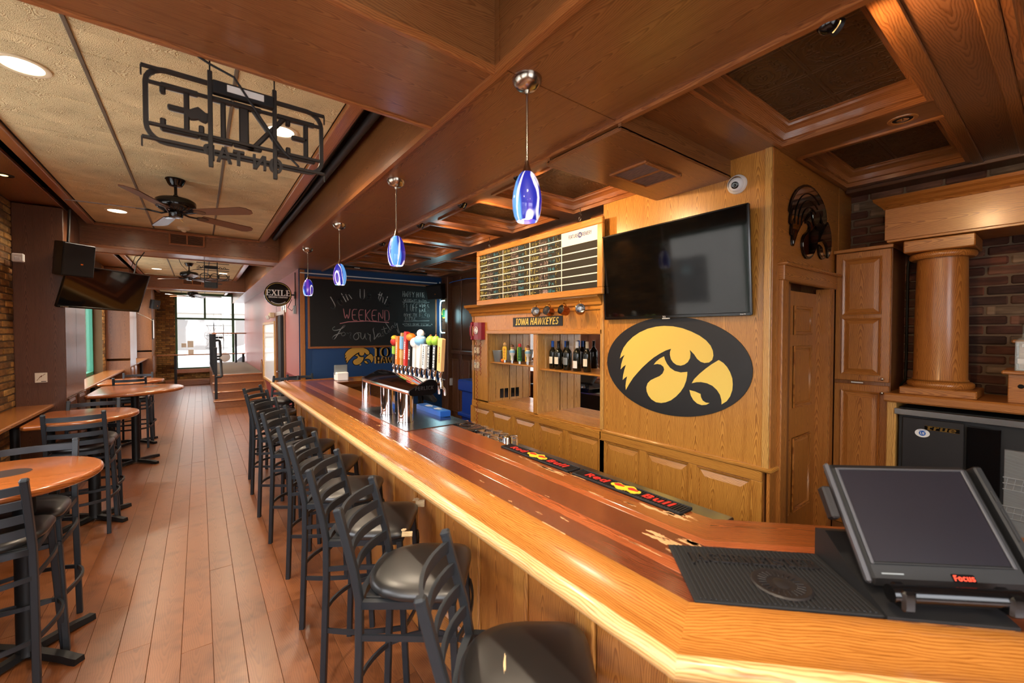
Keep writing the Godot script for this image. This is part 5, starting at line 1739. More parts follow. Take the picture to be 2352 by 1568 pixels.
	var rows := [
		[["Five Cities-", "Blood|Orange", "Wheat", "5.1"], ["Golden Road-", "Mango|Cart", "Wheat", "4"], ["Kona-", "Big|Wave", "Golden|Ale", "4.4"], ["Exile-", "Ruthie", "Lager", "4.9"], ["Franklin St-", "Backbone", "Stout", "6.1"], ["Contrary-", "Melon|Lemonade", "Fruit|Sour", "5.3"], ["Millstream-", "Schild|Brau", "Amber", "4.9"], ["Exile-", "Pappy Love|Cinnamon", "Sour", "4.8"]],
		[["Cider Boys-", "Mad Bark", "Cider", "5"], ["Big Grove-", "Double|Black Berry", "Sour", "4.6"], ["Big Grove-", "Easy Eddy", "IPA", "6"], ["Big Grove-", "Calypso", "DIPA", "8"], ["Blue Moon-", "Belgian|White", "Wheat", "5.4"], ["Front Street-", "Cherry Bomb|Blonde", "Blonde", "5.0"], ["Peace Tree-", "Blonde|Fatale", "Blonde", "8.5"], ["Exile-", "tursi pils", "Pilsner", "5.4"]],
		[["Peace Tree-", "Red|Rambler", "Red", "5.8"], ["Exile-", "tank of tales", "West Coast|IPA", "6.5"], ["Contrary-", "German Chocolate|Cake", "Brown|Ale", "9.2"], ["TG-", "Smores Pasty", "Stout", "10"], ["TGB-", "Pseudo|Sue", "Pale Ale", "5.8"], ["Backpocket-", "Tipsy in|Tijuana", "Lager", "5"], ["Reunion-", "Juice|Factory", "IPA", "6"], ["AB-", "Buschhhhhh", "Light Lager", "4.1"]]]
	var ink := {"chalk_yellow": geo(), "chalk_rose": geo(), "chalk_cyan": geo()}
	for cidx in 3:
		for r in 8:
			var e: Array = rows[cidx][r]
			var x0: float = xs[cidx] + 0.012
			var y0 := 0.28 - (r + 1) * 0.07 + 0.014
			var seg := [["chalk_yellow", e[0], 0.0, 0.135, 0.04], ["chalk_rose", e[1], 0.145, 0.12, 0.036], ["chalk_cyan", e[2], 0.275, 0.09, 0.034], ["chalk_yellow", e[3], 0.378, 0.05, 0.042]]
			for q in seg:
				var two: PackedStringArray = q[1].split("|")
				for n in two.size():
					var h: float = q[4] if two.size() == 1 else 0.022
					var ln := fitted(two[n], h, minf(q[3], two[n].length() * h * 0.7))
					ink[q[0]].strokes(moved(ln, Vector2(x0 + q[2], y0 + (0.0 if two.size() == 1 else (0.027 - 0.029 * n)))), 0.0032 if two.size() == 1 else 0.0022, Transform3D(Basis.IDENTITY, Vector3(0, 0, -0.003)))
	for k in ink:
		put(mb, "handwriting", ink[k], k)
	for x in [-0.72, 0.72]:
		var hk := geo()
		var p := []
		for i in 10:
			var f := PI * 1.5 * i / 9.0
			p.append(Vector3(x + 0.018 * cos(f), H * 0.5 + 0.075 + 0.018 * sin(f - PI * 0.5), 0.0))
		hk.tube(p, 0.0035, 6)
		hk.tube([Vector3(x + 0.018, H * 0.5 + 0.06, 0), Vector3(x + 0.006, H * 0.5 + 0.095, 0), Vector3(x, H * 0.5 + 0.13, 0)], 0.0035, 6)
		var ring := []
		for i in 12:
			ring.append(Vector3(x + 0.012 * cos(TAU * i / 12.0), H * 0.5 + 0.03 + 0.016 * sin(TAU * i / 12.0), 0))
		hk.tube(ring, 0.003, 6, true)
		hk.tube([Vector3(x, H * 0.5, 0), Vector3(x, H * 0.5 + 0.016, 0)], 0.004, 6)
		put(mb, "hook", hk, "nickel")
	# the wall television
	var tv := thing("television", "large black wall television with glossy screen above the oval emblem", "television", Vector3(2.737, 2.203, -1.795))
	var a := 0.085
	tv.basis = Basis(Vector3(0, 0, 1), Vector3(-sin(a), cos(a), 0), Vector3(-cos(a), -sin(a), 0))
	tv_parts(tv, 1.18, 0.69, true)
	piece(tv, "wall_mount", Vector3(0, -0.05, -0.06), Vector3(0.4, 0.3, 0.06), "iron", 1, 0.004)
	# chalkboard
	var cb := thing("chalkboard", "big oak framed chalkboard with chalk lettering on the blue wall", "chalkboard", Vector3(2.652, 2.089, -7.7))
	piece(cb, "slate", Vector3(0, 0, 0.008), Vector3(2.33, 1.17, 0.012), "slate", 0, 0.0)
	for q in [[0, 1, 2.38, 0.035], [0, -1, 2.38, 0.035], [1, 0, 0.035, 1.15], [-1, 0, 0.035, 1.15]]:
		piece(cb, "frame_bar", Vector3(q[0] * 1.1725, q[1] * 0.5925, 0.012), Vector3(q[2], q[3], 0.026), "oak_trim", 0 if q[0] == 0 else 1, 0.004)
	var wh := geo()
	var pk := geo()
	var xf := Transform3D(Basis.IDENTITY, Vector3(0, 0, 0.0146))
	# board coordinates from the reading grid: 1950 units across, 1030 down
	var at := func(x: float, y: float) -> Vector2:
		var q := (x - 90.0) / 1950.0
		return Vector2((x - 1065.0) * 0.0012, (lerpf(590.0, 645.0, q) - y) * lerpf(0.001145, 0.00132, q))
	for l in [["J", 395, 545, 0.5, 165], ["o", 508, 490, 0.55, 130], ["i", 575, 437, 0.5, 130], ["n", 622, 405, 0.4, 130], ["U", 795, 395, 0.0, 150], ["s", 895, 388, 0.0, 130], ["t", 1045, 395, -0.3, 125], ["h", 1088, 420, -0.32, 125], ["i", 1150, 455, -0.4, 125], ["s", 1183, 490, -0.45, 115]]:
		wh.strokes(moved(written(l[0], l[4] * 0.0012, 0.85, true, 0.05), at.call(l[1], l[2]), l[3]), 0.014, xf)
	var wk := written("WEEKEND", 0.198, 1.0, true, 0.08)
	wk = written("WEEKEND", 0.198, 0.82 / width_of(wk), true, 0.08)
	pk.strokes(moved(wk, at.call(555, 705)), 0.013, xf)
	pk.strokes([[at.call(505, 752), at.call(620, 728), at.call(900, 716), at.call(1232, 742)]], 0.012, xf)
	var script := [
		[430, 800, 398, 818, 405, 855, 470, 852, 540, 822, 582, 785, 565, 775, 535, 805, 500, 860, 460, 930, 425, 985, 398, 992, 392, 965, 420, 930, 500, 895, 540, 890], [548, 882, 518, 905, 530, 938, 568, 930, 582, 900, 555, 880], [600, 890, 622, 902, 645, 885, 662, 892, 650, 925, 640, 955, 652, 972],
		[745, 890, 705, 915, 690, 960, 718, 998, 762, 985, 778, 930, 745, 888, 795, 892], [800, 895, 800, 970, 832, 990, 856, 950, 866, 890, 862, 960, 885, 992], [905, 900, 928, 930, 946, 912, 936, 985, 948, 1022],
		[1002, 818, 984, 832, 1000, 905, 1008, 950, 996, 1002, 1030, 962, 1062, 905], [1088, 898, 1052, 930, 1062, 962, 1096, 938, 1100, 898, 1100, 950, 1122, 950], [1138, 876, 1132, 905, 1158, 922, 1150, 944, 1124, 936], [1150, 806, 1166, 872, 1182, 916, 1206, 900], [1120, 846, 1200, 824],
		[1246, 846, 1215, 872, 1226, 892, 1258, 868, 1262, 838], [1184, 752, 1222, 802, 1260, 860, 1282, 848], [1294, 788, 1266, 816, 1280, 836, 1310, 812, 1306, 784, 1322, 826, 1342, 808], [1330, 748, 1326, 782, 1350, 790, 1366, 738, 1372, 805, 1392, 872, 1412, 912, 1386, 902, 1364, 848]]
	for l in script:
		var p := []
		for i in range(0, l.size(), 2):
			p.append(at.call(l[i], l[i + 1]))
		wh.strokes([eased(p)], 0.0125, xf)
	for l in [["HAPPY HOUR", 1465, 352, 370, 0.10, 0.008], ["WEEKDAYS 4-6PM", 1480, 428, 382, 0.055, 0.006], ["$", 1468, 510, 40, 0.075, 0.007], ["1", 1515, 572, 40, 0.15, 0.009], ["OFF", 1588, 572, 130, 0.15, 0.009], ["WINE&", 1742, 518, 175, 0.085, 0.007], ["RAILS", 1745, 585, 160, 0.075, 0.007], ["DOMESTIC", 1486, 650, 225, 0.058, 0.006], ["BOTTLES", 1506, 703, 200, 0.055, 0.006], ["$", 1738, 650, 36, 0.06, 0.006], ["3.50", 1770, 668, 150, 0.08, 0.007], ["*OTHER DRINK SPECIALS*", 1455, 786, 520, 0.045, 0.005], ["+ Closing for", 1480, 930, 380, 0.06, 0.005], ["renovations", 1580, 1005, 350, 0.055, 0.005]]:
		wh.strokes(moved(fitted(l[0], l[4], l[3] * 0.0012), at.call(l[1], l[2])), l[5] * 0.75, xf)
	wh.strokes([[at.call(1455, 433), at.call(1922, 440)], [at.call(1480, 722), at.call(1920, 720)]], 0.005, xf)
	var wave := []
	for i in 34:
		wave.append(at.call(1488 + i * 14, 794 + 4.0 * (i % 2)))
	wh.strokes([wave], 0.004, xf)
	put(cb, "chalk_writing", wh, "chalk_white")
	put(cb, "chalk_writing", pk, "chalk_pink")

func shelf_things() -> void:
	# wine bottles on the second shelf
	var kinds := [["dark wine bottle with blue capsule and plain cream label", -3.222, "blue", 0.036, "paper", false], ["wine bottle with blue capsule half hidden behind the round shouldered one", -3.10, "blue", 0.035, "paper", true], ["liqueur bottle with a black cap and picture label", -3.135, "gloss_black", 0.042, "paper", false], ["dark round shouldered bottle with a medallion label", -3.005, "gloss_black", 0.043, "zinc", false], ["tall wine bottle with white capsule and low white label", -2.872, "white", 0.041, "white", false], ["last wine bottle with cream capsule on the mirror shelf", -2.742, "cream", 0.037, "paper", false]]
	for k in kinds:
		bottle(k[0], Vector3(2.93 if not k[5] else 3.0, 1.3785, k[1]), k[2], k[3], k[4])
	# galvanized buckets
	for i in 2:
		var b := thing("bucket", ["small galvanized bucket in front on the first mirror shelf", "galvanized bucket half behind the first on mirror shelf"][i], "bucket", [Vector3(2.90, 1.4005, -4.15), Vector3(3.02, 1.4005, -4.10)][i], 0.0, "galvanized buckets on the mirror shelf")
		var g := geo()
		g.lathe([Vector2(0.0, 0.004), Vector2(0.055, 0.004), Vector2(0.056, 0.0), Vector2(0.058, 0.006), Vector2(0.076, 0.128), Vector2(0.079, 0.13), Vector2(0.079, 0.136), Vector2(0.074, 0.136), Vector2(0.054, 0.01), Vector2(0.0, 0.01)], 28)
		put(b, "pail", g, "zinc")
		var h := geo()
		h.tube([Vector3(0.0, 0.126, 0.078), Vector3(0.03, 0.11, 0.086), Vector3(0.07, 0.1, 0.04), Vector3(0.085, 0.098, 0.0), Vector3(0.07, 0.1, -0.04), Vector3(0.03, 0.11, -0.086), Vector3(0.0, 0.126, -0.078)], 0.0025, 6)
		put(b, "bail", h, "zinc")
	# spare tap handles standing on the first shelf
	var sp := [["lettered", "yellow tap handle with red letters reading upright on the shelf"], ["green_slim", "slim lime green tap handle beside the yellow one"], ["shirt_a", "tap handle shaped as a small figure in white and blue shirt"], ["lime_board", "bright lime and black tap handle in the shelf row"], ["bottle_green", "dark green knobbly tap handle with a red cap"], ["yellow_black", "yellow and black striped tap handle in the shelf row"], ["shirt_b", "second small figure tap handle with dark hair and blue shirt"], ["green_knob", "dark green knobbly tap handle near the niche post"], ["white_tip", "white tap handle standing against the niche post"]]
	for i in sp.size():
		spare_handle(sp[i][0], sp[i][1], Vector3(2.88 + 0.05 * (i % 2), 1.4005, -4.0 + i * 0.072))
	var orb := thing("orange_ball", "small orange ball shaped knob beside the yellow tap handle", "knob", Vector3(2.88, 1.4005, -4.045))
	var og := geo()
	var pr := []
	for i in 9:
		pr.append(Vector2(sin(PI * i / 8.0) * 0.022, 0.022 - cos(PI * i / 8.0) * 0.022))
	og.lathe(pr, 16, ID, 0.3)
	put(orb, "ball", og, "orange")
	# copper mugs on hooks under the crown
	for i in 4:
		var m := thing("copper_mug", ["hammered copper mug hanging first from the phone side", "copper mug hanging mouth outward second from phone", "copper mug hanging mouth outward third from phone", "hammered copper mug hanging beside the television corner"][i], "mug", Vector3(2.71, 1.955, [-3.23, -3.035, -2.825, -2.62][i]), 0.0, "copper mugs hung under the crown moulding")
		var g := geo()
		var turn: float = [0.7, 0.15, -0.05, 0.75][i]
		var xf := Transform3D(Basis(Vector3.UP, turn) * Basis(Vector3.BACK, PI * 0.42), Vector3(0, 0, 0))
		g.lathe([Vector2(0.0, -0.042), Vector2(0.036, -0.042), Vector2(0.042, -0.03), Vector2(0.045, 0.0), Vector2(0.041, 0.035), Vector2(0.043, 0.042), Vector2(0.041, 0.043)], 24, xf)
		put(m, "cup", g, "copper")
		var n := geo()
		n.lathe([Vector2(0.04, 0.0425), Vector2(0.039, 0.035), Vector2(0.042, 0.0), Vector2(0.038, -0.03), Vector2(0.0, -0.038)], 24, xf)
		put(m, "lining", n, "steel")
		var h := geo()
		var hp := []
		for j in 9:
			var f := PI * j / 8.0
			hp.append(xf * Vector3(0.0, 0.027 * cos(f), 0.0) + Vector3(0, 0.042 + 0.026 * sin(f), 0))
		h.tube(hp, 0.004, 6)
		h.tube([Vector3(0.01, 0.068, 0), Vector3(0.0, 0.06, 0), Vector3(-0.008, 0.07, 0), Vector3(0.0, 0.095, 0), Vector3(0.06, 0.095, 0)], 0.0025, 6)
		put(m, "handle", h, "brass")
	# red wall telephone with its curly cord
	var ph := thing("wall_phone", "dark red rotary wall telephone with long curly cord", "telephone", Vector3(2.8, 1.77, -4.405))
	ph.basis = Basis(Vector3(0, 0, 1), Vector3.UP, Vector3(-1, 0, 0))
	var bd := geo()
	bd.sweep([Vector2(-0.10, 0.0), Vector2(0.10, 0.0), Vector2(0.085, 0.045), Vector2(0.05, 0.07), Vector2(-0.05, 0.075), Vector2(-0.085, 0.045)], [Vector3(0, -0.105, 0), Vector3(0, 0.105, 0)], Vector3.BACK)
	put(ph, "body", bd, "red_plastic")
	var hs := geo()
	hs.tube([Vector3(-0.075, 0.085, 0.075), Vector3(-0.08, 0.05, 0.09), Vector3(-0.082, 0.0, 0.095), Vector3(-0.08, -0.05, 0.09), Vector3(-0.075, -0.085, 0.075)], 0.016, 10)
	for s in [-1, 1]:
		hs.lathe([Vector2(0.0, -0.02), Vector2(0.026, -0.018), Vector2(0.028, 0.0), Vector2(0.02, 0.02), Vector2(0.0, 0.022)], 14, Transform3D(Basis(Vector3.RIGHT, PI * 0.5), Vector3(-0.075, s * 0.088, 0.07)))
	put(ph, "handset", hs, "red_plastic")
	var dl := geo()
	dl.lathe([Vector2(0.0, 0.012), Vector2(0.014, 0.012), Vector2(0.016, 0.006), Vector2(0.044, 0.006), Vector2(0.047, 0.0)], 24, Transform3D(Basis(Vector3.RIGHT, PI * 0.5), Vector3(0.012, 0.01, 0.075)))
	put(ph, "dial", dl, "white_gloss")
	var hl := geo()
	for k in 10:
		var f := TAU * (k + 0.5) / 12.0
		hl.lathe([Vector2(0.0, 0.0), Vector2(0.007, 0.0), Vector2(0.007, -0.001)], 8, Transform3D(Basis(Vector3.RIGHT, PI * 0.5), Vector3(0.012 + 0.032 * cos(f), 0.01 + 0.032 * sin(f), 0.0825)))
	put(ph, "finger_holes", hl, "red_plastic").set_meta("kind", "stuff")
	for s in [[-0.06, 0.02, 1.62], [0.05, -0.01, 0.5]]:
		var cl := geo()
		var p := []
		var n := int(s[2] * 70)
		for i in n:
			var f := TAU * i / 4.0
			var q := float(i) / n
			p.append(Vector3(s[0] + sin(q * PI) * s[1] + 0.009 * cos(f), -0.11 - q * s[2] * 0.9, 0.03 + 0.009 * sin(f)))
		cl.tube(p, 0.0035, 5)
		put(ph, "curly_cord", cl, "red_plastic")
	for k in [[1.53, "clear thermostat guard box under the red telephone", 0.10], [1.345, "lower clear thermostat guard box above the dado", 0.11]]:
		var t := thing("thermostat", k[1], "thermostat", Vector3(2.8, k[0], -4.47))
		t.basis = Basis(Vector3(0, 0, 1), Vector3.UP, Vector3(-1, 0, 0))
		piece(t, "dial_unit", Vector3(0, 0, 0.012), Vector3(0.10, 0.075, 0.024), "cream", 1, 0.004)
		piece(t, "readout", Vector3(-0.02, 0.015, 0.025), Vector3(0.03, 0.022, 0.002), "zinc", 1, 0.0)
		piece(t, "guard", Vector3(0, 0, 0.02), Vector3(0.17, 0.13, 0.04), "pane", 1, 0.0)

func bottle(label: String, at: Vector3, cap: String, r: float, lab: String) -> void:
	var b := thing("wine_bottle", label, "bottle", at, 0.0, "wine bottles on the mirror shelf")
	var g := geo()
	g.lathe([Vector2(0.0, 0.004), Vector2(r - 0.004, 0.0), Vector2(r, 0.006), Vector2(r, 0.165), Vector2(r * 0.92, 0.185), Vector2(r * 0.55, 0.205), Vector2(0.015, 0.22), Vector2(0.014, 0.275)], 24)
	put(b, "glass", g, "bottle_dark")
	var c := geo()
	c.lathe([Vector2(0.0152, 0.225), Vector2(0.015, 0.276), Vector2(0.016, 0.278), Vector2(0.016, 0.287), Vector2(0.0, 0.289)], 16)
	put(b, "capsule", c, cap)
	var l := geo()
	var y0 := 0.03 if lab == "white" else 0.055
	for i in 14:
		var f0 := PI * 0.5 + (i / 14.0 - 0.5) * 2.2
		var f1 := PI * 0.5 + ((i + 1) / 14.0 - 0.5) * 2.2
		var p := []
		for q in [[f0, y0], [f1, y0], [f1, y0 + 0.07], [f0, y0 + 0.07]]:
			p.append(Vector3(-sin(q[0]) * (r + 0.0006), q[1], cos(q[0]) * (r + 0.0006)))
		l.face(p, [Vector2.ZERO, Vector2.ZERO, Vector2.ZERO, Vector2.ZERO], Vector3(-sin((f0 + f1) * 0.5), 0, cos((f0 + f1) * 0.5)))
	put(b, "paper_label", l, lab)
	b.rotation.y = -0.35

func spare_handle(kind: String, label: String, at: Vector3) -> void:
	var t := thing("beer_tap", label, "tap handle", at, -PI * 0.5 + 0.5, "spare tap handles on the mirror shelf")
	var col := {"lettered": "yellow", "green_slim": "lime", "shirt_a": "white", "lime_board": "lime", "bottle_green": "green", "yellow_black": "yellow", "shirt_b": "white", "green_knob": "green", "white_tip": "white"}
	var f := geo()
	f.lathe([Vector2(0, 0), Vector2(0.012, 0), Vector2(0.011, 0.03), Vector2(0.0, 0.03)], 12)
	put(t, "ferrule", f, "chrome")
	var g := geo()
	if kind in ["bottle_green", "green_knob"]:
		var pr := [Vector2(0.0, 0.028)]
		for i in 12:
			pr.append(Vector2((0.03 if i % 2 == 0 else 0.024) * (1.0 - 0.03 * i), 0.03 + i * 0.014))
		pr.append(Vector2(0.0, 0.2))
		g.lathe(pr, 14)
	elif kind.begins_with("shirt"):
		g.lathe([Vector2(0, 0.028), Vector2(0.018, 0.03), Vector2(0.016, 0.08), Vector2(0.03, 0.1), Vector2(0.034, 0.14), Vector2(0.02, 0.16), Vector2(0.0, 0.162)], 16, Transform3D(Basis.from_scale(Vector3(1, 1, 0.6)), Vector3.ZERO))
	else:
		var w := 0.03 if kind == "green_slim" else 0.042
		g.prism(PackedVector2Array([Vector2(-w * 0.5, 0.028), Vector2(w * 0.5, 0.028), Vector2(w * 0.62, 0.17), Vector2(w * 0.4, 0.19), Vector2(-w * 0.4, 0.19), Vector2(-w * 0.62, 0.17)]), 0.024, Transform3D(Basis.IDENTITY, Vector3(0, 0, -0.012)))
	put(t, "grip", g, col[kind])
	if kind == "lettered":
		var tx := geo()
		for i in 4:
			tx.text("BOCK"[i], 0.032, Transform3D(Basis.IDENTITY, Vector3(0, 0.15 - i * 0.033, 0.0125)), "Droid Serif", true, 0.0, 0.001)
		put(t, "lettering", tx, "red")
		var hd := geo()
		hd.lathe([Vector2(0, 0.188), Vector2(0.02, 0.2), Vector2(0.022, 0.22), Vector2(0.0, 0.24)], 12)
		put(t, "ram_head", hd, "tan_wood")
	elif kind.begins_with("shirt"):
		var hd := geo()
		hd.lathe([Vector2(0, 0.158), Vector2(0.018, 0.168), Vector2(0.02, 0.185), Vector2(0.0, 0.205)], 12)
		put(t, "head", hd, "skin")
		var hr := geo()
		hr.lathe([Vector2(0.022, 0.185), Vector2(0.022, 0.2), Vector2(0.012, 0.212), Vector2(0.0, 0.214)], 12)
		put(t, "hair", hr, "oak_umber")
		var st := geo()
		st.lathe([Vector2(0.0355, 0.12), Vector2(0.0358, 0.135), Vector2(0.03, 0.148)], 16, Transform3D(Basis.from_scale(Vector3(1, 1, 0.62)), Vector3.ZERO))
		put(t, "blue_trim", st, "sky_blue")
	elif kind == "bottle_green":
		var cp := geo()
		cp.lathe([Vector2(0.018, 0.19), Vector2(0.02, 0.21), Vector2(0.016, 0.225), Vector2(0.0, 0.227)], 14)
		put(t, "red_cap", cp, "red")
	elif kind in ["yellow_black", "lime_board"]:
		var bk := geo()
		bk.box(Vector3(0.0, 0.1, 0.013), Vector3(0.022, 0.11, 0.003), 1, 0.001)
		put(t, "black_plaque", bk, "gloss_black")

# ------------------------------------------------------------------ alcove on the right
func alcove() -> void:
	var w := setting("wall_alcove", "golden oak side wall with the six panel door", "wall")
	piece(w, "wall_core", Vector3(2.92, 1.45, -1.225), Vector3(0.14, 2.92, 0.18), "oak_brown", 1, 0.0)
	piece(w, "veneer_panel", Vector3(3.4, 2.52, -1.12), Vector3(1.19, 0.78, 0.02), "oak_cabinet", 0, 0.0, Vector2(0.03, 0.2))
	piece(w, "veneer_panel", Vector3(4.15, 2.52, -1.118), Vector3(0.3, 0.78, 0.02), "oak_cabinet", 0, 0.001)
	piece(w, "wall_core", Vector3(3.6, 2.52, -1.2), Vector3(1.5, 0.78, 0.14), "oak_brown", 1, 0.0)
	piece(w, "wall_core", Vector3(4.05, 1.05, -1.22), Vector3(0.5, 2.2, 0.16), "oak_brown", 1, 0.0)
	piece(w, "corner_board", Vector3(2.85, 1.45, -1.115), Vector3(0.09, 2.9, 0.02), "oak_cabinet", 1, 0.003)
	piece(w, "door_backing", Vector3(3.52, 1.25, -1.34), Vector3(1.06, 2.5, 0.1), "oak_brown", 1, 0.0)
	# door with casing
	var d := setting("door_2", "honey oak six panel door beside the television wall", "door")
	piece(d, "leaf", Vector3(3.33, 1.02, -1.185), Vector3(0.86, 2.04, 0.03), "oak_cabinet", 1, 0.002, Vector2(0.0, 0.3))
	for c in [[3.075, 0.34], [3.475, 0.31]]:
		for r in [[1.837, 0.18], [1.44, 0.41], [0.75, 0.5]]:
			raised(d, Vector3(c[0], r[0], -1.17), c[1] - 0.02, r[1], "oak_cabinet", 0.0, 0.025, 0.006, "door_panel")
			var f := geo()
			var x: float = c[1] * 0.5 - 0.01
			var y: float = r[1] * 0.5
			f.sweep([Vector2(-0.012, 0.0), Vector2(-0.008, 0.012), Vector2(0.004, 0.014), Vector2(0.012, 0.004), Vector2(0.012, 0.0)], [Vector3(-x, -y, 0), Vector3(x, -y, 0), Vector3(x, y, 0), Vector3(-x, y, 0)], Vector3.BACK, true)
			put(d, "panel_moulding", f, "oak_front", "", Vector3(c[0], r[0], -1.17))
	piece(d, "casing", Vector3(2.947, 1.045, -1.10), Vector3(0.095, 2.09, 0.035), "oak_front", 1, 0.006)
	piece(d, "casing", Vector3(3.80, 1.045, -1.10), Vector3(0.085, 2.09, 0.035), "oak_front", 1, 0.006)
	piece(d, "jamb", Vector3(3.755, 1.04, -1.13), Vector3(0.02, 2.07, 0.09), "oak_front", 1, 0.003)
	piece(d, "head_casing", Vector3(3.38, 2.125, -1.095), Vector3(0.97, 0.10, 0.045), "oak_front", 0, 0.006)
	piece(d, "head_cap", Vector3(3.38, 2.178, -1.085), Vector3(1.0, 0.02, 0.07), "oak_front", 0, 0.006)
	# mirrored emblem above the door
	var m := thing("emblem_mirror", "bird head shaped mirror with black outlines above the six panel door", "mirror", Vector3(3.41, 2.50, -1.108))
	var b := geo()
	b.prism(outline(0, 0.00082, 0.012), 0.012)
	b.prism(outline(1, 0.00082, 0.012), 0.012)
	b.prism(outline(2, 0.00082, 0.012), 0.012)
	b.prism(outline(3, 0.00082, 0.012), 0.012)
	b.prism(PackedVector2Array([Vector2(0.06, 0.03), Vector2(0.24, 0.03), Vector2(0.32, 0.06), Vector2(0.20, -0.06), Vector2(0.12, -0.1), Vector2(0.1, -0.04)]), 0.011)
	put(m, "backing", b, "gloss_black")
	for i in 4:
		var g := geo()
		g.prism(outline(i, 0.00082, -0.003), 0.002, Transform3D(Basis.IDENTITY, Vector3(0, 0, 0.012)))
		put(m, "mirror_glass", g, "smoked_mirror")
	for k in 3:
		var ln := []
		for i in 14:
			var f := PI * (1.02 - 0.72 * i / 13.0)
			var s := 0.84 - 0.17 * k
			ln.append(Vector3((-0.04 + cos(f) * 0.36 * s) * 0.9, -0.03 + sin(f) * 0.27 * s, 0.0145))
		var t := geo()
		t.tube(ln, 0.0045, 5)
		put(m, "feather_line", t, "gloss_black")
	# tall cabinet
	var c := thing("tall_cabinet", "tall honey oak cabinet with raised panel doors in the corner", "cabinet", Vector3(4.09, 0, -0.935))
	piece(c, "body", Vector3(0.01, 1.185, 0), Vector3(0.36, 2.37, 0.33), "oak_brown", 1, 0.002)
	piece(c, "top_edge", Vector3(-0.005, 2.36, 0), Vector3(0.40, 0.025, 0.345), "oak_front", 2, 0.004)
	for s in [[1.39, 2.35, "upper"], [0.3, 1.375, "lower"]]:
		var h: float = s[1] - s[0]
		var dr := piece(c, "cabinet_door", Vector3(-0.178, (s[0] + s[1]) * 0.5, 0), Vector3(0.02, h - 0.01, 0.32), "oak_front", 1, 0.004)
		var n := 2 if s[2] == "upper" else 1
		for k in n:
			var hh := (h - 0.13 - 0.05 * (n - 1)) / n
			raised(dr, Vector3(-0.011, -h * 0.5 + 0.065 + hh * 0.5 + k * (hh + 0.05), -0.0), 0.2, hh, "oak_front", -PI * 0.5, 0.03, 0.01)
		var kn := geo()
		kn.lathe([Vector2(0.0, 0.028), Vector2(0.008, 0.026), Vector2(0.011, 0.02), Vector2(0.009, 0.012), Vector2(0.005, 0.008), Vector2(0.006, 0.0)], 14, Transform3D(Basis(Vector3.BACK, PI * 0.5), Vector3.ZERO))
		put(dr, "knob", kn, "nickel", "", Vector3(-0.01, (-h * 0.5 + 0.03) if s[2] == "upper" else (h * 0.5 - 0.055), 0.125))
	piece(c, "white_strip", Vector3(-0.19, 1.383, -0.02), Vector3(0.004, 0.008, 0.07), "white", 2, 0.0)
	# counter, cooler and column
	var ct := thing("back_counter", "oak counter top behind the bar carrying the wooden column", "counter", Vector3(4.03, 0, 0.1))
	var tp := geo()
	tp.sweep([Vector2(-0.24, 1.275), Vector2(0.225, 1.275), Vector2(0.235, 1.285), Vector2(0.235, 1.325), Vector2(0.225, 1.335), Vector2(-0.24, 1.335)], [Vector3(0, 0, -0.88), Vector3(0, 0, 0.95)])
	put(ct, "top", tp, "oak_front")
	piece(ct, "end_panel", Vector3(-0.03, 0.64, -0.845), Vector3(0.36, 1.27, 0.05), "oak_pale", 1, 0.004)
	piece(ct, "support", Vector3(0.1, 0.18, 0.1), Vector3(0.3, 0.36, 1.7), "matte_black", 1, 0.0)
	piece(ct, "plinth", Vector3(-0.03, 1.36, -0.63), Vector3(0.34, 0.05, 0.36), "oak_front", 2, 0.006)
	var col := thing("wood_column", "thick round oak column with ring mouldings on the counter", "column", Vector3(3.985, 1.385, -0.535))
	var cg := geo()
	cg.lathe([Vector2(0.138, 0.05), Vector2(0.131, 0.06), Vector2(0.128, 0.5), Vector2(0.122, 0.855)], 48, ID, 0.5)
	for q in cg.t.size():
		cg.t[q] = Vector2(cg.t[q].x * 0.98, cg.t[q].y / 2.4)
	put(col, "shaft", cg, "oak_front")
	for y in [0.0, 0.855]:
		var rg := geo()
		rg.lathe([Vector2(0.12, y), Vector2(0.15, y), Vector2(0.16, y + 0.01), Vector2(0.163, y + 0.022), Vector2(0.16, y + 0.034), Vector2(0.15, y + 0.042), Vector2(0.12, y + 0.05)], 48)
		put(col, "ring_moulding", rg, "oak_front")
	piece(col, "capital_block", Vector3(0, 0.94, 0), Vector3(0.33, 0.08, 0.33), "oak_front", 2, 0.006)
	var en := thing("column_entablature", "oak cornice beam resting on the round column", "cornice", Vector3(4.03, 2.365, 0.1))
	piece(en, "beam", Vector3(0.01, 0.15, 0.0), Vector3(0.42, 0.25, 1.8), "oak_front", 2, 0.003, Vector2(0.02, 0.4))
	piece(en, "soffit_panel", Vector3(0.0, 0.02, 0.0), Vector3(0.38, 0.02, 1.78), "oak_cabinet", 2, 0.003)
	var cr := geo()
	cr.sweep([Vector2(-0.05, 0.235), Vector2(0.006, 0.235), Vector2(0.01, 0.25), Vector2(0.026, 0.262), Vector2(0.034, 0.278), Vector2(0.052, 0.29), Vector2(0.056, 0.31), Vector2(-0.05, 0.31)], [Vector3(0.2, 0, -0.9), Vector3(-0.2, 0, -0.9), Vector3(-0.2, 0, 0.9)])
	put(en, "crown_moulding", cr, "oak_front")
	# liquor steps
	var ls := thing("liquor_steps", "stepped oak bottle shelf standing on the back counter", "shelf", Vector3(4.03, 1.335, 0.22))
	piece(ls, "lower_box", Vector3(-0.02, 0.085, 0), Vector3(0.32, 0.17, 0.9), "oak_front", 2, 0.003)
	piece(ls, "lower_board", Vector3(-0.03, 0.18, 0), Vector3(0.37, 0.022, 0.95), "oak_front", 2, 0.006)
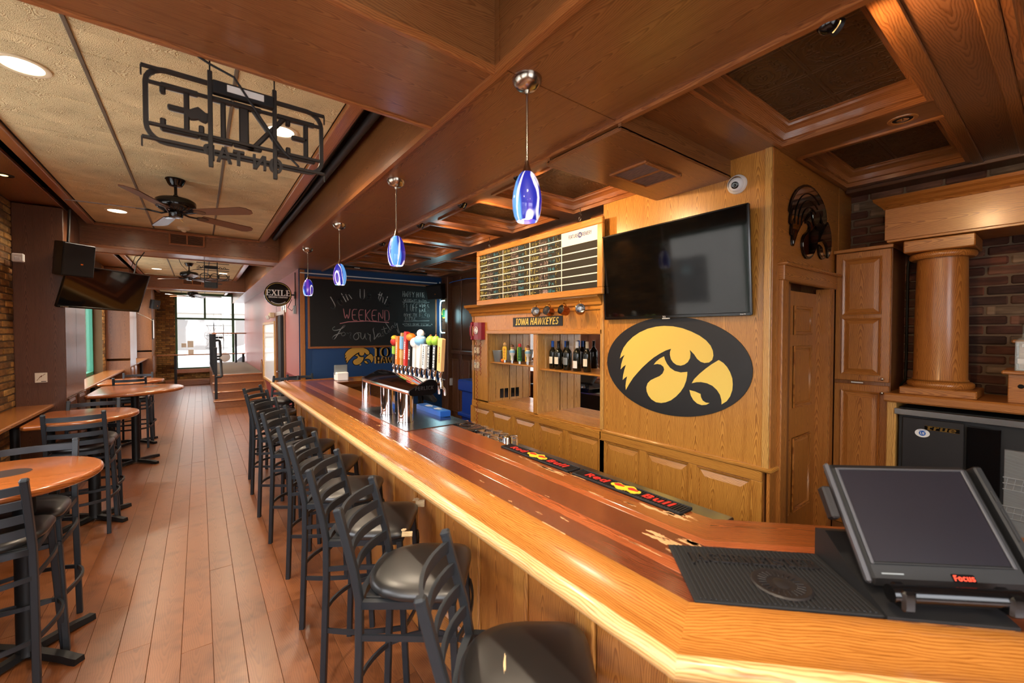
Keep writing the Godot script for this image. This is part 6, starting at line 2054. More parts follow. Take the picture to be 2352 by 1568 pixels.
	piece(ls, "upper_box", Vector3(0.08, 0.27, 0.02), Vector3(0.14, 0.17, 0.88), "oak_cabinet", 2, 0.003)
	piece(ls, "upper_board", Vector3(0.075, 0.362, 0.02), Vector3(0.18, 0.02, 0.94), "oak_front", 2, 0.006)
	var ho := geo()
	ho.lathe([Vector2(0.0, 0.002), Vector2(0.011, 0.002), Vector2(0.013, 0.0)], 14, Transform3D(Basis(Vector3.BACK, PI * 0.5), Vector3(-0.181, 0.1, -0.40)))
	put(ls, "finger_hole", ho, "black_void")
	for k in [["square shouldered clear gin bottle with grey cap on the stepped shelf", Vector3(3.935, 1.526, -0.17), "zinc", "white"], ["clear bottle with a multicoloured label at the picture edge", Vector3(3.935, 1.526, -0.045), "zinc", "sky_blue"]]:
		var bt := thing("spirit_bottle", k[0], "bottle", k[1])
		var g := geo()
		var sq := [Vector2(-0.042, -0.038), Vector2(0.042, -0.038), Vector2(0.045, -0.03), Vector2(0.045, 0.03), Vector2(0.042, 0.038), Vector2(-0.042, 0.038), Vector2(-0.045, 0.03), Vector2(-0.045, -0.03)]
		g.sweep(sq, [Vector3(0, 0.0, 0), Vector3(0, 0.17, 0)], Vector3.BACK)
		g.lathe([Vector2(0.044, 0.17), Vector2(0.034, 0.186), Vector2(0.016, 0.195), Vector2(0.014, 0.235)], 20)
		put(bt, "glass", g, "bottle_clear")
		var cp := geo()
		cp.lathe([Vector2(0.0, 0.275), Vector2(0.014, 0.273), Vector2(0.016, 0.27), Vector2(0.016, 0.225), Vector2(0.0, 0.225)], 16)
		put(bt, "cap", cp, k[2])
		piece(bt, "paper_label", Vector3(-0.0455, 0.055, 0), Vector3(0.002, 0.028, 0.055), k[3], 1, 0.0)
		piece(bt, "seal", Vector3(-0.0455, 0.15, 0), Vector3(0.002, 0.02, 0.022), k[3], 1, 0.0)
		piece(bt, "contents", Vector3(0, 0.006, 0), Vector3(0.08, 0.01, 0.066), "bottle_clear", 1, 0.002)
	# bottle cooler
	var fr := thing("bottle_cooler", "black glass door bottle cooler with steel strip under the oak counter", "cooler", Vector3(4.0, 0.36, 0.1))
	piece(fr, "cabinet", Vector3(0.03, 0.44, 0), Vector3(0.36, 0.88, 1.62), "matte_black", 1, 0.002)
	piece(fr, "steel_strip", Vector3(-0.17, 0.855, 0.0), Vector3(0.03, 0.042, 1.66), "steel", 2, 0.003)
	piece(fr, "side_panel", Vector3(-0.158, 0.40, -0.645), Vector3(0.02, 0.84, 0.29), "rubber_gloss", 1, 0.004)
	var door := piece(fr, "glass_door", Vector3(-0.165, 0.40, -0.06), Vector3(0.03, 0.82, 0.07), "gloss_black", 1, 0.004)
	piece(door, "door_rail", Vector3(0, 0.36, 0.36), Vector3(0.03, 0.10, 0.66), "gloss_black", 2, 0.004)
	piece(door, "door_stile", Vector3(0, 0, -0.36), Vector3(0.03, 0.82, 0.14), "gloss_black", 1, 0.004)
	piece(door, "door_stile", Vector3(0, 0, 0.72), Vector3(0.03, 0.82, 0.12), "gloss_black", 1, 0.004)
	piece(door, "inner_liner", Vector3(0.02, -0.06, 0.2), Vector3(0.01, 0.7, 0.95), "liner_grey", 1, 0.0)
	for r in 3:
		var sh := geo()
		var y := 0.13 - r * 0.17
		for k in 30:
			sh.tube([Vector3(0.012, y, -0.26 + k * 0.03), Vector3(0.0, y - 0.07, -0.27 + k * 0.03)], 0.0018, 4)
		for yy in [y, y - 0.035, y - 0.07]:
			sh.tube([Vector3(0.0, yy, -0.28), Vector3(0.0, yy, 0.65)], 0.0035, 5)
		put(door, "wire_shelf", sh, "zinc")
	piece(door, "pane", Vector3(-0.012, -0.06, 0.2), Vector3(0.004, 0.72, 0.95), "pane", 1, 0.0)
	var nb := geo()
	nb.box(Vector3(-0.1695, 0.765, -0.60), Vector3(0.002, 0.026, 0.16), 2, 0.0005)
	put(fr, "name_plate", nb, "gloss_black")
	var br := geo()
	for y in [0.752, 0.778]:
		br.box(Vector3(-0.171, y, -0.60), Vector3(0.001, 0.002, 0.16), 2, 0.0)
	br.text("true", 0.042, Transform3D(Basis(Vector3(0, 0, 1), Vector3.UP, Vector3(-1, 0, 0)), Vector3(-0.171, 0.766, -0.60)), "Droid Sans", true, 0.2, 0.001, true, 1.6)
	put(fr, "plate_lettering", br, "brass")
	var stk := geo()
	var ov := PackedVector2Array()
	for k in 28:
		ov.append(Vector2(cos(TAU * k / 28.0) * 0.036, sin(TAU * k / 28.0) * 0.027))
	var sxf := Transform3D(Basis(Vector3(0, 0, 1), Vector3.UP, Vector3(-1, 0, 0)), Vector3(-0.1685, 0.725, -0.69))
	stk.prism(ov, 0.001, sxf)
	put(fr, "oval_sticker", stk, "white")
	var dk := geo()
	dk.lathe([Vector2(0, 0.0016), Vector2(0.017, 0.0016), Vector2(0.017, 0.001)], 20, sxf * Transform3D(Basis(Vector3.RIGHT, PI * 0.5), Vector3.ZERO))
	dk.text("LOT ONE", 0.009, sxf * Transform3D(Basis.IDENTITY, Vector3(0, 0.019, 0.0014)), "Droid Sans", true, 0.0, 0.0004)
	put(fr, "sticker_print", dk, "blue")
	var wt := geo()
	wt.strokes([[Vector2(-0.008, 0.008), Vector2(-0.008, -0.006), Vector2(-0.002, -0.006)], [Vector2(0.0, 0.003), Vector2(0.003, 0.006), Vector2(0.003, -0.007)], [Vector2(0.008, 0.007), Vector2(0.008, -0.007)]], 0.003, sxf * Transform3D(Basis.IDENTITY, Vector3(0, 0, 0.0026)))
	put(fr, "sticker_print", wt, "white")
	# cable by the column and the dome camera
	var cb := thing("wall_cable", "black cable running down the brick beside the tall cabinet", "cable", Vector3(4.25, 1.335, -0.75))
	var g2 := geo()
	g2.tube([Vector3(0, 1.05, 0.02), Vector3(0.0, 0.9, 0.0), Vector3(0, 0.2, 0.0), Vector3(-0.02, 0.06, 0.0), Vector3(-0.08, 0.02, -0.02)], 0.008, 7)
	put(cb, "cable", g2, "wire")
	var dc := thing("dome_camera", "white dome security camera high on the television wall", "security camera", Vector3(2.8, 2.705, -1.315))
	dc.basis = Basis(Vector3(0, 0, 1), Vector3.UP, Vector3(-1, 0, 0))
	var xq := Transform3D(Basis(Vector3.RIGHT, PI * 0.5), Vector3.ZERO)
	var bs := geo()
	bs.lathe([Vector2(0.06, 0.0), Vector2(0.06, 0.016), Vector2(0.055, 0.026), Vector2(0.045, 0.034)], 28, xq)
	put(dc, "base", bs, "white")
	var bl := geo()
	var pr := []
	for i in 9:
		var f := PI * 0.5 * i / 8.0
		pr.append(Vector2(cos(f) * 0.046, 0.03 + sin(f) * 0.04))
	var tilt := Transform3D(Basis(Vector3(1, 0.6, 0).normalized(), 0.35), Vector3.ZERO)
	bl.lathe(pr, 28, tilt * xq, 0.3)
	put(dc, "dome", bl, "white_gloss")
	var le := geo()
	le.lathe([Vector2(0.0, 0.073), Vector2(0.014, 0.073), Vector2(0.022, 0.071), Vector2(0.023, 0.06)], 20, tilt * xq)
	put(dc, "lens", le, "gloss_black")
	var ri := geo()
	ri.lathe([Vector2(0.011, 0.0738), Vector2(0.013, 0.0738)], 16, tilt * xq)
	put(dc, "lens_ring", ri, "zinc")

# ------------------------------------------------------------------ lamps, fans, vents
func lamps() -> void:
	var warm := rgb(255, 232, 202)
	# pendants
	var sw := picture(128, 256, func(x: int, y: int) -> Color:
		var a := x / 128.0 * TAU
		var q := y / 256.0
		var p := Vector3(cos(a) * 30.0, sin(a) * 30.0, q * 70.0)
		var n := noise_b.get_noise_3d(p.x * 2.6, p.y * 2.6, p.z * 1.2)
		var m := noise_b.get_noise_3d(p.x * 2.2 + 300.0, p.y * 2.2, p.z * 1.0)
		var line := 1.0 - smoothstep(0.13, 0.27, absf(sin(n * 5.0 + q * 3.0 + m * 3.0)) * 0.6)
		var c := Color(0.09, 0.13, 0.60).lerp(Color(0.42, 0.18, 0.66), smoothstep(0.1, 0.5, m))
		c = c.lerp(Color(0.35, 0.62, 0.9), smoothstep(0.2, 0.5, -m))
		return c.lerp(Color(0.93, 0.91, 0.92), line))
	var shade := mat("swirl_glass", Color.WHITE, 0.06)
	shade.albedo_texture = sw
	shade.emission_enabled = true
	shade.emission = Color.WHITE
	shade.emission_operator = BaseMaterial3D.EMISSION_OP_MULTIPLY
	shade.emission_texture = sw
	shade.emission_energy_multiplier = 0.8
	shade.clearcoat_enabled = true
	var pz := [-1.385, -2.84, -4.313, -5.80]
	for i in 4:
		var p := thing("pendant_lamp", ["blue and white swirled glass pendant lamp largest in view", "blue glass pendant lamp hanging second over the bar", "blue swirled glass pendant lamp third over the bar", "blue swirled pendant lamp over the bar end by the pink wall"][i], "pendant lamp", Vector3(1.112, 2.81, pz[i]), 1.3 * i, "swirled glass pendants over the bar")
		var c := geo()
		c.lathe([Vector2(0.062, 0.0), Vector2(0.06, -0.016), Vector2(0.05, -0.032), Vector2(0.034, -0.044), Vector2(0.012, -0.05), Vector2(0.008, -0.062), Vector2(0.0, -0.064)], 28)
		put(p, "canopy", c, "nickel")
		var s := geo()
		s.tube([Vector3(0, -0.05, 0), Vector3(0, -0.35, 0)], 0.005, 10)
		put(p, "stem", s, "nickel")
		var h := geo()
		h.lathe([Vector2(0.006, -0.34), Vector2(0.008, -0.35), Vector2(0.02, -0.385), Vector2(0.025, -0.392), Vector2(0.024, -0.398)], 20)
		put(p, "cap", h, "nickel")
		var g := geo()
		var pf := [Vector2(0.022, -0.388), Vector2(0.034, -0.40), Vector2(0.048, -0.43), Vector2(0.058, -0.47), Vector2(0.062, -0.505), Vector2(0.06, -0.54), Vector2(0.054, -0.57), Vector2(0.044, -0.592), Vector2(0.042, -0.592)]
		g.lathe(pf, 28)
		for q in g.t.size():
			g.t[q] = Vector2(g.t[q].x, g.t[q].y / 0.24)
		put(p, "glass_shade", g, shade)
		var b := geo()
		var pr := []
		for k in 7:
			pr.append(Vector2(sin(PI * k / 6.0) * 0.03, -0.555 - cos(PI * k / 6.0) * 0.03))
		b.lathe(pr, 14, ID, 0.2)
		put(p, "bulb", b, "lens_glow")
		lamp_spot(p, Vector3(0, -0.585, 0), 1.6, warm, 70.0, 0.03)
	# recessed lights in the tiles
	var n := 0
	var lab := ["recessed ceiling light at the left edge beside the first neon sign", "recessed ceiling light behind the black neon sign", "recessed ceiling light past the fan by the pillar", "recessed ceiling light past the fan by the soffit"]
	for k in [[-0.70, -3.2], [0.455, -3.2], [-0.71, -6.36], [0.455, -6.36], [-0.70, -9.0], [0.455, -9.0], [-0.70, -11.6], [0.455, -11.6], [-0.70, -15.6], [0.455, -15.6], [-0.70, -0.4], [0.455, -0.4], [-0.7, 1.4], [0.455, 1.4]]:
		var d := thing("ceiling_light", lab[n] if n < 4 else "round recessed ceiling light in a cream tile further along", "ceiling light", Vector3(k[0], 3.098, k[1]), 0.0, "recessed lights in the cream tiles")
		if n > 3:
			d.set_meta("group", "recessed lights further down the room")
		n += 1
		var r := geo()
		r.lathe([Vector2(0.105, 0.003), Vector2(0.104, -0.004), Vector2(0.098, -0.007), Vector2(0.08, -0.004), Vector2(0.078, 0.003)], 36)
		put(d, "trim_ring", r, "cream")
		var l := geo()
		l.lathe([Vector2(0.079, -0.002), Vector2(0.0, -0.003)], 30)
		put(d, "lens", l, "lens_glow")
		lamp_spot(d, Vector3(0, -0.02, 0), LAMP, warm, 80.0, 0.08)
	# small can lights in the wooden strip by the wall and in the alcove
	for k in [["small recessed can light in the wooden strip over the left ledge", Vector3(-1.30, 3.074, -5.4), 1.0], ["small recessed can light in the strip past the first pillar", Vector3(-1.30, 3.074, -9.6), 1.0], ["small unlit recessed light in the alcove beam", Vector3(2.99, 2.874, -0.56), 0.0]]:
		var d := thing("can_light", k[0], "ceiling light", k[1])
		var r := geo()
		r.lathe([Vector2(0.062, 0.002), Vector2(0.06, -0.004), Vector2(0.045, -0.004), Vector2(0.04, 0.002)], 24)
		put(d, "trim_ring", r, "iron" if k[2] > 0.0 else "oak_front")
		var l := geo()
		l.lathe([Vector2(0.042, 0.0), Vector2(0.0, 0.001)], 20)
		put(d, "recess", l, "black_void")
		var b := geo()
		b.lathe([Vector2(0.026, -0.003), Vector2(0.018, -0.006), Vector2(0.0, -0.007)], 16)
		put(d, "reflector", b, "warm_glow" if k[2] > 0.0 else "chrome")
		if k[2] > 0.0:
			lamp_spot(d, Vector3(0, -0.03, 0), 0.9, rgb(255, 196, 130), 60.0, 0.03)
	# track of swivel spots along the far edge of the soffit
	var th := [[1.735, -0.52], [1.735, -2.26], [1.735, -3.02], [1.735, -3.83], [1.735, -4.9]]
	for i in 5:
		var t := thing("track_spot", ["black swivel spotlight at the top edge over the alcove", "black swivel spotlight nearest the duct on the soffit edge", "second black swivel spotlight along the soffit edge from duct", "third black swivel spotlight along the soffit edge from duct", "fourth black swivel spotlight along the soffit edge from duct"][i], "spotlight", Vector3(th[i][0], 2.805, th[i][1]), 0.0, "swivel spots on the soffit edge")
		var b := geo()
		var pr := []
		for k in 9:
			pr.append(Vector2(sin(PI * k / 8.0) * 0.034, -cos(PI * k / 8.0) * 0.034))
		b.lathe(pr, 18, ID, 0.3)
		b.tube([Vector3(0, 0.02, 0), Vector3(0, 0.062, 0)], 0.01, 8)
		put(t, "ball_head", b, "gloss_black")
		var aim := Vector3(0.72, -0.28, 0.1 if i > 0 else 0.5).normalized()
		var fx := Transform3D(Basis(Quaternion(Vector3.UP, aim)), Vector3.ZERO)
		var l := geo()
		l.lathe([Vector2(0.024, 0.026), Vector2(0.027, 0.04), Vector2(0.024, 0.042), Vector2(0.02, 0.034)], 18, fx)
		put(t, "bezel", l, "iron")
		var e := geo()
		e.lathe([Vector2(0.021, 0.036), Vector2(0.0, 0.037)], 16, fx)
		put(t, "lamp_face", e, "warm_glow")
		lamp_spot(t, aim * 0.055, SPOT, rgb(255, 206, 146), 55.0, 0.02, aim)
	# ceiling fans
	fan("ceiling_fan", "black ceiling fan with five brown blades under the near tiles", Vector3(-0.15, 3.1, -4.76), 41.0)
	fan("ceiling_fan", "black ceiling fan half hidden behind the tangled neon sign", Vector3(-0.14, 3.1, -10.3), 10.0)
	fan("ceiling_fan", "black ceiling fan in front of the street window", Vector3(-0.13, 3.1, -15.3), 5.0)
	# air grilles
	vent("air_grille", "wooden air grille set in the oak cross beam", Vector3(-0.113, 2.99, -7.128), Basis.IDENTITY, 0.385, 0.165)
	vent("air_grille", "second wooden air grille further down the room", Vector3(-0.113, 2.99, -12.848), Basis.IDENTITY, 0.385, 0.165)
	vent("air_grille", "wooden air grille under the boxed duct by television wall", Vector3(2.28, 2.753, -1.64), Basis(Vector3.BACK, Vector3.RIGHT, Vector3.UP) * Basis(Vector3.RIGHT, PI), 0.27, 0.38)
	# neon signs hung from the beams
	main_neon()
	second_neon()
	# smoke detector
	var sd := thing("smoke_detector", "round cream smoke detector on the tiles behind the fan", "smoke detector", Vector3(-0.14, 3.1, -6.85))
	var g := geo()
	g.lathe([Vector2(0.07, 0.0), Vector2(0.068, -0.02), Vector2(0.05, -0.034), Vector2(0.03, -0.036), Vector2(0.028, -0.05), Vector2(0.018, -0.06), Vector2(0.0, -0.062)], 26)
	put(sd, "housing", g, "cream")

const LAMP := 3.8
const SPOT := 1.6

func fan(called: String, label: String, at: Vector3, first: float) -> void:
	var f := thing(called, label, "ceiling fan", at)
	var c := geo()
	c.lathe([Vector2(0.072, 0.0), Vector2(0.074, -0.008), Vector2(0.068, -0.012), Vector2(0.058, -0.04), Vector2(0.045, -0.06), Vector2(0.02, -0.066), Vector2(0.0, -0.066)], 28)
	put(f, "canopy", c, "gloss_black")
	var r := geo()
	r.tube([Vector3(0, -0.06, 0), Vector3(0, -0.165, 0)], 0.012, 10)
	r.lathe([Vector2(0.012, -0.135), Vector2(0.018, -0.14), Vector2(0.018, -0.16), Vector2(0.012, -0.165)], 14)
	put(f, "down_rod", r, "gloss_black")
	var m := geo()
	m.lathe([Vector2(0.0, -0.16), Vector2(0.06, -0.162), Vector2(0.12, -0.175), Vector2(0.142, -0.19), Vector2(0.146, -0.2), Vector2(0.146, -0.24), Vector2(0.14, -0.252), Vector2(0.10, -0.275), Vector2(0.06, -0.285), Vector2(0.052, -0.288), Vector2(0.05, -0.325), Vector2(0.042, -0.334), Vector2(0.0, -0.336)], 36)
	put(f, "motor", m, "gloss_black")
	var v := geo()
	for k in 30:
		var a := TAU * k / 30.0
		v.box(Vector3.ZERO, Vector3(0.045, 0.006, 0.006), 0, 0.001, Transform3D(Basis(Vector3.UP, -a) * Basis(Vector3.BACK, 0.5), Vector3(cos(a) * 0.103, -0.274, sin(a) * 0.103)))
	put(f, "cooling_fins", v, "iron")
	for k in 5:
		var a := deg_to_rad(first + 72.0 * k)
		var bs := Basis(Vector3.UP, -a)
		var arm := geo()
		arm.tube([bs * Vector3(0.05, -0.29, 0), bs * Vector3(0.1, -0.305, 0.012), bs * Vector3(0.15, -0.30, 0), bs * Vector3(0.2, -0.293, -0.012)], 0.008, 7)
		arm.lathe([Vector2(0.0, 0.003), Vector2(0.035, 0.003), Vector2(0.035, -0.003), Vector2(0.0, -0.003)], 16, Transform3D(bs * Basis(Vector3.RIGHT, -0.2) * Basis.from_scale(Vector3(1.5, 1, 1)), bs * Vector3(0.22, -0.295, 0)))
		put(f, "blade_arm", arm, "gloss_black")
		var bl := geo()
		bl.prism(PackedVector2Array([Vector2(0.2, -0.052), Vector2(0.64, -0.065), Vector2(0.68, -0.045), Vector2(0.70, 0.0), Vector2(0.68, 0.045), Vector2(0.64, 0.065), Vector2(0.2, 0.052)]), 0.007, Transform3D(bs * Basis(Vector3.RIGHT, PI * 0.5 - 0.2), bs * Vector3(0, -0.287, 0)), 0)
		put(f, "blade", bl, "oak_umber")
	var pc := geo()
	pc.tube([Vector3(0.03, -0.33, 0.03), Vector3(0.035, -0.36, 0.03), Vector3(0.05, -0.37, 0.03)], 0.002, 5)
	put(f, "pull_chain", pc, "brass")

func vent(called: String, label: String, at: Vector3, bs: Basis, w: float, h: float) -> void:
	var v := thing(called, label, "air grille", at)
	v.basis = bs
	var b := 0.022
	for s in [-1, 1]:
		piece(v, "frame_bar", Vector3(0, s * (h - b) * 0.5, 0.006), Vector3(w, b, 0.016), "oak_trim", 0, 0.004)
		piece(v, "frame_bar", Vector3(s * (w - b) * 0.5, 0, 0.006), Vector3(b, h - 2 * b, 0.016), "oak_trim", 1, 0.004)
	piece(v, "mid_bar", Vector3(0, 0, 0.005), Vector3(b * 0.8, h - 2 * b, 0.014) if w > h else Vector3(w - 2 * b, b * 0.8, 0.014), "oak_trim", 1 if w > h else 0, 0.002)
	piece(v, "backing", Vector3(0, 0, -0.004), Vector3(w - b, h - b, 0.004), "black_void", 0, 0.0)
	var n := int((h - 2 * b) / 0.0125)
	for i in n:
		var o := piece(v, "slat", Vector3(0, -h * 0.5 + b + (i + 0.5) * (h - 2 * b) / n, 0.004), Vector3(w - 2 * b, 0.006, 0.012), "oak_dark", 0, 0.0)
		o.rotation.x = 0.5

func main_neon() -> void:
	var s := thing("neon_sign", "black unlit neon letter sign seen from behind hanging from the beam", "neon sign", Vector3(0.1525, 2.59, -2.03))
	# built face towards the room, so its letters read reversed from here
	var fr := geo()
	var bar := [Vector2(-0.008, -0.006), Vector2(0.008, -0.006), Vector2(0.008, 0.006), Vector2(-0.008, 0.006)]
	for y in [0.128, 0.075, -0.075, -0.128]:
		var w := 0.31 if absf(y) > 0.1 else 0.29
		fr.box(Vector3(0, y, 0), Vector3(w * 2.0, 0.012, 0.014), 0, 0.002)
	for e in [[-0.31, 0.128], [0.31, 0.128], [-0.31, -0.128], [0.31, -0.128]]:
		fr.box(Vector3(e[0], e[1] - 0.016, -0.004), Vector3(0.005, 0.036, 0.01), 1, 0.001)
	put(s, "cross_bar", fr, "neon_back")
	var up := geo()
	for x in [-0.107, 0.113]:
		up.box(Vector3(x, -0.01, 0.008), Vector3(0.016, 0.37, 0.014), 1, 0.002)
	put(s, "upright", up, "neon_back")
	var ring := geo()
	var p := []
	for c in [[0.24, 0.075, 0.0], [-0.24, 0.075, 0.25], [-0.24, -0.075, 0.5], [0.24, -0.075, 0.75]]:
		for i in 6:
			var a: float = TAU * (c[2] + 0.25 * i / 5.0)
			p.append(Vector3(c[0] + cos(a) * 0.058, c[1] + sin(a) * 0.058, -0.008))
	ring.sweep(bar, p, Vector3.BACK, true)
	put(s, "oval_channel", ring, "neon_back")
	# letters E X I I: E, mirrored
	var le := func(x: float, kind: String) -> void:
		var g := geo()
		var st: Array = {"E": [[-0.05, 0.08, 0.05, 0.08], [-0.05, 0.08, -0.05, 0.055], [0.02, 0.08, 0.02, -0.08], [-0.05, -0.08, 0.05, -0.08], [-0.05, -0.08, -0.05, -0.05], [-0.03, 0.005, 0.02, 0.005]], "X": [[-0.055, 0.075, 0.055, -0.075], [0.055, 0.075, -0.055, -0.075], [-0.075, 0.08, -0.035, 0.08], [0.035, 0.08, 0.075, 0.08], [-0.075, -0.08, -0.035, -0.08], [0.035, -0.08, 0.075, -0.08]], "I": [[0.0, 0.08, 0.0, -0.08], [-0.03, 0.08, 0.03, 0.08], [-0.03, -0.08, 0.03, -0.08]], "L": [[0.02, 0.08, 0.02, -0.08], [-0.02, 0.08, 0.045, 0.08], [-0.05, -0.08, 0.045, -0.08], [-0.05, -0.08, -0.05, -0.045]]}[kind]
		for q in st:
			var a := Vector2(q[0] + x, q[1])
			var b := Vector2(q[2] + x, q[3])
			var d := b - a
			var wd := 0.034 if kind == "I" and absf(d.y) > 0.1 else 0.018
			g.box(Vector3.ZERO, Vector3(d.length() + 0.014, wd, 0.022), 0, 0.004, Transform3D(Basis(Vector3.BACK, d.angle()), Vector3((a.x + b.x) * 0.5, (a.y + b.y) * 0.5, -0.012)))
		put(s, "letter", g, "neon_back")
		var t := geo()
		for q in st:
			t.tube([Vector3(q[0] + x, q[1], -0.03), Vector3(q[2] + x, q[3], -0.03)], 0.006, 6)
		put(s, "glass_tube", t, "tube_white")
	le.call(0.215, "E")
	le.call(0.095, "X")
	le.call(0.005, "I")
	le.call(-0.085, "L")
	le.call(-0.2, "E")
	var sw := geo()
	var pt := PackedVector2Array()
	for k in 20:
		var a := TAU * k / 20.0
		pt.append(Vector2(-0.145 + cos(a) * 0.04, 0.0 + sin(a) * 0.022 * (1.0 + 0.3 * sin(a * 5.0))))
	sw.prism(pt, 0.02, Transform3D(Basis.IDENTITY, Vector3(0, 0, -0.02)))
	put(s, "emblem", sw, "neon_back")
	# the small word under the frame, reversed as well
	var wd := geo()
	wd.text("ON TAP", 0.078, Transform3D(Basis.from_scale(Vector3(-1, 1, 1)), Vector3(0.005, -0.138, 0.0)), "Droid Sans", true, 0.0, 0.02)
	for q in range(0, wd.v.size(), 3):
		var h := wd.v[q + 1]
		wd.v[q + 1] = wd.v[q + 2]
		wd.v[q + 2] = h
	put(s, "small_letters", wd, "neon_back")
	piece(s, "transformer", Vector3(0.005, 0.115, 0.012), Vector3(0.21, 0.05, 0.03), "iron", 0, 0.004)
	piece(s, "rating_label", Vector3(0.01, 0.118, 0.0285), Vector3(0.125, 0.026, 0.002), "white", 0, 0.0)
	var wr := geo()
	for x in [-0.107, 0.113]:
		wr.tube([Vector3(x, 0.17, 0.008), Vector3(x, 0.235, 0.008)], 0.003, 5)
	put(s, "hanging_wire", wr, "wire")
	var cd := geo()
	cd.tube([Vector3(-0.285, 0.262, 0.012), Vector3(-0.2, 0.235, 0.02), Vector3(-0.107, 0.19, 0.03), Vector3(-0.03, 0.165, 0.035), Vector3(0.04, 0.06, 0.04), Vector3(0.12, -0.06, 0.035), Vector3(0.2, -0.13, 0.03)], 0.0045, 6)
	put(s, "power_cord", cd, "wire")
	var tp := thing("tape_strip", "clear tape holding the sign cord on the beam edge", "tape", Vector3(-0.165, 2.835, -2.012))
	piece(tp, "strip", Vector3.ZERO, Vector3(0.06, 0.05, 0.002), "tape_clear", 0, 0.0)

func second_neon() -> void:
	var s := thing("neon_sign", "tangled unlit neon sign with black box hanging past the second beam", "neon sign", Vector3(0.18, 2.62, -7.72))
	var fr := geo()
	for y in [0.165, 0.09, 0.06, -0.02, -0.14]:
		fr.box(Vector3(0, y, 0), Vector3(0.40 if y > -0.1 else 0.22, 0.009, 0.01), 0, 0.001)
	put(s, "cross_bar", fr, "iron")
	var up := geo()
	for x in [-0.105, 0.05]:
		up.box(Vector3(x, 0.0, 0.006), Vector3(0.011, 0.40, 0.01), 1, 0.001)
	put(s, "upright", up, "iron")
	piece(s, "transformer", Vector3(-0.02, 0.10, 0.02), Vector3(0.16, 0.045, 0.05), "iron", 0, 0.005)
	piece(s, "control_box", Vector3(-0.03, -0.16, 0.02), Vector3(0.15, 0.085, 0.06), "iron", 0, 0.006)
	var t := geo()
	for k in [[-0.1, 0.05], [0.02, 0.045], [0.12, 0.05]]:
		var l := []
		for i in 14:
			var a := TAU * i / 14.0
			l.append(Vector3(k[0] + cos(a) * k[1] * (1.2 if absf(cos(a)) > 0.5 else 1.0), -0.03 + sin(a) * 0.045, -0.015))
		t.tube(l, 0.006, 6, true)
	var z := []
	for i in 24:
		z.append(Vector3(-0.18 + i * 0.0155, 0.105 + 0.016 * sin(i * 1.9), -0.015))
	t.tube(z, 0.005, 6)
	t.tube([Vector3(-0.19, -0.08, -0.015), Vector3(-0.05, -0.1, -0.015), Vector3(0.1, -0.09, -0.015), Vector3(0.19, -0.075, -0.015), Vector3(0.2, 0.0, -0.015)], 0.006, 6)
	put(s, "glass_tube", t, "gloss_black")
	var wr := geo()
	for x in [-0.105, 0.05]:
		wr.tube([Vector3(x, 0.2, 0.006), Vector3(x, 0.245, 0.03), Vector3(x, 0.3, 0.06)], 0.002, 5)
	wr.tube([Vector3(-0.09, 0.1, 0.03), Vector3(-0.3, 0.02, 0.03), Vector3(-0.37, 0.1, 0.05), Vector3(-0.40, 0.18, 0.08), Vector3(-0.45, 0.2, 0.1), Vector3(-0.75, 0.21, 0.1), Vector3(-0.86, 0.16, 0.1), Vector3(-0.9, 0.02, 0.1)], 0.004, 5)
	put(s, "hanging_wire", wr, "wire")

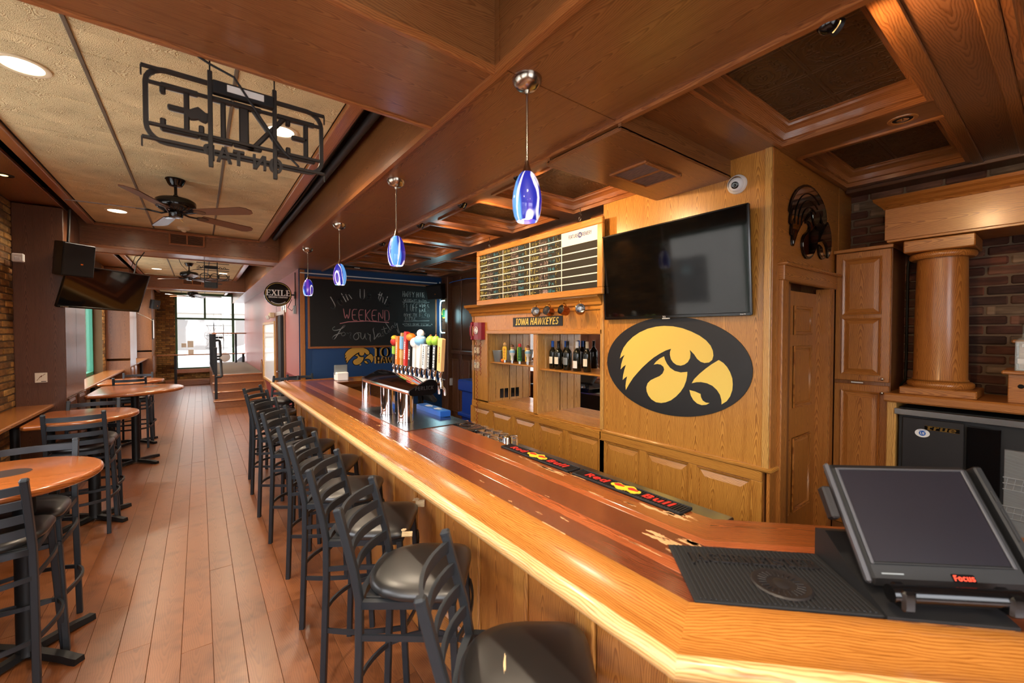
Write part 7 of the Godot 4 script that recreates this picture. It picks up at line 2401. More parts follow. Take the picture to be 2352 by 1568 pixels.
# ------------------------------------------------------------------ stools and tables
func make_stool(called: String, label: String) -> Node3D:
	var t := thing(called, label, "bar stool")
	var sq := [Vector2(-0.014, -0.011), Vector2(-0.011, -0.014), Vector2(0.011, -0.014), Vector2(0.014, -0.011), Vector2(0.014, 0.011), Vector2(0.011, 0.014), Vector2(-0.011, 0.014), Vector2(-0.014, 0.011)]
	for s in [-1, 1]:
		# rear leg runs up into the back post
		var g := geo()
		g.sweep(sq, [Vector3(s * 0.19, 0.0, 0.205), Vector3(s * 0.185, 0.55, 0.185), Vector3(s * 0.182, 0.74, 0.185), Vector3(s * 0.180, 0.85, 0.205), Vector3(s * 0.178, 1.075, 0.265)], Vector3.BACK)
		put(t, "rear_leg", g, "black_metal")
		var c := geo()
		c.box(Vector3.ZERO, Vector3(0.031, 0.02, 0.031), 1, 0.006, Transform3D(Basis(Vector3.RIGHT, 0.26), Vector3(s * 0.178, 1.078, 0.266)))
		put(t, "post_cap", c, "black_metal")
		var f := geo()
		f.sweep(sq, [Vector3(s * 0.205, 0.0, -0.205), Vector3(s * 0.172, 0.725, -0.165)], Vector3.BACK)
		put(t, "front_leg", f, "black_metal")
	# four bowed slats
	for k in 4:
		var y := 1.038 - k * 0.072
		var z := lerpf(0.205, 0.265, (y - 0.85) / 0.225)
		var g := geo()
		var p := []
		for i in 9:
			var q := i / 8.0 * 2.0 - 1.0
			p.append(Vector3(q * 0.172, y, z + 0.042 * (1.0 - q * q)))
		g.sweep([Vector2(-0.006, -0.019), Vector2(0.006, -0.019), Vector2(0.006, 0.019), Vector2(-0.006, 0.019)], p)
		put(t, "back_slat", smooth_normals(g, 0.85), "black_metal")
	# seat frame, stretchers and foot hoops
	var fr := geo()
	fr.sweep([Vector2(-0.012, -0.014), Vector2(0.012, -0.014), Vector2(0.012, 0.014), Vector2(-0.012, 0.014)], [Vector3(-0.172, 0.725, -0.165), Vector3(0.172, 0.725, -0.165), Vector3(0.182, 0.725, 0.185), Vector3(0.1, 0.725, 0.2), Vector3(-0.1, 0.725, 0.2), Vector3(-0.182, 0.725, 0.185)], Vector3.UP, true)
	put(t, "seat_frame", fr, "black_metal")
	for k in [[0.60, 0.05], [0.30, 0.10]]:
		for s in [-1, 1]:
			var h := geo()
			var p := []
			for i in 9:
				var q := i / 8.0
				p.append(Vector3(s * (0.187 - 0.0 * q) + s * k[1] * 0.5 * sin(q * PI), k[0] + 0.02 * sin(q * PI), lerpf(0.19, -0.185, q)))
			h.sweep([Vector2(-0.005, -0.011), Vector2(0.005, -0.011), Vector2(0.005, 0.011), Vector2(-0.005, 0.011)], p)
			put(t, "side_hoop", smooth_normals(h, 0.85), "black_metal")
		for z in [0.19, -0.188]:
			var r := geo()
			var p := []
			for i in 9:
				var q := i / 8.0 * 2.0 - 1.0
				p.append(Vector3(q * 0.185, k[0], z + (0.06 if z > 0.0 else -0.03) * (1.0 - q * q)))
			r.sweep([Vector2(-0.005, -0.011), Vector2(0.005, -0.011), Vector2(0.005, 0.011), Vector2(-0.005, 0.011)], p)
			put(t, "foot_hoop", smooth_normals(r, 0.85), "black_metal")
	# cushion: broad in front, rounded at the back
	var cu := geo()
	var rim := []
	for k in 48:
		var a := TAU * k / 48.0
		var ca := cos(a)
		var sa := sin(a)
		var e := 5.0 if sa < 0.0 else 2.4
		var w := 0.212 - 0.03 * (sa * 0.5 + 0.5)
		rim.append(Vector2(signf(ca) * pow(absf(ca), 2.0 / e) * w, signf(sa) * pow(absf(sa), 2.0 / e) * 0.20 - 0.005))
	var prof := [[0.0, 0.795, 0.0], [0.4, 0.794, 0.0], [0.7, 0.79, 0.0], [0.88, 0.782, 0.0], [0.96, 0.772, 0.0], [1.0, 0.76, 0.0], [1.0, 0.748, 0.0], [0.97, 0.74, 0.0], [0.0, 0.74, 0.0]]
	for r in prof.size() - 1:
		for k in 48:
			var k2 := (k + 1) % 48
			var a: Array = prof[r]
			var b: Array = prof[r + 1]
			var p0 := Vector3(rim[k].x * a[0], a[1], rim[k].y * a[0])
			var p1 := Vector3(rim[k2].x * a[0], a[1], rim[k2].y * a[0])
			var p2 := Vector3(rim[k2].x * b[0], b[1], rim[k2].y * b[0])
			var p3 := Vector3(rim[k].x * b[0], b[1], rim[k].y * b[0])
			var nr := (p3 - p0 if a[0] > 0.0 else p3 - p0).cross(p2 - p3).normalized()
			if nr.dot(Vector3(rim[k].x, 0.15 if r < 6 else -1.0, rim[k].y)) < 0.0:
				nr = -nr
			if a[0] > 0.0:
				cu.tri(p0, p1, p2, nr, nr, nr)
			if b[0] > 0.0:
				cu.tri(p0, p2, p3, nr, nr, nr)
	put(t, "seat", smooth_normals(cu, 0.4), "vinyl")
	var bd := geo()
	bd.box(Vector3(0, 0.735, 0.01), Vector3(0.32, 0.012, 0.32), 0, 0.004)
	put(t, "seat_board", bd, "iron")
	return t

func seats_and_tables() -> void:
	var backs := [[0.432, -0.963, 0.659, -1.259], [0.407, -1.645, 0.636, -1.937], [0.419, -2.208, 0.62, -2.505], [0.418, -2.74, 0.615, -3.055], [0.438, -3.355, 0.635, -3.668], [0.407, -4.007, 0.624, -4.312], [0.394, -4.647, 0.62, -4.93], [0.40, -5.343, 0.62, -5.62], [0.415, -5.90, 0.62, -6.21]]
	var words := ["black ladder-back bar stool with a small seat tear at the bottom edge", "black ladder-back bar stool with whole glossy seat second from counter corner", "black ladder-back bar stool with ripped seat showing pale foam", "black ladder-back bar stool fourth in the row from the counter corner", "black ladder-back bar stool fifth in the row from the counter corner", "black ladder-back bar stool sixth in the row from the counter corner", "black ladder-back bar stool seventh in the row from the counter corner", "black ladder-back bar stool eighth in the row from the counter corner", "black ladder-back bar stool ninth and last before the pink wall"]
	var proto := make_stool("bar_stool", words[0])
	var gr := "black ladder-back stools along the bar"
	for i in 9:
		var b: Array = backs[i]
		var d := Vector2(b[2] - b[0], b[3] - b[1])
		var f := Vector2(-d.y, d.x).normalized()
		var m := Vector2(b[0] + b[2], b[1] + b[3]) * 0.5
		var at := Vector3(m.x + f.x * 0.266, 0, m.y + f.y * 0.266)
		var turn := atan2(-f.x, -f.y)
		if i == 0:
			proto.position = at
			proto.rotation.y = turn
			proto.set_meta("group", gr)
		else:
			var s := copy(proto, "bar_stool", words[i], at, turn, gr)
			if i == 2:
				for q in [[-0.185, -0.18, 0.022], [0.19, -0.19, 0.012]]:
					tear(s, q[0], q[1], q[2])
	tear(proto, 0.02, 0.06, 0.018, true)
	var tg := "black ladder-back stools at the side tables"
	var tl := [["black ladder-back stool with its back to the camera at the nearest table", -0.822, -2.833, 0.0], ["black ladder-back stool facing the nearest table from its far side", -0.81, -3.757, PI], ["black ladder-back stool before the second table with slatted back", -0.84, -4.95, 0.0], ["black ladder-back stool between the second and third tables", -0.845, -5.82, PI], ["black ladder-back stool behind the third table under the window", -0.833, -8.36, 0.0], ["black ladder-back stool behind the last small table", -0.82, -9.30, PI]]
	for k in tl:
		var sg := -1.0 if k[3] < 1.0 else 1.0
		copy(proto, "bar_stool", k[0], Vector3(k[1], 0, k[2] + sg * 0.266), k[3], tg)
	# the copies took the first stool's tear with them
	for c in get_children():
		if c.name.begins_with("bar_stool_"):
			for q in c.get_children():
				if q.name == "seat_tear" and not c.get_meta("label").contains("ripped"):
					c.remove_child(q)
					q.free()
	copy(proto, "bar_stool", "black stool at the far return of the bar in front of blue wall", Vector3(1.29, 0, -7.16), PI, gr)
	copy(proto, "bar_stool", "black stool past the bar corner beside the washroom door", Vector3(0.93, 0, -7.02), 2.6, gr)
	tables()

func tear(s: Node3D, x: float, z: float, r: float, slit := false) -> void:
	var p := PackedVector2Array()
	for k in 16:
		var a := TAU * k / 16.0
		p.append(Vector2(cos(a) * r * (2.2 if slit else 1.0), sin(a) * r * (0.25 if slit else 1.0)) * rng.randf_range(0.6, 1.1))
	var g := geo()
	g.prism(p, 0.004, Transform3D(Basis(Vector3.RIGHT, -PI * 0.5), Vector3(x, 0.7925 if slit else 0.785, z)))
	var o := put(s, "seat_tear", g, "foam")
	if not slit:
		var e := geo()
		e.prism(p, 0.05, Transform3D(Basis.IDENTITY, Vector3(x, 0.765, signf(z) * 0.205 - 0.026)))
		put(s, "seat_tear", e, "foam")

func tables() -> void:
	var ts := [[-1.22, -0.45, -2.90, -3.72, "nearest half-oval oak pub table with a dark oval print on its top", true, -3.34, -0.76], [-1.16, -0.474, -4.99, -5.82, "second half-oval oak pub table against the wall ledge", false, -5.45, -0.80], [-1.10, -0.18, -6.94, -8.10, "long half-oval oak pub table third from the camera with dark oval print", true, -7.52, -0.70], [-1.20, -0.464, -8.44, -9.28, "last oak pub table under the side window ledge", false, -8.86, -0.80]]
	for k in ts:
		var x0: float = k[0]
		var x1: float = k[1]
		var zc: float = (k[2] + k[3]) * 0.5
		var hw: float = (k[2] - k[3]) * 0.5
		var t := thing("pub_table", k[4], "table", Vector3(k[7], 0, zc), 0.0, "half-oval pub tables by the wall")
		var rad := minf(hw * 1.0, (x1 - x0) * 0.62)
		var rim := []
		rim.append(Vector2(x0 + 0.03, -hw))
		for i in 25:
			var a := -PI * 0.5 + PI * i / 24.0
			rim.append(Vector2(x1 - rad + cos(a) * rad, sin(a) * hw))
		rim.append(Vector2(x0 + 0.03, hw))
		rim.append(Vector2(x0, hw - 0.04))
		rim.append(Vector2(x0, -hw + 0.04))
		var g := geo()
		var lv := [[0.0, 0.0, 0.968], [0.006, 0.0, 0.962], [0.0, 0.0, 0.968]]
		var ring := func(inset: float, y: float) -> Array:
			var o := []
			var cx := (x0 + x1) * 0.5
			for p in rim:
				var c := Vector2(cx, 0)
				var q: Vector2 = p + (c - p).normalized() * inset
				o.append(Vector3(q.x - k[7], y, q.y))
			return o
		var rings := [ring.call(0.01, 0.962), ring.call(0.0, 0.972), ring.call(0.0, 0.990), ring.call(0.004, 0.997), ring.call(0.011, 1.0)]
		for r in rings.size() - 1:
			for i in rim.size():
				var j := (i + 1) % rim.size()
				var p := [rings[r][i], rings[r][j], rings[r + 1][j], rings[r + 1][i]]
				var nr: Vector3 = (p[1] - p[0]).cross(p[3] - p[0]).normalized()
				var mid: Vector3 = (p[0] + p[2]) * 0.5 - Vector3((x0 + x1) * 0.5 - k[7], 0.98, 0)
				if nr.dot(mid) < 0.0:
					nr = -nr
				g.face(p, [Vector2(0.1, i * 0.02), Vector2(0.1, i * 0.02 + 0.02), Vector2(0.12, i * 0.02 + 0.02), Vector2(0.12, i * 0.02)], nr)
		var fl := PackedVector2Array()
		for p in rings[-1]:
			fl.append(Vector2(p.x, p.z))
		var ix := Geometry2D.triangulate_polygon(fl)
		for q in range(0, ix.size(), 3):
			for lev in [[4, Vector3.UP], [0, Vector3.DOWN]]:
				var a: Vector3 = rings[lev[0]][ix[q]]
				var b: Vector3 = rings[lev[0]][ix[q + 1]]
				var c: Vector3 = rings[lev[0]][ix[q + 2]]
				g.tri(a, b, c, lev[1], lev[1], lev[1], Vector2(a.z / 0.8, a.x / 2.4), Vector2(b.z / 0.8, b.x / 2.4), Vector2(c.z / 0.8, c.x / 2.4))
		put(t, "table_top", smooth_normals(g, 0.7), "table_wood")
		if k[5]:
			var ov := PackedVector2Array()
			for i in 32:
				ov.append(Vector2(cos(TAU * i / 32.0) * 0.09, sin(TAU * i / 32.0) * 0.085))
			var og := geo()
			og.prism(ov, 0.0006, Transform3D(Basis(Vector3.RIGHT, -PI * 0.5), Vector3(-0.07, 1.0, -0.08) if k[2] > -4.0 else Vector3(0.15, 1.0, -0.2)))
			put(t, "oval_print", og, "print_dark")
		var ap := geo()
		ap.box(Vector3(0, 0.95, 0), Vector3(0.3, 0.02, 0.3), 0, 0.003)
		put(t, "spider_plate", ap, "iron")
		var ped := func(px: float, pz: float, rr: float, foot: bool) -> void:
			var c := geo()
			c.lathe([Vector2(rr * 1.25, 0.03), Vector2(rr, 0.06), Vector2(rr, 0.95)], 20, Transform3D(Basis.IDENTITY, Vector3(px, 0, pz)))
			put(t, "pedestal", c, "iron")
			for i in 4:
				var a := TAU * i / 4.0 + 0.75
				var bs := Basis(Vector3.UP, -a)
				var f := geo()
				f.sweep([Vector2(-0.026, 0.0), Vector2(0.026, 0.0), Vector2(0.02, 0.032), Vector2(-0.02, 0.032)], [bs * Vector3(0.0, 0.022, 0) + Vector3(px, 0, pz), bs * Vector3(0.22, 0.012, 0) + Vector3(px, 0, pz), bs * Vector3(0.28, 0.002, 0) + Vector3(px, 0, pz), bs * Vector3(0.315, 0.001, 0) + Vector3(px, -0.001, pz)])
				put(t, "foot", f, "iron")
		ped.call(0.0, k[6] - zc, 0.043, true)
		if hw > 0.3:
			var c := geo()
			c.lathe([Vector2(0.05, 0.0), Vector2(0.05, 0.01), Vector2(0.034, 0.02), Vector2(0.034, 0.962)], 16, Transform3D(Basis.IDENTITY, Vector3(x0 - k[7] + 0.10, 0, 0.05)))
			put(t, "wall_post", c, "iron")

# ------------------------------------------------------------------ small things
func small_things() -> void:
	# glasses upside down on the drainboard
	var proto: Node3D
	var n := 0
	for r in 9:
		for c in 3:
			var at := Vector3(1.60 + c * 0.088 + (0.012 if r % 2 else 0.0), 0.9205, -3.05 + r * 0.095)
			if r == 8 and c > 0:
				continue
			if n == 0:
				proto = thing("rocks_glass", "clear rocks glass upside down in the rows behind the bar", "glass", at, 0.0, "rocks glasses upside down behind the bar")
				var g := geo()
				g.lathe([Vector2(0.0, 0.092), Vector2(0.032, 0.092), Vector2(0.036, 0.089), Vector2(0.041, 0.0), Vector2(0.039, 0.0), Vector2(0.034, 0.078), Vector2(0.0, 0.08)], 20)
				put(proto, "glass_body", g, "tumbler")
			else:
				copy(proto, "rocks_glass", "clear rocks glass upside down in the rows behind the bar", at, n * 0.4, "rocks glasses upside down behind the bar")
			n += 1
	var sh := thing("shaker_tin", "polished steel shaker tin upside down at the end of glasses", "shaker", Vector3(1.615, 0.9205, -2.21))
	var sg := geo()
	sg.lathe([Vector2(0.0, 0.148), Vector2(0.028, 0.148), Vector2(0.031, 0.145), Vector2(0.042, 0.004), Vector2(0.044, 0.002), Vector2(0.044, 0.0)], 28)
	put(sh, "cup", sg, "chrome")
	var gb := thing("stemless_glass", "rounded clear glass upside down beside the shaker tin", "glass", Vector3(1.60, 0.9205, -2.36))
	var gg := geo()
	gg.lathe([Vector2(0.0, 0.112), Vector2(0.02, 0.112), Vector2(0.04, 0.1), Vector2(0.046, 0.07), Vector2(0.042, 0.03), Vector2(0.036, 0.0), Vector2(0.034, 0.0), Vector2(0.04, 0.03), Vector2(0.044, 0.07), Vector2(0.038, 0.097), Vector2(0.0, 0.108)], 24)
	put(gb, "glass_body", gg, "tumbler")
	# drip tray by the tower
	var dt := thing("drip_tray", "perforated steel drip tray behind the beer tower", "drip tray", Vector3(1.575, 1.052, -3.2))
	piece(dt, "pan", Vector3(0, 0.0, 0), Vector3(0.19, 0.02, 1.25), "steel", 2, 0.003)
	piece(dt, "bracket", Vector3(0.0, -0.07, 0), Vector3(0.12, 0.125, 1.1), "matte_black", 2, 0.003)
	var pf := geo()
	for i in 60:
		for j in 8:
			pf.lathe([Vector2(0.0065, 0.0105), Vector2(0.0, 0.0108)], 6, Transform3D(Basis.IDENTITY, Vector3(-0.08 + j * 0.0225, 0, -0.6 + i * 0.0203 + (0.01 if j % 2 else 0.0))))
	put(dt, "perforations", pf, "black_void").set_meta("kind", "stuff")
	var dr := geo()
	dr.lathe([Vector2(0.05, 0.011), Vector2(0.056, 0.014), Vector2(0.062, 0.011)], 24, Transform3D(Basis.IDENTITY, Vector3(0.02, 0, 0.50)))
	put(dt, "drain_ring", dr, "chrome")
	var bt := thing("blue_box", "low blue plastic box with two white patches on drip tray", "box", Vector3(1.60, 1.0635, -3.28))
	piece(bt, "case", Vector3(0, 0.025, 0), Vector3(0.10, 0.05, 0.46), "blue", 2, 0.005)
	for z in [-0.08, 0.1]:
		var p := PackedVector2Array()
		for k in 18:
			var a := TAU * k / 18.0
			p.append(Vector2(cos(a) * 0.03, sin(a) * 0.05) * rng.randf_range(0.65, 1.1))
		var g := geo()
		g.prism(p, 0.001, Transform3D(Basis(Vector3.RIGHT, -PI * 0.5), Vector3(0, 0.05, z)))
		put(bt, "white_patch", g, "white")
	# steel canister and second till past the tower
	var cn := thing("steel_canister", "plain polished steel cylinder standing on the bar past tower", "canister", Vector3(1.46, 1.07, -4.62))
	var cg := geo()
	cg.lathe([Vector2(0.0, 0.0), Vector2(0.045, 0.0), Vector2(0.045, 0.2), Vector2(0.042, 0.203), Vector2(0.0, 0.2)], 28)
	put(cn, "body", cg, "chrome")
	var rc := thing("card_terminal", "small grey and white receipt box on the bar end behind canister", "printer", Vector3(1.62, 1.07, -6.25))
	piece(rc, "body", Vector3(0, 0.06, 0), Vector3(0.16, 0.12, 0.18), "white", 1, 0.012)
	piece(rc, "panel", Vector3(0.0, 0.15, -0.02), Vector3(0.18, 0.14, 0.02), "zinc", 1, 0.006)
	var tl := thing("till_terminal", "black till screen on its stand seen edge-on behind beer tower", "till", Vector3(1.86, 0.9205, -4.1))
	var tg := geo()
	tg.box(Vector3.ZERO, Vector3(0.05, 0.28, 0.36), 1, 0.012, Transform3D(Basis(Vector3.BACK, 0.75), Vector3(0.0, 0.22, 0)))
	put(tl, "screen_case", tg, "matte_black")
	var ts := geo()
	ts.box(Vector3(0.0, 0.03, 0.0), Vector3(0.24, 0.06, 0.3), 1, 0.01)
	ts.tube([Vector3(0.0, 0.05, 0), Vector3(0.0, 0.2, 0)], 0.03, 10)
	put(tl, "stand", ts, "gloss_black")
	# loudspeaker, neon and services in the dark corner
	speaker("loudspeaker", "black corner loudspeaker above the end of the chalkboard", Vector3(3.62, 2.52, -7.35), Vector3(-0.9, -0.25, 0.5), 0.34, 0.27)
	var ns := thing("neon_sign", "lit white neon outline of a bottle on the dark panelled wall", "neon sign", Vector3(3.9, 2.08, -7.42))
	ns.basis = Basis(Vector3(0, 0, 1), Vector3.UP, Vector3(-1, 0, 0))
	var ln := []
	for k in [[-0.16, -0.28], [-0.17, -0.1], [-0.17, 0.18], [-0.15, 0.26], [-0.12, 0.3], [0.12, 0.3], [0.15, 0.26], [0.17, 0.18], [0.17, -0.1], [0.16, -0.28], [0.12, -0.33], [-0.12, -0.33]]:
		ln.append(Vector3(k[0], k[1], 0.03))
	var ng := geo()
	ng.tube(ln, 0.011, 8, true)
	put(ns, "neon_tube", ng, "neon_white")
	var bl := geo()
	for z in ln:
		bl.tube([z, z - Vector3(0, 0, 0.06)], 0.004, 5)
	bl.tube([Vector3(-0.22, 0.26, 0.0), Vector3(0.22, 0.26, 0.0)], 0.006, 5)
	bl.tube([Vector3(-0.22, -0.27, 0.0), Vector3(0.22, -0.27, 0.0)], 0.006, 5)
	put(ns, "backing_frame", bl, "iron")
	var dg := geo()
	dg.lathe([Vector2(0.0, 0.02), Vector2(0.1, 0.02), Vector2(0.1, 0.01)], 24, Transform3D(Basis(Vector3.RIGHT, PI * 0.5), Vector3(-0.03, 0.05, 0)))
	put(ns, "yellow_disc", dg, "yellow")
	var dg2 := geo()
	dg2.lathe([Vector2(0.0, 0.026), Vector2(0.06, 0.026), Vector2(0.06, 0.02)], 24, Transform3D(Basis(Vector3.RIGHT, PI * 0.5), Vector3(-0.03, 0.07, 0)))
	dg2.box(Vector3(-0.03, 0.0, 0.024), Vector3(0.17, 0.045, 0.008), 0, 0.003)
	put(ns, "green_badge", dg2, "green")
	bulb(ns, Vector3(0.0, 0.0, 0.12), 0.16, rgb(190, 245, 255), 0.15)
	var nc := geo()
	nc.tube([Vector3(0.04, -0.33, 0.0), Vector3(0.05, -0.7, 0.0), Vector3(0.02, -1.1, 0.0), Vector3(0.1, -1.38, 0.0)], 0.005, 5)
	put(ns, "power_cord", nc, "wire")
	var cd := thing("wall_conduit", "white conduit running down the corner of blue wall", "conduit", Vector3(3.915, 1.5, -7.68))
	var cg2 := geo()
	cg2.box(Vector3(0, 0.3, 0), Vector3(0.022, 1.95, 0.022), 1, 0.003)
	cg2.tube([Vector3(0.0, -0.67, 0.0), Vector3(0.01, -0.69, 0.1), Vector3(0.03, -0.69, 0.3)], 0.01, 6)
	put(cd, "conduit", cg2, "white")
	var so := thing("wall_socket", "white socket box with black adaptor low on dark panelling", "socket", Vector3(3.93, 0.80, -7.25))
	piece(so, "box", Vector3(-0.02, 0, 0), Vector3(0.06, 0.14, 0.09), "white", 1, 0.005)
	piece(so, "adaptor", Vector3(-0.05, 0.02, -0.07), Vector3(0.06, 0.1, 0.06), "matte_black", 1, 0.006)
	var wb := thing("blue_bin", "tall blue plastic recycling bin beside the back bar end", "bin", Vector3(3.1, 0, -4.93))
	var bg := geo()
	bg.sweep([Vector2(-0.14, -0.2), Vector2(0.14, -0.2), Vector2(0.16, -0.18), Vector2(0.16, 0.18), Vector2(0.14, 0.2), Vector2(-0.14, 0.2), Vector2(-0.16, 0.18), Vector2(-0.16, -0.18)], [Vector3(0, 0, 0), Vector3(0, 0.95, 0)], Vector3.BACK)
	put(wb, "body", bg, "blue_bin")
	piece(wb, "lid", Vector3(0, 1.02, 0), Vector3(0.40, 0.16, 0.48), "blue_bin", 1, 0.02)
	piece(wb, "handle_rim", Vector3(-0.02, 0.62, 0), Vector3(0.38, 0.05, 0.45), "blue_bin", 1, 0.01)
	var dk := thing("blue_cable", "blue data cable running along the top of dark panelling", "cable", Vector3(3.9, 2.72, -6.9))
	var dg3 := geo()
	dg3.tube([Vector3(0.0, -0.14, -0.38), Vector3(-0.02, -0.02, -0.36), Vector3(-0.02, 0.0, -0.2), Vector3(0.0, 0.01, 0.3), Vector3(0.01, -0.02, 0.7)], 0.008, 6)
	put(dk, "cable", dg3, "blue")
	var wc := thing("wall_conduit", "white cable duct along the top of the blue wall", "conduit", Vector3(2.6, 2.745, -7.685))
	piece(wc, "duct", Vector3.ZERO, Vector3(2.5, 0.018, 0.02), "white", 0, 0.004)
	var ct := thing("curtain_track", "black rail under the ceiling in front of blue wall", "rail", Vector3(2.55, 2.84, -7.2))
	piece(ct, "rail", Vector3.ZERO, Vector3(1.7, 0.03, 0.035), "matte_black", 0, 0.004)
	piece(ct, "clip", Vector3(-0.42, -0.01, 0.019), Vector3(0.09, 0.012, 0.004), "white", 0, 0.001)
	# oval hanging sign on the pink wall
	var ex := thing("hanging_sign", "round black blade sign with white slab lettering on the pink wall", "hanging sign", Vector3(1.062, 2.39, -7.95))
	var eb := geo()
	var e0 := PackedVector2Array()
	for k in 48:
		e0.append(Vector2(cos(TAU * k / 48.0) * 0.2, sin(TAU * k / 48.0) * 0.2))
	eb.prism(e0, 0.07, Transform3D(Basis.IDENTITY, Vector3(0, 0, -0.035)))
	put(ex, "sign_body", eb, "gloss_black")
	var er := geo()
	var rp := []
	for k in 48:
		rp.append(Vector3(cos(TAU * k / 48.0) * 0.182, sin(TAU * k / 48.0) * 0.182, 0.035))
	er.tube(rp, 0.0035, 5, true)
	put(ex, "gold_ring", er, "gold_paint")
	var et := geo()
	et.text("EXILE", 0.135, Transform3D(Basis.IDENTITY, Vector3(0, 0.02, 0.036)), "Droid Serif", true, 0.0, 0.002, true, 0.88)
	et.text("BREWING COMPANY", 0.034, Transform3D(Basis.IDENTITY, Vector3(0, -0.052, 0.036)), "Droid Sans", true, 0.0, 0.001, true, 0.85)
	put(ex, "lettering", et, "white")
	var ea := geo()
	for k in 13:
		var a := -PI * 0.5 + (k - 6) * 0.11
		ea.box(Vector3.ZERO, Vector3(0.012, 0.012, 0.001), 0, 0.0, Transform3D(Basis(Vector3.BACK, a + PI * 0.5), Vector3(cos(a) * 0.16, sin(a) * 0.16, 0.0355)))
	put(ex, "rim_print", ea, "white")
	var ba := geo()
	ba.tube([Vector3(0.19, 0.0, 0.0), Vector3(0.268, 0.0, 0.0)], 0.012, 8)
	ba.box(Vector3(0.255, 0.0, 0), Vector3(0.02, 0.12, 0.06), 1, 0.003)
	put(ex, "bracket", ba, "matte_black")
	var ew := geo()
	ew.tube([Vector3(0.2, -0.08, 0.02), Vector3(0.14, -0.22, 0.03), Vector3(0.2, -0.27, 0.03), Vector3(0.24, -0.2, 0.03), Vector3(0.25, -0.3, 0.02)], 0.006, 6)
	ew.tube([Vector3(0.255, -0.3, 0.03), Vector3(0.255, 0.38, 0.03)], 0.008, 6)
	put(ex, "cable", ew, "wire")
	piece(ex, "junction_box", Vector3(0.245, -0.25, 0.02), Vector3(0.04, 0.14, 0.06), "zinc", 1, 0.004)
	# washroom sign, emergency lamp and the framed mirror on the pink wall
	var wsn := thing("washroom_sign", "white sign with blue woman and man figures over washroom door", "sign", Vector3(1.325, 2.24, -9.2))
	wsn.basis = Basis(Vector3(0, 0, 1), Vector3.UP, Vector3(-1, 0, 0))
	piece(wsn, "plate", Vector3(0, 0, 0.003), Vector3(0.6, 0.2, 0.006), "white", 0, 0.001)
	for s in [-1, 1]:
		var g := geo()
		g.lathe([Vector2(0.0, 0.0075), Vector2(0.026, 0.0075), Vector2(0.026, 0.006)], 14, Transform3D(Basis(Vector3.RIGHT, PI * 0.5) , Vector3(s * 0.14, 0.062, 0)))
		if s < 0:
			g.prism(PackedVector2Array([Vector2(-0.03, 0.032), Vector2(0.03, 0.032), Vector2(0.065, -0.035), Vector2(0.024, -0.035), Vector2(0.024, -0.075), Vector2(-0.024, -0.075), Vector2(-0.024, -0.035), Vector2(-0.065, -0.035)]), 0.0012, Transform3D(Basis.IDENTITY, Vector3(s * 0.14, 0, 0.006)))
		else:
			g.prism(PackedVector2Array([Vector2(-0.05, 0.032), Vector2(0.05, 0.032), Vector2(0.055, -0.02), Vector2(0.03, -0.02), Vector2(0.028, -0.075), Vector2(-0.028, -0.075), Vector2(-0.03, -0.02), Vector2(-0.055, -0.02)]), 0.0012, Transform3D(Basis.IDENTITY, Vector3(s * 0.14, 0, 0.006)))
		put(wsn, "figure", g, "navy")
	piece(wsn, "small_print", Vector3(0, -0.088, 0.0065), Vector3(0.3, 0.012, 0.001), "navy", 0, 0.0)
	var em := thing("emergency_lamp", "cream twin emergency lamp high on the pink wall", "emergency lamp", Vector3(1.325, 2.13, -10.5))
	piece(em, "case", Vector3(-0.05, 0, 0), Vector3(0.09, 0.11, 0.26), "cream", 1, 0.012)
	for z in [-0.1, 0.1]:
		var g := geo()
		g.lathe([Vector2(0.0, 0.05), Vector2(0.045, 0.05), Vector2(0.05, 0.04), Vector2(0.02, 0.0), Vector2(0.0, 0.0)], 16, Transform3D(Basis(Vector3.BACK, 1.9), Vector3(-0.09, -0.04, z)))
		put(em, "lamp_head", g, "white")
	var fm := thing("framed_mirror", "large framed glossy poster reflecting daylight on the pink wall", "poster", Vector3(1.325, 1.30, -11.25))
	fm.basis = Basis(Vector3(0, 0, 1), Vector3.UP, Vector3(-1, 0, 0))
	piece(fm, "sheet", Vector3(0, 0, 0.01), Vector3(1.9, 1.28, 0.01), "white_gloss", 1, 0.0)
	for q in [[0, 1, 2.0, 0.06], [0, -1, 2.0, 0.06], [1, 0, 0.06, 1.28], [-1, 0, 0.06, 1.28]]:
		piece(fm, "frame_bar", Vector3(q[0] * 0.97, q[1] * 0.67, 0.02), Vector3(q[2], q[3], 0.04), "oak_pale", 0 if q[0] == 0 else 1, 0.008)

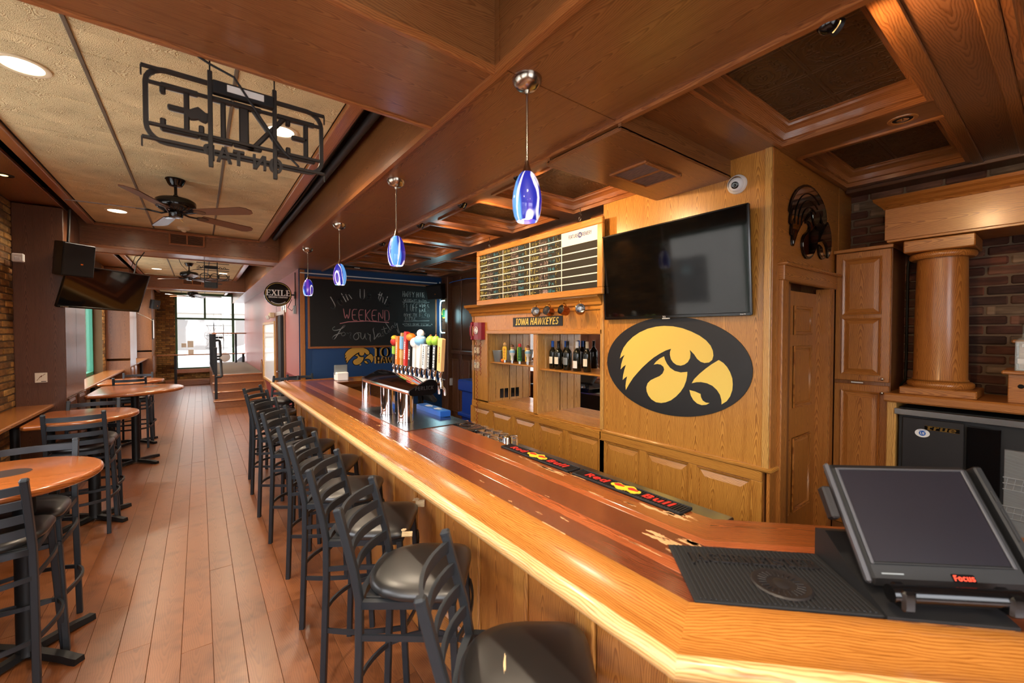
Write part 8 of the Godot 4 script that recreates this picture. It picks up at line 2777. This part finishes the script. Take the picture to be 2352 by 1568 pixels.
# ------------------------------------------------------------------ the street outside
func street() -> void:
	var g := setting("ground_street", "grey street and pale pavement outside the windows", "street")
	piece(g, "pavement", Vector3(5.0, -0.2, -20.2), Vector3(60, 0.2, 4.0), "pavement", 0, 0.0)
	piece(g, "road", Vector3(5.0, -0.3, -28.0), Vector3(60, 0.2, 11.6), "asphalt", 0, 0.0)
	piece(g, "far_pavement", Vector3(5.0, -0.2, -35.5), Vector3(60, 0.2, 3.4), "pavement", 0, 0.0)
	piece(g, "side_street", Vector3(-8.0, -0.3, -7.0), Vector3(12.5, 0.2, 30.0), "pavement", 0, 0.0)
	piece(g, "rear_street", Vector3(3.0, -0.3, 8.0), Vector3(20.0, 0.2, 10.5), "pavement", 0, 0.0)
	var b := thing("building", "pale shop building with tall windows across the street", "building", Vector3(4.0, -0.1, -40.0))
	piece(b, "wall", Vector3(0, 5.0, 0), Vector3(36, 10, 5.0), "facade", 0, 0.0)
	for i in 9:
		var x := -15.0 + i * 3.6
		piece(b, "shop_window", Vector3(x, 1.7, 2.52), Vector3(2.4, 2.4, 0.06), "facade_dark", 0, 0.0)
		piece(b, "pier", Vector3(x + 1.8, 5.0, 2.56), Vector3(0.5, 10, 0.14), "facade_pale", 1, 0.0)
		for r in 2:
			piece(b, "window", Vector3(x, 5.6 + r * 2.6, 2.52), Vector3(1.5, 1.8, 0.06), "facade_dark", 0, 0.0)
	piece(b, "fascia", Vector3(0, 3.6, 2.6), Vector3(36, 0.7, 0.2), "facade_pale", 0, 0.0)
	piece(b, "base_course", Vector3(0, 0.3, 2.58), Vector3(36, 0.6, 0.16), "facade_pale", 0, 0.0)
	var s := thing("building", "pale building along the side street outside the left windows", "building", Vector3(-13.0, -0.2, -8.0))
	piece(s, "wall", Vector3(0, 2.6, 0), Vector3(3.0, 5.2, 34.0), "facade_pale", 2, 0.0)
	for i in 8:
		piece(s, "window", Vector3(1.52, 1.8, -14.0 + i * 4.0), Vector3(0.06, 1.9, 1.8), "facade_dark", 2, 0.0)
	# white van parked across the street
	var v := thing("van", "white van parked outside beyond the street window", "van", Vector3(3.6, -0.2, -27.0))
	var vb := geo()
	vb.prism(PackedVector2Array([Vector2(-2.6, 0.35), Vector2(2.6, 0.35), Vector2(2.6, 2.2), Vector2(-0.8, 2.25), Vector2(-1.6, 1.25), Vector2(-2.5, 1.05), Vector2(-2.62, 0.8)]), 1.9, Transform3D(Basis.IDENTITY, Vector3(0, 0, -0.95)))
	put(v, "body", vb, "van_white")
	var vw := geo()
	vw.prism(PackedVector2Array([Vector2(-1.45, 1.3), Vector2(-0.1, 1.3), Vector2(-0.1, 2.0), Vector2(-0.85, 2.0)]), 0.02, Transform3D(Basis.IDENTITY, Vector3(0, 0, 0.95)))
	put(v, "side_window", vw, "gloss_black")
	for x in [-1.7, 1.7]:
		var wg := geo()
		wg.lathe([Vector2(0.0, -0.1), Vector2(0.34, -0.1), Vector2(0.36, -0.08), Vector2(0.36, 0.08), Vector2(0.34, 0.1), Vector2(0.2, 0.1), Vector2(0.19, 0.08), Vector2(0.0, 0.09)], 24, Transform3D(Basis(Vector3.RIGHT, PI * 0.5), Vector3(x, 0.36, 0.9)))
		put(v, "wheel", wg, "rubber")
